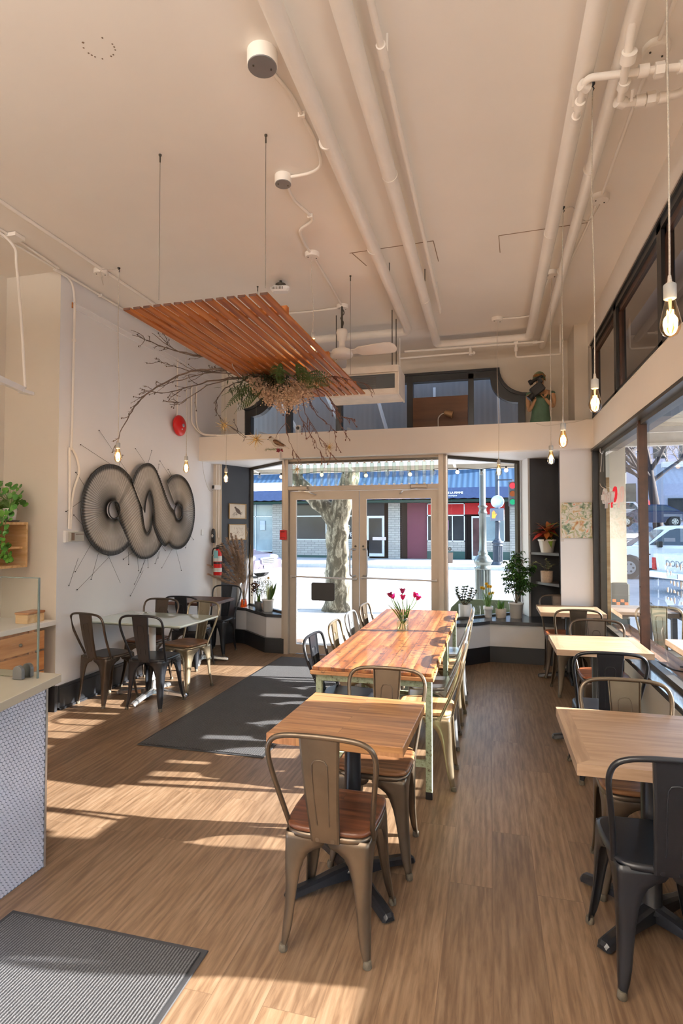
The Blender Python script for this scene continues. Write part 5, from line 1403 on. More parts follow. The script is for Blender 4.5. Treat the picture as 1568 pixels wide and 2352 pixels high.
# croton on the niche shelf
t, h = pot('potted_croton', 'red and green croton in a white pot on the upper niche shelf', .69, 7.56, 1.325, .074, .105, .165, M_CER, group='plants on the niche shelves', rim=.02)
M_CR = [plain('croton_'+n, c, .3, var=.35, scale=14) for n, c in (('orange',(.42,.13,.03)),('red',(.35,.035,.025)),('green',(.16,.27,.03)),('dark',(.06,.025,.015)))]
ml = [MB() for _ in range(4)]
m = MB()
for k in range(48):
    a = rg.uniform(0,2*PI); zz = rg.uniform(.03,.24); base = V(rg.uniform(-.03,.03),rg.uniform(-.03,.03),h+zz*.7)
    if k % 5 == 0: m.tube([(0,0,h), base*.6+V(0,0,h*.4), base], .005, 5)
    d = V(math.cos(a), math.sin(a)*.7-.15, rg.uniform(-.35,.9)); ml[rg.choice([0,0,1,1,2,3,3])].leaf(base, d, rg.uniform(.12,.19), rg.uniform(.045,.065), (0,-.3,1), rg.uniform(.2,.5), 5)
for d, c in (((.45,-.5,.9),0),((.5,-.6,.6),2),((-.1,-.9,-.25),0),((-.9,-.3,-.4),1),((-1,0,.0),3),((-.5,-.5,.8),0)):
    ml[c].leaf((d[0]*.03,-.03,h+.11), d, .19, .07, (0,-.4,1), .25, 5)
m.build('stem', M_STEM, t)
for i, q in enumerate(ml): q.build('leaves', M_CR[i], t)
t, h = pot('potted_variegated_plant', 'small variegated succulent in a beige textured pot on the lower niche shelf', .685, 7.58, .95, .070, .074, .145, plain('textured_beige_pot', (.60,.48,.38), .7, var=.15, scale=50, bmp=.5, bscale=90), group='plants on the niche shelves')
m = MB(); l = MB()
for s in ([(0,0,h),(.0,-.01,.22),(-.01,-.01,.30)],[(0,0,h),(-.08,-.03,.23),(-.15,-.04,.25),(-.19,-.05,.20)],[(0,0,h),(.05,-.02,.20),(.09,-.02,.23)],[(0,0,h),(.03,0,.2),(.02,0,.26)]):
    P = smooth_path(s,5); m.tube(P, .003, 5)
    for p in P[3:]:
        for _ in range(4):
            a = rg.uniform(0,2*PI); l.leaf(p, (math.cos(a),math.sin(a),rg.uniform(-.2,.7)), .030, .022, n=3, bend=.1)
m.build('stem', M_STEM, t); l.build('leaves', plain('variegated_leaf', (.50,.54,.32), .45, var=.4, scale=40), t)
# snake plant
t, h = pot('potted_snake_plant', 'snake plant in a tapered white pot on the left window seat', -2.93, 7.27, .5, .062, .082, .165, rim=.015)
m = MB(); e = MB()
for k in range(11):
    a = rg.uniform(0,2*PI); tilt = rg.uniform(.05,.38); l_ = rg.uniform(.16,.29); p = (.025*math.cos(a),.025*math.sin(a),h-.01); d = (tilt*math.cos(a),tilt*math.sin(a),1)
    up = (math.cos(a+1),math.sin(a+1),0)
    m.leaf(p, d, l_, .042, up, .05, 6, .25); e.leaf((p[0]+.0008*math.sin(a),p[1]+.0012,p[2]), d, l_*1.01, .047, up, .05, 6, .22)
m.build('leaves', M_LEAFD, t); e.build('leaf_margin', plain('yellow_green_margin', (.40,.42,.12), .5), t)
# small companions
t, h = pot('potted_hyacinth', 'dark grey pot with green shoots at the window, left of the snake plant', -3.13, 7.42, .5, .046, .056, .11, plain('dark_grey_pot', (.10,.105,.11), .5))
m = MB()
for _ in range(16): a = rg.uniform(0,2*PI); s = rg.uniform(0,.3); m.leaf((rg.uniform(-.02,.02),rg.uniform(-.02,.02),h), (s*math.cos(a),s*math.sin(a),1), rg.uniform(.10,.17), .02, bend=.08, n=3)
m.build('leaves', M_GSTEM, t)
m = MB()
for _ in range(5):
    x = rg.uniform(-.02,.02); m.tube([(x,0,h),(x*1.5,0,h+.2)], .002, 4)
m.build('flower_stem', M_GSTEM, t)
t, h = pot('small_bowl_pot', 'small beige bowl tucked behind the snake plant pot', -3.04, 7.40, .5, .03, .045, .09, plain('rose_beige_pot', (.45,.36,.31), .6))
m = MB(); 
for _ in range(10): m.leaf((rg.uniform(-.02,.02),0,h), (rg.uniform(-.3,.3),0,1), .06, .01, n=2)
m.build('shoots', M_GSTEM, t)
t = thing('yellow_flower_stem', 'single yellow flower head on a stem above the snake plant', 'flower', (-3.02,7.50,.5))
m = MB(); m.tube([(0,0,.0),(-.01,0,.25),(.0,0,.43)], .0035, 6); m.build('stem', M_GSTEM, t)
m = MB()
for _ in range(60):
    d = V(rg.uniform(-1,1),rg.uniform(-1,1),rg.uniform(-.3,.8)).normalized(); m.leaf((0,0,.43), d, .032, .010, n=2)
m.build('petals', M_YEL, t)
t = thing('dried_bud_bouquet', 'bouquet of dark dried buds by the amber vase', 'bouquet', (-3.22,7.50,.5))
m = MB(); bd = MB()
for _ in range(24):
    a = rg.uniform(0,2*PI); s = rg.uniform(0,.26); q = V(s*math.cos(a)*.25, s*math.sin(a)*.25, rg.uniform(.22,.36)); m.tube([(0,0,0), q*.6, q], .0014, 3)
    for _k in range(4): bd.sph(q+V(rg.gauss(0,.016),rg.gauss(0,.016),rg.gauss(0,.02)), .010, 6, 4)
m.build('stems', M_STEM, t); bd.build('buds', plain('dried_brown_bud', (.10,.045,.03), .7, var=.3), t)
t = thing('white_dried_bouquet', 'white feathery dried bunch against the left display window', 'bouquet', (-3.10,7.53,.5))
m = MB()
for _ in range(900):
    a = rg.uniform(0,2*PI); r = rg.random()**.5; c = V(r*.13*math.cos(a), r*.05*math.sin(a), .30+.15*rg.uniform(-1,1)*(1-r*.6)); d = V(rg.uniform(-1,1),rg.uniform(-1,1),rg.uniform(-.5,1))
    m.leaf(c, d, .030, .009, n=2)
m.build('blossom', plain('white_dried_blossom', (.50,.50,.36), .8, var=.15, scale=60), t)
m = MB()
for _ in range(10): m.tube([(0,0,0),(rg.uniform(-.06,.06),0,.25)], .0015, 4)
m.build('stems', M_STEM, t)
t = thing('evergreen_sprig', 'dark evergreen sprig above the white dried bunch', 'sprig', (-3.20,7.55,.5))
m = MB()
for _ in range(160):
    a = rg.uniform(0,2*PI); c = V(rg.gauss(0,.04), rg.gauss(0,.02), .44+rg.gauss(0,.055)); m.leaf(c, (math.cos(a),math.sin(a),rg.uniform(0,1)), .05, .008, n=2)
m.tube([(0,0,0),(0,0,.45)], .003, 4); m.build('needles', M_FERND, t)
# amber vase with pampas grass
t = thing('amber_vase', 'clear vase half full of amber liquid on the left window seat', 'vase', (-3.40,7.52,.5))
prof = [(.045,.004),(.050,.01),(.050,.05),(.040,.11),(.030,.15),(.026,.20),(.030,.235)]
m = MB(); m.lathe(prof, 22, caps=False); m.build('vase_glass', glass('vase_glass', (.95,.93,.88), 1.8), t)
m = MB(); m.lathe([(.044,.008),(.047,.012),(.047,.05),(.037,.11),(.034,.122),(.002,.123)], 22); m.build('amber_liquid', glass('amber_liquid', (.80,.26,.02), 1.0), t)
t = thing('pampas_plumes', 'tan pampas grass plumes fanning out of the amber vase', 'dried grass', (-3.40,7.52,.5))
M_PAMP = plain('pampas_plume', (.56,.40,.29), .9, var=.25, scale=30)
M_STRAW = plain('straw_stem', (.50,.32,.14), .8, var=.2)
for x, z, l_ in ((-.15,.97,-.22),(-.10,1.03,-.20),(-.05,1.0,-.16),(.02,.95,-.12),(-.23,.86,-.28),(-.30,.62,-.42),(-.27,.74,-.36),(-.08,.86,-.22),(-.18,.90,-.30),(-.02,.78,-.14),(-.29,.50,-.44)):
    tip = V(x, l_, z); d = (tip-V(0,0,.2)).normalized(); P = smooth_path([(rg.uniform(-.01,.01),0,.03),(x*.18,0,.28),(x*.62,tip.y*.5,.2+(z-.2)*.66),tuple(tip)], 6)
    m = MB(); m.tube(P, .002, 4); s = m.build('stem', M_STRAW, t)
    m = MB(); k0 = int(len(P)*(.42))
    for i in range(k0, len(P)-1):
        for _ in range(60):
            u = (i-k0)/(len(P)-1-k0); w = .085*math.sin(PI*min(1,u*.8+.15)); f = (P[min(i+1,len(P)-1)]-P[i]).normalized()
            a = rg.uniform(0,2*PI); c = P[i]+f*rg.uniform(0,.03); o_ = V(math.cos(a),math.sin(a)*.8,rg.uniform(-.3,.3)); e_ = c + o_*w*rg.uniform(.4,1) + f*.06 + V(0,0,-.012)
            q = (c+e_)/2+f*.012; n_ = o_.cross(f)*.0026; m._add([c-n_,c+n_,q+n_,q-n_], [(0,1,2,3)]); m._add([q-n_,q+n_,e_], [(0,1,2)])
    m.build('plume', M_PAMP, s)
for k in range(26):
    x = rg.uniform(-.02,.16); m = MB(); P = [(rg.uniform(-.01,.01),0,.05),(x*.5,rg.uniform(-.03,.03),.35),(x+rg.uniform(-.03,.03),rg.uniform(-.05,.05),rg.uniform(.5,.95))]; m.tube(smooth_path(P,4), .0016, 3); m.build('dark_twig' if k%2 else 'stem', M_TWIGR if k%2 else M_STRAW, t)
for x, z in ((.06,1.08),(.06,.68)):
    m = MB(); m.tube([(0,0,.1),(x*.5,0,z*.6),(x,-.02,z)], .0018, 4)
    for i in range(14): m.leaf((x-.03+.003*i,-.02,z-.12+.012*i), (rg.uniform(-.5,.5),0,1), .03, .007, n=2)
    m.build('wheat_ear', M_STRAW, t)
# tall galvanised vase beside it
t = thing('galvanised_vase', 'tall flared silver vase standing against the dark bay wall', 'vase', (-3.535,7.62,.5))
m = MB(); m.lathe([(.055,0),(.060,.01),(.045,.12),(.042,.25),(.065,.42),(.063,.42),(.040,.25),(.03,.02)], 24, caps=False); m.build('body', plain('galvanised_sheet', (.60,.62,.64), .3, .6, var=.15, scale=10), t)
# tulips in a jar on the long table
t = thing('tulip_bouquet', 'magenta tulips with pale stems in the jar on the long table', 'flowers', (-.72,4.80,.762), 0)
M_TUL = plain('magenta_petal', (.62,.015,.22), .4, var=.2, scale=30); M_TULD = plain('purple_petal', (.30,.03,.12), .5, var=.3, scale=30)
for x, y, z, c in ((-.10,0,.28,1),(-.075,-.02,.27,0),(0,0,.315,1),(.005,-.02,.265,0),(.10,0,.285,0),(.125,-.02,.265,0)):
    m = MB(); P = smooth_path([(-x*.25,-y,.012),(x*.1,y,.13),(x*.7,y,z*.75),(x,y,z)],5); m.tube(P, .0032, 6); s = m.build('stem', M_GSTEM, t)
    m = MB(); d = (P[-1]-P[-3]).normalized()
    for k in range(6):
        a = 2*PI*k/6; ax = V(math.cos(a),math.sin(a),0); ax = (ax-d*ax.dot(d)).normalized(); m.leaf(P[-1]-d*.004, (d*1.0+ax*.42), .055, .040, -ax, .25, 4, .5)
    m.build('petals', M_TULD if c else M_TUL, s)
for x, z in ((-.085,.22),(-.04,.25),(-.06,.18),(.05,.24),(.075,.21),(.03,.2),(-.02,.23)):
    m = MB(); d = V(x*1.3, rg.uniform(-.05,.05), .2); m.leaf((x*.1,0,.06), d, z*1.0, .040, (1,.4,0), .18, 6, .35); m.build('leaf', M_LEAFB, t)
t = thing('jar_vase', 'clear glass jar of water holding the tulips on the long table', 'vase', (-.72,4.80,.7605))
m = MB(); m.lathe([(.044,.001),(.050,.006),(.051,.10),(.046,.118),(.036,.128),(.036,.150),(.039,.153)], 26, caps=False); m.build('jar_glass', glass('tulip_jar_glass', (.94,.97,.95), 2.0), t)
m = MB(); m.lathe([(.045,.005),(.0475,.01),(.0475,.085),(.002,.086)], 26); m.build('water', glass('water', (.90,.95,.84), .8), t)
# trailing coin-leaf plant on the cubby
t = thing('trailing_plant', 'trailing plant with round green leaves in a white pot on the wall cubby', 'potted plant', (-4.10,4.12,1.682))
m = MB(); m.lathe([(.035,.012),(.045,.02),(.058,.12),(.054,.12)], 20, caps=False); m.build('pot', M_CER, t)
m = MB(); m.lathe([(.07,0),(.078,.014),(.02,.016)], 20); m.build('saucer', M_DKB, t)
m = MB(); l = [MB(), MB()]
def coin(c, d, r):
    c = Vector(c); d = Vector(d).normalized(); x = d.cross(V(0,0,1)); x = x.normalized() if x.length > .01 else V(1,0,0); y = x.cross(d)
    q = l[rg.random() < .5]; b0 = [c + x*r*math.cos(2*PI*k/12) + y*r*math.sin(2*PI*k/12) for k in range(12)]
    q._add(b0+[c-d*r*.15], [(k,(k+1)%12,12) for k in range(12)], True)
for _ in range(70):
    a = rg.uniform(0,2*PI); rr = rg.uniform(.06,.22); c = V(rr*math.cos(a)-.03, rr*math.sin(a)*.55-.03, .12+rg.uniform(-.02,.26)*(1.1-rr*2.2)); m.tube([(0,0,.1), c*.5+V(0,0,.09), c], .0018, 4)
    coin(c, (rg.uniform(-.4,.5),-1,rg.uniform(.1,1.1)), rg.uniform(.018,.032))
tr = smooth_path([(.05,-.06,.1),(.11,-.15,.02),(.12,-.18,-.12),(.16,-.18,-.26),(.19,-.17,-.34)], 8)
m.tube(tr, .003, 5)
for p in tr[3:]:
    for _ in range(2):
        c = p + V(rg.uniform(-.07,.06), rg.uniform(-.05,.0), rg.uniform(-.02,.03)); m.tube([p,c], .0014, 4); coin(c, (rg.uniform(-.3,.3),-1,rg.uniform(0,.7)), rg.uniform(.016,.027))
m.build('stems', M_GSTEM, t); l[0].build('leaves', M_LEAFB, t); l[1].build('leaves', plain('mid_green_leaf', (.05,.17,.025), .35, var=.3, scale=12), t)

# ------------------------------------------------------------------ string-art sculpture on the left wall
def mat_fan():
    m, nt, out = nodemat('string_fan')
    bb = bsdf(nt, out, .45, .1)
    at = N(nt, 'ShaderNodeAttribute'); at.attribute_name = 'edge'; af = N(nt, 'ShaderNodeAttribute'); af.attribute_name = 'fold'; mx_ = N(nt, 'ShaderNodeMix'); mx_.data_type = 'RGBA'; mx_.blend_type = 'MULTIPLY'
    L(nt, ramp(nt, at.outputs['Fac'], [(0,(.012,.011,.010)),(.06,(.025,.024,.022)),(.17,(.50,.49,.47)),(.5,(.86,.86,.85)),(.83,(.66,.65,.63)),(.91,(.05,.048,.045)),(1,(.012,.011,.010))]), mx_.inputs[6]); mx_.inputs[7].default_value = (.26,.25,.24,1); L(nt, af.outputs['Fac'], mx_.inputs[0]); L(nt, mx_.outputs[2], bb.inputs['Base Color'])
    return m
M_FAN = mat_fan()
WX = -3.715
def rail_pairs(pairs, per):
    """dense, matched samples along two curves given as pairs of control points"""
    I = smooth_path([(p[0][0],p[0][1],0) for p in pairs], per); O_ = smooth_path([(p[1][0],p[1][1],0) for p in pairs], per)
    A = [I[0]]; B = [O_[0]]; need = .019
    acc = 0
    for i in range(1, len(I)):
        acc += max((I[i]-I[i-1]).length, (O_[i]-O_[i-1]).length)
        if acc >= need*.55: A.append(I[i]); B.append(O_[i]); acc = 0
    return A, B
def ribbon(name, pairs, xoff, depth=.015):
    """pleated strip between two curves on the wall (y,z); folds alternate in depth"""
    I, Oo = rail_pairs(pairs, 14); n = len(I)
    m = MB(); vals = []; K = 8
    for i in range(n):
        dx = depth*(.5 if i%2 else -.5)
        for j in range(K):
            u = j/(K-1); p = I[i].lerp(Oo[i], u); m.v.append((xoff + dx*(.25+.75*min(1, 4*u*(1-u)+.2)), p[0], p[1])); vals.append(u)
    for i in range(n-1):
        for j in range(K-1):
            a = i*K+j; m.f.append((a,a+1,a+K+1,a+K)); m.m.append(0); m.sm.append(False)
    o = m.build(name, M_FAN, fan)
    af = o.data.attributes.new('fold', 'FLOAT', 'POINT'); af.data.foreach_set('value', [.85*(i%2) for i in range(n) for j in range(K)])
    at = o.data.attributes.new('edge', 'FLOAT', 'POINT'); at.data.foreach_set('value', vals)
    md = o.modifiers.new('thickness','SOLIDIFY'); md.thickness = .002
    return I, Oo
fan = thing('wall_sculpture', 'black and silver pleated sculpture of three interlaced discs on the left wall', 'wall art')
def pol(c, r, a, sy=1): return (c[0]+r*sy*math.cos(R(a)), c[1]+r*math.sin(R(a)))
c1, c3 = (5.01,1.815), (6.24,1.83)
PA = [(pol(c1,.092,a), pol(c1,.46,a)) for a in range(-50,-301,-14)]
PA += [((5.055,1.845),(5.275,2.19)),((5.08,1.80),(5.38,2.09)),((5.115,1.74),(5.45,1.99)),((5.16,1.66),(5.50,1.90)),((5.22,1.56),(5.525,1.80)),((5.285,1.455),(5.545,1.71)),((5.37,1.36),(5.565,1.64)),((5.48,1.30),(5.59,1.595)),((5.60,1.285),(5.62,1.575)),((5.72,1.305),(5.655,1.60)),((5.83,1.36),(5.69,1.67)),((5.92,1.44),(5.72,1.80))]
PB = [((5.545,1.80),(5.31,2.14)),((5.555,1.89),(5.37,2.24)),((5.58,1.97),(5.47,2.32)),((5.61,2.02),(5.57,2.355)),((5.64,2.03),(5.66,2.355)),((5.67,1.99),(5.75,2.31)),((5.70,1.91),(5.83,2.22)),((5.715,1.81),(5.90,2.12)),((5.72,1.72),(5.96,2.03)),((5.73,1.64),(6.03,1.94)),((5.78,1.56),(6.09,1.88)),((5.85,1.48),(6.14,1.85)),((5.95,1.42),(6.175,1.81))]
PB += [(pol(c3,.455,a,.88), pol(c3,.088,a,.9)) for a in range(-122,141,14)]
IA, OA = ribbon('pleated_ribbon', PA, WX)
IB, OB = ribbon('pleated_ribbon', PB, WX+.016)
# dark rope edges and centre rings
m = MB()
m.tube([(WX+.0,p.x,p.y) for p in OA], .006, 6); m.build('edge_cord', plain('black_cord', (.012,.011,.01), .5), fan)
m = MB(); m.tube([(WX+.016,p.x,p.y) for p in IB], .006, 6); m.build('edge_cord', MATS['black_cord'], fan)
for c in (c1, c3):
    m = MB(); m.tube([(WX+.02,c[0]+.09*math.cos(a),c[1]+.09*math.sin(a)) for a in [2*PI*i/20 for i in range(20)]], .007, 6, closed=True); m.build('centre_ring', MATS['black_cord'], fan)
rg = random.Random(8)
pins = [(4.58,2.42,4.99,2.27),(4.84,2.60,5.24,2.23),(4.52,2.15,4.60,2.02),(4.40,1.78,4.58,1.90),(4.50,1.75,4.57,1.66),(4.53,1.22,4.70,1.48),(4.45,1.10,4.52,1.35),(4.56,1.05,5.0,1.36),(4.75,1.13,4.80,1.38),(5.00,1.35,5.15,1.06),(5.22,2.40,5.10,2.27),(5.44,2.50,5.56,2.36),(5.75,2.52,5.62,2.36),(5.90,2.38,5.80,2.24),(5.92,2.42,6.12,2.22),(6.10,2.34,6.12,2.25),(6.36,2.22,6.20,2.25),(6.55,2.15,6.50,2.02),(6.72,1.98,6.60,2.02),(6.70,1.82,6.63,1.81),(6.72,1.48,6.58,1.53),(6.52,1.38,6.50,1.52),(5.25,1.30,5.38,1.38),(5.34,1.24,5.28,1.38),(5.45,1.02,5.60,1.29),(5.52,1.16,5.44,1.32),(5.56,1.14,5.58,1.29),(5.70,1.18,5.63,1.30),(5.84,1.22,5.86,1.36),(5.90,1.28,5.88,1.37),(5.98,1.16,6.14,1.38),(6.05,1.36,5.92,1.42),(6.42,1.10,6.22,1.38),(5.38,.90,5.55,1.16)]
for a, b2, c, d in pins:
    m = MB(); m.cyl((-3.752,a,b2),(WX,c,d),.0017,n=4); m.sph((-3.754,a,b2),.006,6,4); m.build('pin_wire', M_BLACK, fan)

# ------------------------------------------------------------------ wall fittings
t = thing('alarm_bell', 'round red alarm bell high on the left wall', 'alarm bell', (-3.76,6.28,2.90))
m = MB(); m.X = Matrix.Rotation(R(90),4,'Y'); m.lathe([(.06,.0),(.06,.03),(.125,.03),(.130,.045),(.125,.065),(.10,.085),(.05,.097),(.018,.10),(.002,.101)], 30); m.build('gong', M_RED, t)
m = MB(); m.X = Matrix.Rotation(R(90),4,'Y'); m.lathe([(.022,.099),(.022,.106),(.002,.107)], 16); m.build('centre_badge', plain('blue_grey_badge', (.35,.42,.52), .4), t)
m = MB(); m.sph((.094,-.02,-.05),.010,8,6); m.build('cap_nut', M_CHROME, t)
m = MB(); m.cyl((.012,0,.12),(.012,0,.85),.008,n=8); m.build('conduit', M_PIPE, t)
t = thing('thermostat', 'white wall thermostat with a grey slotted face beside the sculpture', 'thermostat', (-3.76,4.47,1.55))
m = MB(); m.bbox(0,-.10,-.055,.03,.07,.055,.004); m.build('base', M_WHITE, t)
m = MB(); m.bbox(.028,-.065,-.045,.055,.115,.045,.004); fc = m.build('cover', plain('grey_beige_plastic', (.42,.41,.37), .5), t)
m = MB(); m.box(.0545,-.055,-.035,.0565,-.015,.035); m.box(.0545,.0,.018,.0565,.11,.024); m.build('grille', plain('brown_grille', (.16,.10,.06), .6), fc)
t = thing('fire_extinguisher', 'red fire extinguisher with a pale blue tag on the wall by the left bay', 'fire extinguisher', (-3.64,7.18,.985))
m = MB(); m.lathe([(.052,0),(.057,.008),(.058,.27),(.050,.31),(.026,.335),(.022,.36)], 24); m.build('cylinder', M_RED, t)
m = MB(); m.lathe([(.0588,.045),(.0588,.10)], 24, caps=False); m.lathe([(.0588,.19),(.0588,.265)], 24, caps=False); m.build('label_band', plain('white_label', (.7,.7,.68), .6), t)
m = MB(); m.lathe([(.0592,.155),(.0592,.18)], 24, caps=False); m.build('dark_band', M_BLACK, t)
m = MB(); m.cyl((0,0,.35),(0,0,.385),.018); m.slab((-.02,0,.385),(.09,-.01,.40),.022,.010); m.slab((-.02,0,.40),(.10,-.01,.435),.020,.006); m.build('valve_head', M_BLACK, t)
m = MB(); m.tube(smooth_path([(.01,-.02,.37),(-.05,-.03,.36),(-.068,-.03,.26),(-.066,-.03,.1)],6), .009, 7); m.build('hose', M_BLACK, t)
m = MB(); m.box(-.03,-.062,.235,.035,-.0595,.34); m.build('inspection_tag', plain('pale_blue_tag', (.22,.50,.56), .6), t)
t = thing('emergency_torch', 'black torch in a wall clip above the fire extinguisher', 'torch', (-3.72,7.20,1.425))
m = MB(); m.lathe([(.018,0),(.026,.01),(.026,.16),(.020,.19),(.012,.20)], 16); m.build('body', M_BLACK, t)
m = MB(); m.box(-.008,-.029,.08,.008,-.026,.12); m.box(-.018,-.029,.093,.018,-.026,.107); m.build('white_cross', M_WHITE, t)
t = thing('security_camera', 'small white security camera on the beige strip by the left bay', 'camera', (-3.66,7.26,2.20), R(-25))
m = MB(); m.bbox(-.03,-.11,-.03,.035,.0,.032,.006); m.build('body', M_WHITE, t)
m = MB(); m.bbox(-.022,-.115,-.022,.027,-.108,.024,.003); m.build('lens_plate', M_BLACK, t)
m = MB(); m.cyl((-.03,-.02,0),(-.07,.0,.0),.012); m.build('bracket', M_WHITE, t)
t = thing('fire_pull_station', 'small red pull station on the left door jamb', 'fire alarm', (-2.60,6.995,1.48))
m = MB(); m.bbox(-.042,-.05,0,.042,.0,.125,.005); m.build('case', M_RED, t)
m = MB(); m.box(-.026,-.053,.095,.026,-.049,.112); m.box(-.034,-.053,.02,.034,-.0495,.03); m.build('handle_bar', plain('dark_red', (.20,.01,.01), .4), t)
one(MB().bbox(-3.76,6.93,1.535,-3.752,7.0,1.615,.002), 'light_switch', M_WHITE, 'white outlet plate on the left wall right of the sculpture', 'switch')
# framed sketches on the dark bay wall
def ang_frame(label, s, z0, z1, bird):
    a = V(-3.645,7.302,0); b2 = V(-3.43,7.86,0); d = (b2-a).normalized(); nrm = V(d.y,-d.x,0)
    t = thing('framed_sketch', label, 'picture', tuple(a+d*s+nrm*.002+V(0,0,z0)), math.atan2(d.y,d.x), 'sketches on the dark bay wall')
    w, h = .34, z1-z0
    m = MB()
    m.box(0,-.012,0,w,0,.010); m.box(0,-.012,h-.010,w,0,h); m.box(0,-.012,.01,.012,0,h-.01); m.box(w-.012,-.012,.01,w,0,h-.01); m.build('frame', plain('brass_wood_frame', (.40,.24,.08), .4), t)
    m = MB(); m.box(.012,-.005,.01,w-.012,-.001,h-.01); m.build('paper', plain('cream_paper', (.70,.62,.52), .8), t)
    m = MB(); rr = random.Random(bird)
    if bird == 1:
        for i in range(34): u = i/33; c = (.13+.10*u, -.006, h*.72-h*.42*u); wv = .05*math.sin(PI*(u*.9+.08)); m.slab((c[0]-wv*.6,-.006,c[2]-wv*.3),(c[0]+wv*.6,-.006,c[2]+wv*.3),.0006,.004)
        m.sph((.125,-.006,h*.74),.02,8,6,(1,.1,.8))
    for i in range(26):
        x = w*.2+rr.random()*w*.6; z = h*.15+rr.random()*h*(.25 if bird == 1 else .6); m.slab((x,-.006,z),(x+rr.uniform(-.05,.05),-.006,z+rr.uniform(0,.04)),.0006,.0022)
    m.build('ink_drawing', plain('sepia_ink' if bird == 1 else 'rust_ink', (.13,.09,.07) if bird == 1 else (.25,.12,.08), .8), t)
ang_frame('small framed bird sketch on the dark bay wall, the upper one', .13, 1.765, 1.985, 1)
ang_frame('small framed flower sketch on the dark bay wall, behind the pampas plumes', .13, 1.46, 1.69, 2)
# abstract painting
def mat_paint():
    m, nt, out = nodemat('abstract_paint')
    bb = bsdf(nt, out, .5)
    v = coords(nt); n1 = N(nt,'ShaderNodeTexNoise'); n1.inputs['Scale'].default_value = 11; n1.inputs['Detail'].default_value = 3; n1.inputs['Distortion'].default_value = .9; L(nt, v, n1.inputs['Vector'])
    c = ramp(nt, n1.outputs['Fac'], [(.30,(.42,.13,.05)),(.38,(.62,.45,.22)),(.45,(.72,.68,.58)),(.52,(.78,.75,.68)),(.57,(.30,.36,.16)),(.62,(.62,.55,.33)),(.70,(.70,.66,.60))])
    n2 = N(nt,'ShaderNodeTexNoise'); n2.inputs['Scale'].default_value = 13; n2.inputs['Detail'].default_value = 2; n2.inputs['Distortion'].default_value = 1; L(nt, coords(nt, loc=(5,3,1)), n2.inputs['Vector'])
    c2 = ramp(nt, n2.outputs['Fac'], [(.3,(.10,.17,.13)),(.45,(.30,.38,.22)),(.55,(.80,.78,.74)),(.66,(.75,.30,.14)),(.8,(.35,.42,.60))])
    f = ramp(nt, noise(nt, coords(nt, loc=(1,9,2)), 10, 3, .5, 1), [(.50,(0,0,0)),(.58,(1,1,1))])
    L(nt, mixc(nt, f, c, c2), bb.inputs['Base Color']); bump(nt, bb, n1.outputs['Fac'], .4, .004); return m
t = thing('abstract_painting', 'small abstract painting in green, orange and white beside the dark niche', 'painting', (.80,6.968,1.515))
m = MB(); m.bbox(0,0,0,.323,.03,.408,.002); m.build('canvas', mat_paint(), t)
t = one(MB().box(.787,6.996,1.475,.822,6.9995,1.50), 'name_card', plain('card_white', (.66,.63,.60), .7), 'tiny title card under the abstract painting', 'card')
# board hanging in the left door
t = thing('door_board', 'blank black board hanging by a string from the left door push bar', 'sign', (-2.08,7.03,.70))
m = MB(); m.prism([(-.155,.015),(-.14,0),(.14,0),(.155,.015),(.155,.215),(.14,.23),(-.14,.23),(-.155,.215)], 'y', -.008, .004); m.build('board', plain('chalkboard', (.03,.028,.027), .7), t)
m = MB(); m.tube([(-.12,0,.225),(-.12,-.02,.30)], .0015, 4); m.tube([(.12,0,.225),(.12,-.02,.30)], .0015, 4); m.tube([(-.12,-.02,.262),(.12,-.02,.258)], .0012, 4); m.build('string', M_WIRE, t)
# suction hook and note on the right display window
t = thing('window_note', 'blank white note under a round suction cup on the right display window', 'note', (-.53,7.075,1.20))
m = MB(); m.X = Matrix.Rotation(R(44),4,'Z'); m._add([(-.0,0,-.0),(.115,0,.0),(.12,0,.13),(.005,0,.13)],[(0,1,2,3)]); o = m.build('paper', plain('note_paper', (.75,.72,.74), .8), t); md = o.modifiers.new('thickness','SOLIDIFY'); md.thickness = .001
m = MB(); m.X = Matrix.Rotation(R(44),4,'Z'); m.sph((.06,-.012,.175),.026,12,8,(1,.5,1)); m.build('suction_cup', plain('clear_silver_cup', (.5,.55,.6), .15, .6), t)
# green-backed seat outside the right display window, A-board outside the left
t = thing('outdoor_bench', 'dull green bench back outside, behind the plants of the right window seat', 'bench', (-.2,9.4,-.01))
m = MB(); m.prism([(-.50,.05),(.55,.05),(.55,.50),(-.28,.50),(-.42,.36)], 'y', 0, .03); m.build('bench_back', plain('dull_green_paint', (.09,.11,.06), .6), t)
m = MB(); m.box(-.48,-.3,.22,.55,0,.26); m.build('bench_seat', MATS['dull_green_paint'], t)
for x in (-.42,.48):
    m = MB(); m.box(x,-.28,0,x+.04,-.24,.22); m.build('leg', MATS['dull_green_paint'], t)
t = thing('sidewalk_board', 'white folding sidewalk board with a red round emblem outside the left display window', 'sign board', (-3.50,9.2,-.01), R(10))
m = MB(); m._add([(-.30,-.22,0),(.30,-.22,0),(.24,0,.66),(-.24,0,.66),(-.30,-.19,0),(.30,-.19,0),(.24,.02,.66),(-.24,.02,.66)], [(0,1,2,3),(7,6,5,4),(0,3,7,4),(1,5,6,2),(3,2,6,7),(0,4,5,1)]); m._add([(-.30,.22,0),(.30,.22,0),(.24,.0,.66),(-.24,.0,.66),(-.30,.25,0),(.30,.25,0),(.24,.03,.66),(-.24,.03,.66)], [(0,1,2,3),(7,6,5,4),(0,3,7,4),(1,5,6,2),(3,2,6,7),(0,4,5,1)]); bd = m.build('panel', plain('board_off_white', (.62,.64,.60), .5), t)
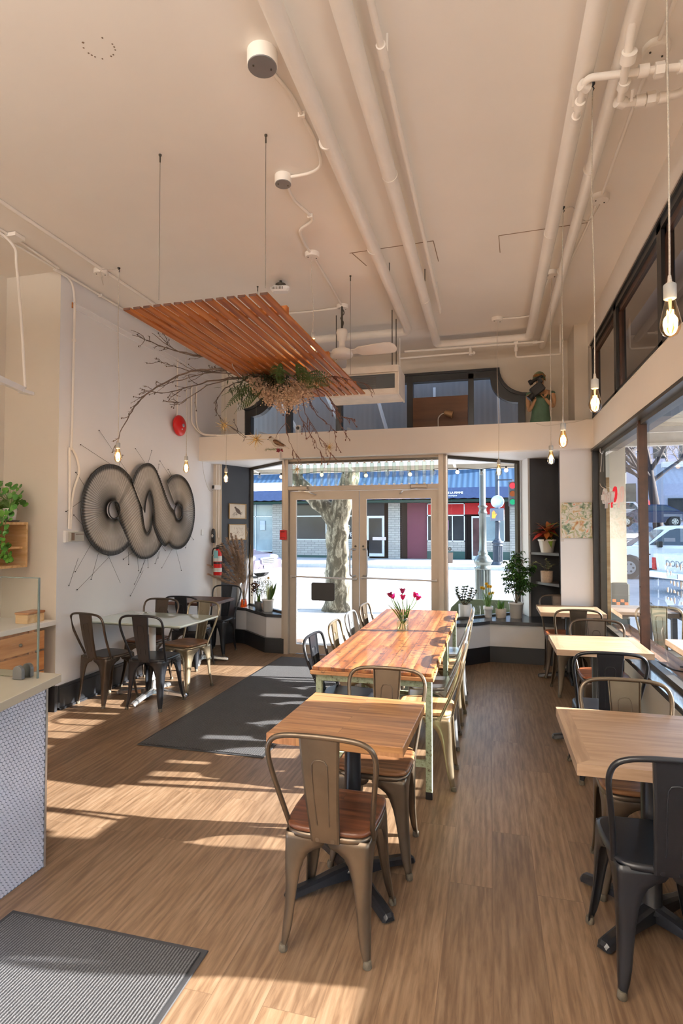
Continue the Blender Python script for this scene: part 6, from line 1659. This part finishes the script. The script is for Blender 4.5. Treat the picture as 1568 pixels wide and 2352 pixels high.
m = MB(); q = [(.085*math.cos(2*PI*k/24), .085*math.sin(2*PI*k/24)) for k in range(24)]
m._add([(.16+x, -.225+(.22+z)*.333, .22+z) for x, z in q], [tuple(range(24))]); m.build('red_emblem', M_RED, bd)
m = MB(); m._add([(.16+x, -.229+(.22+z)*.333, .22+z) for x, z in [(-.012,-.055),(.012,-.055),(.012,-.012),(.055,-.012),(.055,.012),(.012,.012),(.012,.055),(-.012,.055),(-.012,.012),(-.055,.012),(-.055,-.012),(-.012,-.012)]], [tuple(range(12))]); m.build('white_cross', M_WHITE, bd)
m = MB(); m.tube(smooth_path([(-.18,-.11,.34),(-.10,-.12,.30),(-.14,-.13,.26),(-.08,-.14,.22)],4), .004, 4); m.build('scribble', M_BLACK, bd)

# ------------------------------------------------------------------ on the beam ledge: lamp, board, plug camera, carved figure
t = thing('desk_lamp', 'gooseneck lamp with a brass head on the beam ledge before the curved window', 'lamp', (-.62,7.25,2.85))
m = MB(); m.tube(smooth_path([(0,0,0),(-.005,0,.10),(0,0,.18),(.04,0,.225),(.085,0,.235)],6), .008, 8); m.build('gooseneck', plain('brushed_nickel', (.50,.46,.40), .3, .9), t)
m = MB(); m.lathe([(.05,0),(.052,.012),(.01,.016)], 20); m.build('base', MATS['brushed_nickel'], t)
m = MB(); m.X = Matrix.Translation((.075,0,.245)) @ Matrix.Rotation(R(108),4,'Y'); m.lathe([(.012,-.005),(.028,0),(.036,.03),(.046,.10),(.048,.105),(.044,.105),(.03,.02)], 22, caps=False); m.build('lamp_head', plain('warm_brass', (.55,.36,.20), .3, .8), t)
one(MB().bbox(-.965,7.40,2.845,-.262,7.43,3.335,.002), 'rusty_board', wood('rust_brown_board', (.05,.022,.012), (.13,.055,.025), (.21,.10,.045), 'x', 8, None, .5, 1.2), 'rust-brown wooden board leaning behind the gooseneck lamp', 'board')
t = thing('wifi_camera', 'small white camera with a black round lens on the beam ledge', 'camera', (-2.415,7.02,2.852))
m = MB(); m.bbox(-.035,-.02,0,.035,.03,.125,.012); m.build('body', M_WHITE, t)
m = MB(); m.cyl((0,-.025,.085),(0,-.018,.085),.022,n=20); m.build('lens', M_BLACK, t)
# carved figure with an old film camera: skin-modifier body
def skinned(name, pts, edges, radii, mat, parent, sub=2, root=0):
    me = bpy.data.meshes.new(name); me.from_pydata(pts, edges, []); me.materials.append(mat)
    o = bpy.data.objects.new(name, me); COL.objects.link(o); o.parent = parent
    sk = o.modifiers.new('skin','SKIN'); sk.use_smooth_shade = True
    for i, r in enumerate(radii):
        r = r if isinstance(r, tuple) else (r, r)
        me.skin_vertices[0].data[i].radius = r; me.skin_vertices[0].data[i].use_root = (i == root)
    sb = o.modifiers.new('smooth','SUBSURF'); sb.levels = sub; sb.render_levels = sub
    return o
M_SKIN = plain('painted_carved_skin', (.50,.29,.15), .55, var=.12, scale=20)
M_DRESS = plain('sage_green_paint', (.10,.19,.12), .6, var=.2, scale=12)
t = thing('carved_figure', 'carved woman in green cap and dress filming with a black camera, on the beam', 'statue', (.60,7.20,2.852), 0)
t.scale = (1.12,1.12,1.12)
pts = [(0,0,.02),(0,0,.12),(0,0,.22),(0,0,.32),(.0,0,.395),(.0,.0,.44),(-.005,-.005,.49),(-.01,-.005,.545),   # 0-7 trunk to crown
       (.085,.0,.365),(.125,-.01,.345),(.135,-.02,.27),(.125,-.03,.20),(.075,-.08,.245),(.035,-.105,.285),        # 8-13 figure's left arm (right in view)
       (-.085,.0,.365),(-.122,-.01,.34),(-.128,-.02,.25),(-.118,-.03,.165),(-.085,-.08,.225),(-.055,-.11,.285)]      # 14-19 other arm
ed = [(0,1),(1,2),(2,3),(3,4),(4,5),(5,6),(6,7),(3,8),(8,9),(9,10),(10,11),(11,12),(12,13),(3,14),(14,15),(15,16),(16,17),(17,18),(18,19)]
rd = [(.085,.06),(.075,.055),(.068,.052),(.080,.055),.030,.030,(.050,.056),(.040,.044),.038,.032,.026,.024,.021,.013,.038,.030,.025,.022,.020,.013]
skinned('body', pts, ed, rd, M_SKIN, t, root=2)
def hand(base, dirv, palm_up, s, curl, flip):
    base = Vector(base); d = Vector(dirv).normalized(); u = Vector(palm_up).normalized(); sdir = d.cross(u).normalized()*flip
    P = [base, base+d*.028*s]; E_ = [(0,1)]; Rr = [(.013*s,.010*s),(.017*s,.009*s)]
    for k, (o_, l_) in enumerate(((-.018,.036),(-.006,.042),(.006,.040),(.018,.032))):
        i = len(P); q = P[1]+sdir*o_*s+d*.010*s; P.append(q); E_.append((1,i)); Rr.append(.0062*s)
        dd = d.copy()
        for j in range(3):
            dd = (dd+u*curl*.35).normalized(); q = q+dd*l_*s/3; P.append(q); E_.append((len(P)-2,len(P)-1)); Rr.append(.0058*s*(1-.12*j))
    i = len(P); q = base+sdir*-.020*s+d*.008*s; P.append(q); E_.append((0,i)); Rr.append(.007*s)
    dd = (d*.5-sdir*.6+u*.5).normalized()
    for j in range(2): q = q+dd*.017*s; P.append(q); E_.append((len(P)-2,len(P)-1)); Rr.append(.006*s)
    return skinned('hand', [tuple(p) for p in P], E_, Rr, M_SKIN, t, 2, 0)
hand((.035,-.105,.285), (.25,-.10,1), (-.6,-.5,.1), 1.15, .5, 1)
hand((-.055,-.11,.285), (-.65,-.10,.45), (.3,-.2,1), 1.05, .35, -1)
# face details
m = MB(); m.cyl((-.002,-.062,.512),(.004,-.078,.497),.006,.008,8); m.sph((.004,-.076,.496),.008,8,6); m.build('nose', M_SKIN, t)
m = MB(); m.sph((.004,-.066,.474),.014,10,6,(1,.4,.32)); m.build('mouth', plain('painted_lips', (.30,.05,.04), .5), t)
for s_ in (-1,1):
    m = MB(); m.sph((-.004+s_*.024,-.060,.522),.0085,8,6,(1,.5,.6)); m.build('eye', M_BLACK, t)
    m = MB(); m.sph((-.005+s_*.057,.0,.508),.014,8,6,(.4,.8,1.2)); m.build('ear', M_SKIN, t)
m = MB(); rs = []
for zz, r in ((.512,.064),(.535,.066),(.56,.060),(.582,.044),(.598,.020),(.601,.004)): rs.append([(-.012+r*math.cos(a), .006+r*1.02*math.sin(a)+(0 if zz > .53 else .012), zz) for a in [2*PI*k/24 for k in range(24)]])
m.rings(rs, False, True, True); m.build('cap', plain('worn_green_cap', (.15,.20,.12), .7, var=.3), t)
m = MB(); 
for k in range(40):
    a = R(180+rg.uniform(15,165)); m.sph((-.010+.060*math.cos(a), .0+.062*math.sin(a), .545+rg.uniform(-.008,.010)),.008,6,4)
m.build('curls', plain('auburn_curls', (.36,.16,.05), .7), t)
m = MB(); rs = []
for zz, rx, ry in ((.0,.125,.072),(.05,.112,.068),(.12,.096,.062),(.20,.086,.060),(.28,.090,.064),(.335,.102,.062),(.365,.10,.05),(.375,.06,.04)):
    rs.append([(rx*math.cos(a), ry*math.sin(a), zz - (.06 if zz > .34 and math.sin(a) < -.6 else 0)) for a in [2*PI*k/28 for k in range(28)]])
m.rings(rs, True, False, True); m.build('dress', M_DRESS, t)
for s_ in (-1,1):
    m = MB(); m.sph((s_*.112,-.004,.358),.040,14,8,(1,.95,.55)); m.build('cap_sleeve', M_DRESS, t)
m = MB(); m.bbox(-.15,-.08,-.002,.15,.08,.012,.004); m.build('plinth', W_DARKT, t)
cb = MB(); cb.X = Matrix.Translation((-.035,-.145,.375)) @ Matrix.Rotation(R(-38),4,'Y'); cb.bbox(-.075,-.028,-.048,.062,.03,.055,.008)
cb.cyl((-.07,0,-.018),(-.125,0,-.022),.030,.034,18); cb.cyl((-.125,0,-.022),(-.135,0,-.023),.037,.037,18); cm = cb.build('film_camera', M_BLACK, t)
cb = MB(); cb.X = Matrix.Translation((-.028,-.11,.50)) @ Matrix.Rotation(R(-28),4,'Y'); cb.cyl((-.075,0,0),(.045,0,.0),.020,.016,14); cb.cyl((-.075,0,0),(-.105,0,0),.028,.030,14); cb.bbox(-.02,-.02,-.06,.02,.02,0,.004); cb.build('viewfinder', M_BLACK, cm)
t = thing('string_lead', 'thin pale cord sagging along the beam below the carved figure', 'cord'); m = MB(); m.tube(smooth_path([(.52,6.853,2.835),(.62,6.852,2.80),(.78,6.852,2.812),(.95,6.852,2.83),(1.07,6.86,2.862)],5), .0022, 5); m.build('cord', M_CORD, t)
# neon sign on its cable in the side window
t = thing('neon_sign', 'small red Open neon seen edge-on, hanging in the side window by the corner', 'neon sign', (1.165,6.25,1.95), R(90))
text_mesh('Open', .22, plain('white_sign_backing', (.72,.70,.68), .5), 'letter_backing', t, (.0,0,0), (R(90),0,R(180)), .012, shear=.3, extra=.002).location = (0,.012,0)
text_mesh('Open', .22, emis('dim_red_neon', (.85,.04,.05), .7), 'neon_tube', t, (0,-.02,0), (R(90),0,0), .008, shear=-.3)
m = MB(); m.cyl((-.18,0,-.09),(-.18,-.03,-.09),.006); m.tube(smooth_path([(.62,-.05,.60),(.60,-.04,.40),(.66,-.03,.22),(.55,-.03,.14),(.30,-.02,.10),(.1,-.01,.05)],6), .004, 6); m.build('cable', M_CORD, t)
m = MB(); m.bbox(.05,.005,-.03,.23,.03,.03,.004); m.build('transformer', MATS['white_sign_backing'], t)
# hooks on the right window head
t = one(MB().tube(smooth_path([(1.17,6.70,2.50),(1.17,6.70,2.46),(1.19,6.70,2.44),(1.20,6.70,2.465)],4), .004, 6), 'cup_hook', M_WHITE, 'small white hook in the side window head near the corner', 'hook')
# cable lying on the ledge
t = one(MB().tube(smooth_path([(1.28,5.06,.564),(1.30,4.95,.566),(1.33,4.80,.562),(1.40,4.72,.572),(1.44,4.80,.60),(1.45,4.86,.575),(1.40,4.90,.565)],6), .006, 6), 'loose_cable', M_BLACK, 'short black cable curled on the window ledge', 'cable')
# frosted lettering specks on the side glass
t = thing('window_decal', 'patchy white lettering worn off on the side window glass', 'decal', (1.213,4.36,1.26))
rg2 = random.Random(77); m = MB()
for i in range(5):
    for j in range(5):
        y = -.16+i*.075; z = -.13+j*.06
        if rg2.random() < .8:
            w = rg2.uniform(.008,.022); h = rg2.uniform(.010,.028); k = rg2.randint(5,7); m._add([(0, y+w*math.cos(2*PI*a/k)*rg2.uniform(.5,1.2), z+h*math.sin(2*PI*a/k)*rg2.uniform(.5,1.2)) for a in range(k)], [tuple(range(k))])
m.build('vinyl', plain('white_vinyl', (.85,.85,.85), .6), t)['kind'] = 'stuff'
t = thing('sagging_cord', 'thin pale cord sagging on the left wall below the beam end', 'cord'); m = MB(); m.tube(smooth_path([(-3.72,6.87,2.54),(-3.735,6.95,2.36),(-3.735,7.05,2.20),(-3.735,7.16,2.14),(-3.72,7.24,2.20)],5), .0025, 6); m.build('cord', M_CORD, t)

# ------------------------------------------------------------------ patio outside the side windows
M_FENCE = plain('black_fence_board', (.020,.022,.026), .5, var=.2, scale=10)
t = thing('patio_fence', 'black vertical-board patio fence outside the side window', 'fence', (0,0,0))
m = MB(); m.box(1.93,3.0,.66,2.02,7.15,.76); m.build('top_rail', M_FENCE, t)
y = 7.10
while y > 3.0:
    m = MB(); m.box(1.95,y-.035,.02,2.0,y+.035,.66); m.build('board', M_FENCE, t); y -= .42
m = MB(); m.box(1.90,8.20,-.01,2.03,8.30,.66); m.build('end_post', M_FENCE, t)
m = MB(); m.box(1.95,7.15,.60,2.0,8.2,.66); m.build('top_rail', M_FENCE, t)
def patio_table(x, y, lab, c):
    t = thing('patio_table', lab, 'table', (x,y,-.01), 0, 'patio tables')
    m = MB(); m.bbox(-.30,-.30,.69,.30,.30,.74,.004); m.build('tabletop', c, t)
    m = MB(); m.cyl((0,0,.02),(0,0,.69),.03); m.lathe([(.22,0),(.22,.015),(.03,.03)], 20); m.build('pedestal', M_FENCE, t)
patio_table(1.66,5.40-.55,'pale wood patio table outside, its corner showing past the mullion', W_MAPLE)
patio_table(1.62,7.0,'grey-brown patio table outside, behind the mullion', plain('grey_brown_board', (.12,.10,.085), .6))
c = make_chair(M_GLD, None, 'pale metal chair on the patio outside the side window'); c.location = (1.62,6.05,-.01); c.rotation_euler = (0,0,R(180)); c['group'] = 'metal cafe chairs'
# ------------------------------------------------------------------ vehicles
M_TYRE = plain('tyre_rubber', (.02,.02,.022), .8); M_RIM = plain('wheel_rim', (.45,.46,.47), .3, .8); M_CARGL = plain('car_glass', (.03,.045,.06), .08, spec=.8)
M_LAMPW = plain('headlamp', (.75,.78,.8), .1, .2); M_LAMPR = plain('tail_lamp', (.55,.02,.02), .2)
def wheel(x, s, r, t, hw):
    m = MB(); m.cyl((x,s*(hw-.22),r),(x,s*hw,r),r,n=24); w = m.build('wheel', M_TYRE, t)
    m = MB(); m.cyl((x,s*(hw-.02),r),(x,s*(hw+.012),r),r*.62,r*.56,20)
    rm = m.build('hubcap', M_RIM, w)
    m = MB()
    for k in range(6): a = k*PI/3; m.cyl((x+r*.36*math.cos(a),s*(hw+.012),r+r*.36*math.sin(a)),(x+r*.36*math.cos(a),s*(hw+.016),r+r*.36*math.sin(a)),r*.10,n=8)
    m.build('rim_opening', M_TYRE, rm)
def vehicle(name, label, cat, x, y, rz, paint, L_, hw, body, cabin, wheels, r, group='vehicles in the street', z=-.14):
    """body, cabin: side outlines (x,z) with +x to the front"""
    t = thing(name, label, cat, (x,y,z), R(rz), group)
    m = MB(); cx = sum(p[0] for p in body)/len(body); cz = sum(p[1] for p in body)/len(body)
    def ring(yv, s): return [(cx+(px-cx)*s, yv, cz+(pz-cz)*(s*.5+.5)) for px, pz in body]
    m.rings([ring(-hw,.975), ring(-hw+.05,.995), ring(-hw+.25,1), ring(hw-.25,1), ring(hw-.05,.995), ring(hw,.975)], True, True, False); m.build('body', paint, t, recalc=True)
    zb = min(p[1] for p in cabin); zt = max(p[1] for p in cabin)
    def side(s, g=0): return [(px, s*(hw-.06-g-.22*(pz-zb)/(zt-zb)), pz) for px, pz in cabin]
    m = MB(); m.rings([side(-1), side(1)], True, True, False); cb_ = m.build('cabin', paint, t, recalc=True)
    m = MB()   # side glass: shrunk outline just proud of the cabin sides; front and rear screens
    ccx = sum(p[0] for p in cabin)/len(cabin); ccz = (zb+zt)/2
    for s in (-1,1): m._add([(ccx+(px-ccx)*.86, s*(hw-.052-.22*((ccz+(pz-ccz)*.74)-zb)/(zt-zb)), ccz+(pz-ccz)*.74) for px, pz in cabin], [tuple(range(len(cabin)))])
    ma = max(range(len(cabin)), key=lambda i: cabin[i][0]); 
    fr_b = cabin[ma]; fr_t = max([p for p in cabin if p[1] > zt-.12], key=lambda p: p[0]); re_b = min(cabin, key=lambda p: p[0]); re_t = min([p for p in cabin if p[1] > zt-.12], key=lambda p: p[0])
    for (b1, t1, e) in ((fr_b, fr_t, .012), (re_b, re_t, -.012)):
        def at(u, s): px = b1[0]+(t1[0]-b1[0])*u; pz = b1[1]+(t1[1]-b1[1])*u; return (px+e, s*(hw-.12-.22*(pz-zb)/(zt-zb)), pz+.01)
        m._add([at(.1,-1),at(.1,1),at(.9,1),at(.9,-1)], [(0,1,2,3)])
    m.build('windows', M_CARGL, cb_)
    for wx in wheels:
        for s in (-1,1): wheel(wx, s, r, t, hw+.01)
    return t
sedan_b = [(-2.2,.35),(-2.28,.65),(-2.2,.92),(-1.0,.98),(.9,.98),(1.9,.86),(2.25,.68),(2.28,.35),(1.9,.28),(1.82,.46),(1.62,.64),(1.38,.70),(1.14,.64),(.94,.46),(.88,.28),(-.85,.28),(-.93,.46),(-1.13,.64),(-1.37,.70),(-1.61,.64),(-1.81,.46),(-1.9,.28)]
suv_c = [(1.15,.96),(.35,1.50),(.0,1.58),(-1.7,1.56),(-2.1,.98)]
sedan_c = [(1.05,.96),(.25,1.40),(-.1,1.45),(-.95,1.42),(-1.75,.98)]
M_LAV = plain('lavender_grey_metallic', (.11,.10,.15), .25, .5, var=.03)
t = vehicle('suv_car', 'lavender-grey car with its front showing outside the left display window', 'car', -9.75, 19.2, -14, M_LAV, 4.6, .92, sedan_b, suv_c, (1.38,-1.37), .34)
for s in (-1,1):
    m = MB(); m.sph((2.05,s*.66,.76),.17,12,8,(.9,1.3,.55)); m.build('headlamp', M_LAMPW, t)
    m = MB(); m.sph((2.16,s*.62,.44),.07,10,6,(.6,1.6,1)); m.build('fog_lamp', M_LAMPW, t)
m = MB(); m.bbox(2.22,-.36,.55,2.32,.36,.78,.02); gr = m.build('grille', M_CHROME, t)
for k in range(3):
    m = MB(); m.box(2.318,-.33,.58+k*.06,2.326,.33,.60+k*.06); m.build('grille_bar', M_BLACK, gr)
m = MB(); m.box(2.29,-.22,.40,2.31,.22,.50); m.build('number_plate', M_WHITE, t)
m = MB(); m.bbox(2.15,-.8,.26,2.34,.8,.38,.03); m.build('bumper', plain('silver_bumper', (.5,.5,.52), .4), t)
truck_b = [(-2.85,.45),(-2.9,1.05),(-.75,1.08),(1.1,1.10),(1.3,1.12),(2.5,1.02),(2.75,.85),(2.78,.45),(2.35,.40),(2.28,.62),(2.10,.80),(1.85,.87),(1.60,.80),(1.42,.62),(1.35,.40),(-1.15,.40),(-1.22,.62),(-1.4,.80),(-1.65,.87),(-1.9,.80),(-2.08,.62),(-2.15,.45)]
truck_c = [(1.35,1.10),(.55,1.80),(.30,1.88),(-.45,1.88),(-.72,1.80),(-.78,1.08)]
M_TWHT = plain('white_truck_paint', (.78,.80,.82), .25, var=.01)
t = vehicle('pickup_truck', 'white pickup truck facing left outside the side window, nearer its cab', 'truck', 6.55, 22.9, 180, M_TWHT, 5.6, .98, truck_b, truck_c, (1.85,-1.65), .40)
m = MB(); m.bbox(-2.86,-.93,1.04,-.80,.93,1.10,.01); m.build('bed_rail', M_TWHT, t)
m = MB(); m.box(-.1,.985,.45,.02,.990,.46); m.bbox(.8,.94,1.12,.95,1.16,1.34,.02); m.build('wing_mirror', M_BLACK, t)
m = MB(); m.box(1.15,.985,.86,1.30,.992,.90); m.build('badge', M_BLACK, t)
t = vehicle('pickup_truck', 'reflected white pickup built as a second truck with a red tail lamp, at the right edge', 'truck', 7.55, 18.3, 22, M_TWHT, 5.6, .98, truck_b, truck_c, (1.85,-1.65), .40)  # a reflection of a pickup, built here as a solid truck
text_mesh('DODGE', .24, plain('grey_letters', (.25,.27,.3), .5), 'tailgate_lettering', t, (-2.885,0,.80), (R(90),0,R(-90)), .004, extra=.002)
for s in (-1,1):
    m = MB(); m.bbox(-2.90,s*.90-.07,.60,-2.70,s*.90+.085,.95,.01); m.build('tail_lamp', M_LAMPR, t)
m = MB(); m.bbox(-3.02,-.95,.38,-2.86,.95,.58,.02); bp = m.build('rear_bumper', M_CHROME, t)
m = MB(); m.box(-3.03,-.2,.42,-3.02,.2,.55); m.build('number_plate', M_WHITE, bp)
M_BLUEC = plain('blue_car_paint', (.04,.13,.42), .25, .2, var=.02); M_NAVYC = plain('navy_car_paint', (.015,.03,.09), .25, .2); M_SILC = plain('silver_car_paint', (.50,.52,.55), .3, .4)
vehicle('parked_car', 'bright blue car behind the nearer white pickup', 'car', 6.9, 27.5, 178, M_BLUEC, 4.5, .9, sedan_b, suv_c, (1.38,-1.37), .34)
vehicle('parked_car', 'blue car with a high roof beyond the second white pickup', 'car', 10.6, 30.5, 160, M_BLUEC, 4.5, .9, sedan_b, suv_c, (1.38,-1.37), .34, z=.3)
vehicle('parked_car', 'dark navy car farther up the side street beside the tree', 'car', 10.0, 41.0, 175, M_NAVYC, 4.5, .9, sedan_b, sedan_c, (1.38,-1.37), .34, z=1.75)
vehicle('parked_car', 'silver car parked far up the side street', 'car', 8.3, 45.0, 185, M_SILC, 4.5, .9, sedan_b, suv_c, (1.38,-1.37), .34, z=2.0)
# rising ground and buildings beyond
b = MB(); b._add([(3.2,31,-.12),(40,31,-.12),(60,70,3.6),(3.2,70,3.6)], [(0,1,2,3)]); struct(b.build('far_slope', plain('far_asphalt', (.22,.24,.28), .9, var=.15, scale=1)))
def far_building(label, x0, y, x1, h, col, nwin, zb=1.5):
    t = thing('far_building', label, 'building', (x0,y,0), 0, 'buildings up the side street')
    m = MB(); m.box(0,0,0,x1-x0,8,h); m.build('wall', col, t)
    m = MB(); m.box(-.2,-.3,h-.4,x1-x0+.2,0,h); m.build('cornice', M_WHT, t)
    for j in range(max(1,int((h-zb)/2.8))):
        for k in range(nwin):
            x = (x1-x0)*(k+.5)/nwin; m = MB(); m.box(x-.5,-.06,zb+.8+j*2.8,x+.5,-.02,zb+2.4+j*2.8); w = m.build('window', M_SHOPGL, t)
far_building('pale lilac building up the side street at the right edge', 13.6, 56, 24, 11.5, plain('lilac_wall', (.42,.40,.50), .7), 5)
far_building('rose-grey building behind the bare trees', 5.5, 66, 13.0, 9.5, plain('rose_grey_wall', (.42,.36,.38), .8), 4)
far_building('blue-grey shop front beside the dark tree', 12.6, 47, 16.8, 6.6, plain('blue_grey_wall', (.30,.34,.46), .7), 3)
m = MB(); m.box(3.2,60,0,30,62,6); struct(m.build('far_hedge_wall', plain('winter_hedge', (.16,.16,.12), .9, var=.4, scale=1.5)))
def bare_tree(label, x, y, z, h, r, seed, lean=0):
    rr = random.Random(seed); m = MB(); m.tube(smooth_path([(0,0,-.3),(lean*.3,0,h*.2),(lean*.6,0,h*.42)],4), [r*(1-.04*i) for i in range(9)], 9)
    for k in range(7): twigs(m, (lean*(.3+.3*k/7),0,h*(.24+.18*k/7)), (rr.uniform(-1,1),rr.uniform(-.7,.7),rr.uniform(.5,1.3)), h*.34, r*.5, 4, rr, .75, .008)
    return one(m, 'bare_tree', M_TREED if seed%2 else M_TREEL, label, 'tree', 'bare winter trees up the side street', (x,y,z))
M_TREED = plain('dark_winter_bark', (.035,.03,.035), .9); M_TREEL = plain('greyed_winter_bark', (.20,.17,.15), .9)
bare_tree('dark bare tree leaning over the side street, right of the mullion', 11.0, 42.5, 1.8, 9.5, .34, 3, -.9)
bare_tree('greyish bare tree left of the mullion', 8.6, 47, 2.1, 9.0, .22, 4)
bare_tree('faint bare tree farther up between the buildings', 10.8, 55, 2.6, 9.5, .2, 6)
bare_tree('bare tree at the far right against the lilac building', 14.2, 49, 2.2, 8.5, .2, 8)

# ------------------------------------------------------------------ fill lights added out of view behind the viewpoint, to brighten the room
for i, (x, y) in enumerate(((-2.9,-.6),(-.6,-.6),(-2.9,-2.8),(-.6,-2.8),(-1.7,-4.8))):
    t = thing('fill_light', 'long white suspended fill light added behind the viewpoint', 'fill light', (x,y,3.45), 0, 'added fill lights')
    m = MB(); m.box(-.6,-.15,-.06,.6,.15,0); m.build('housing', M_WHITE, t)
    for s in (-.5,.5):
        m = MB(); m.cyl((s,0,0),(s,0,.52),.003,n=5); m.build('hanging_wire', M_WIRE, t)
    ld = bpy.data.lights.new('fill_light_glow', 'AREA'); ld.shape = 'RECTANGLE'; ld.size = 1.15; ld.size_y = .26; ld.energy = FILL_W*.1; ld.color = (1,.95,.93)
    lo = bpy.data.objects.new('fill_light_glow', ld); COL.objects.link(lo); lo.parent = t; lo.location = (0,0,-.065)
    lu = ld.copy(); lu.energy = FILL_W*8.5; lu.color = (1,.93,.86); lo = bpy.data.objects.new('fill_uplight_glow', lu); COL.objects.link(lo); lo.parent = t; lo.location = (0,0,.005); lo.rotation_euler = (PI,0,0)
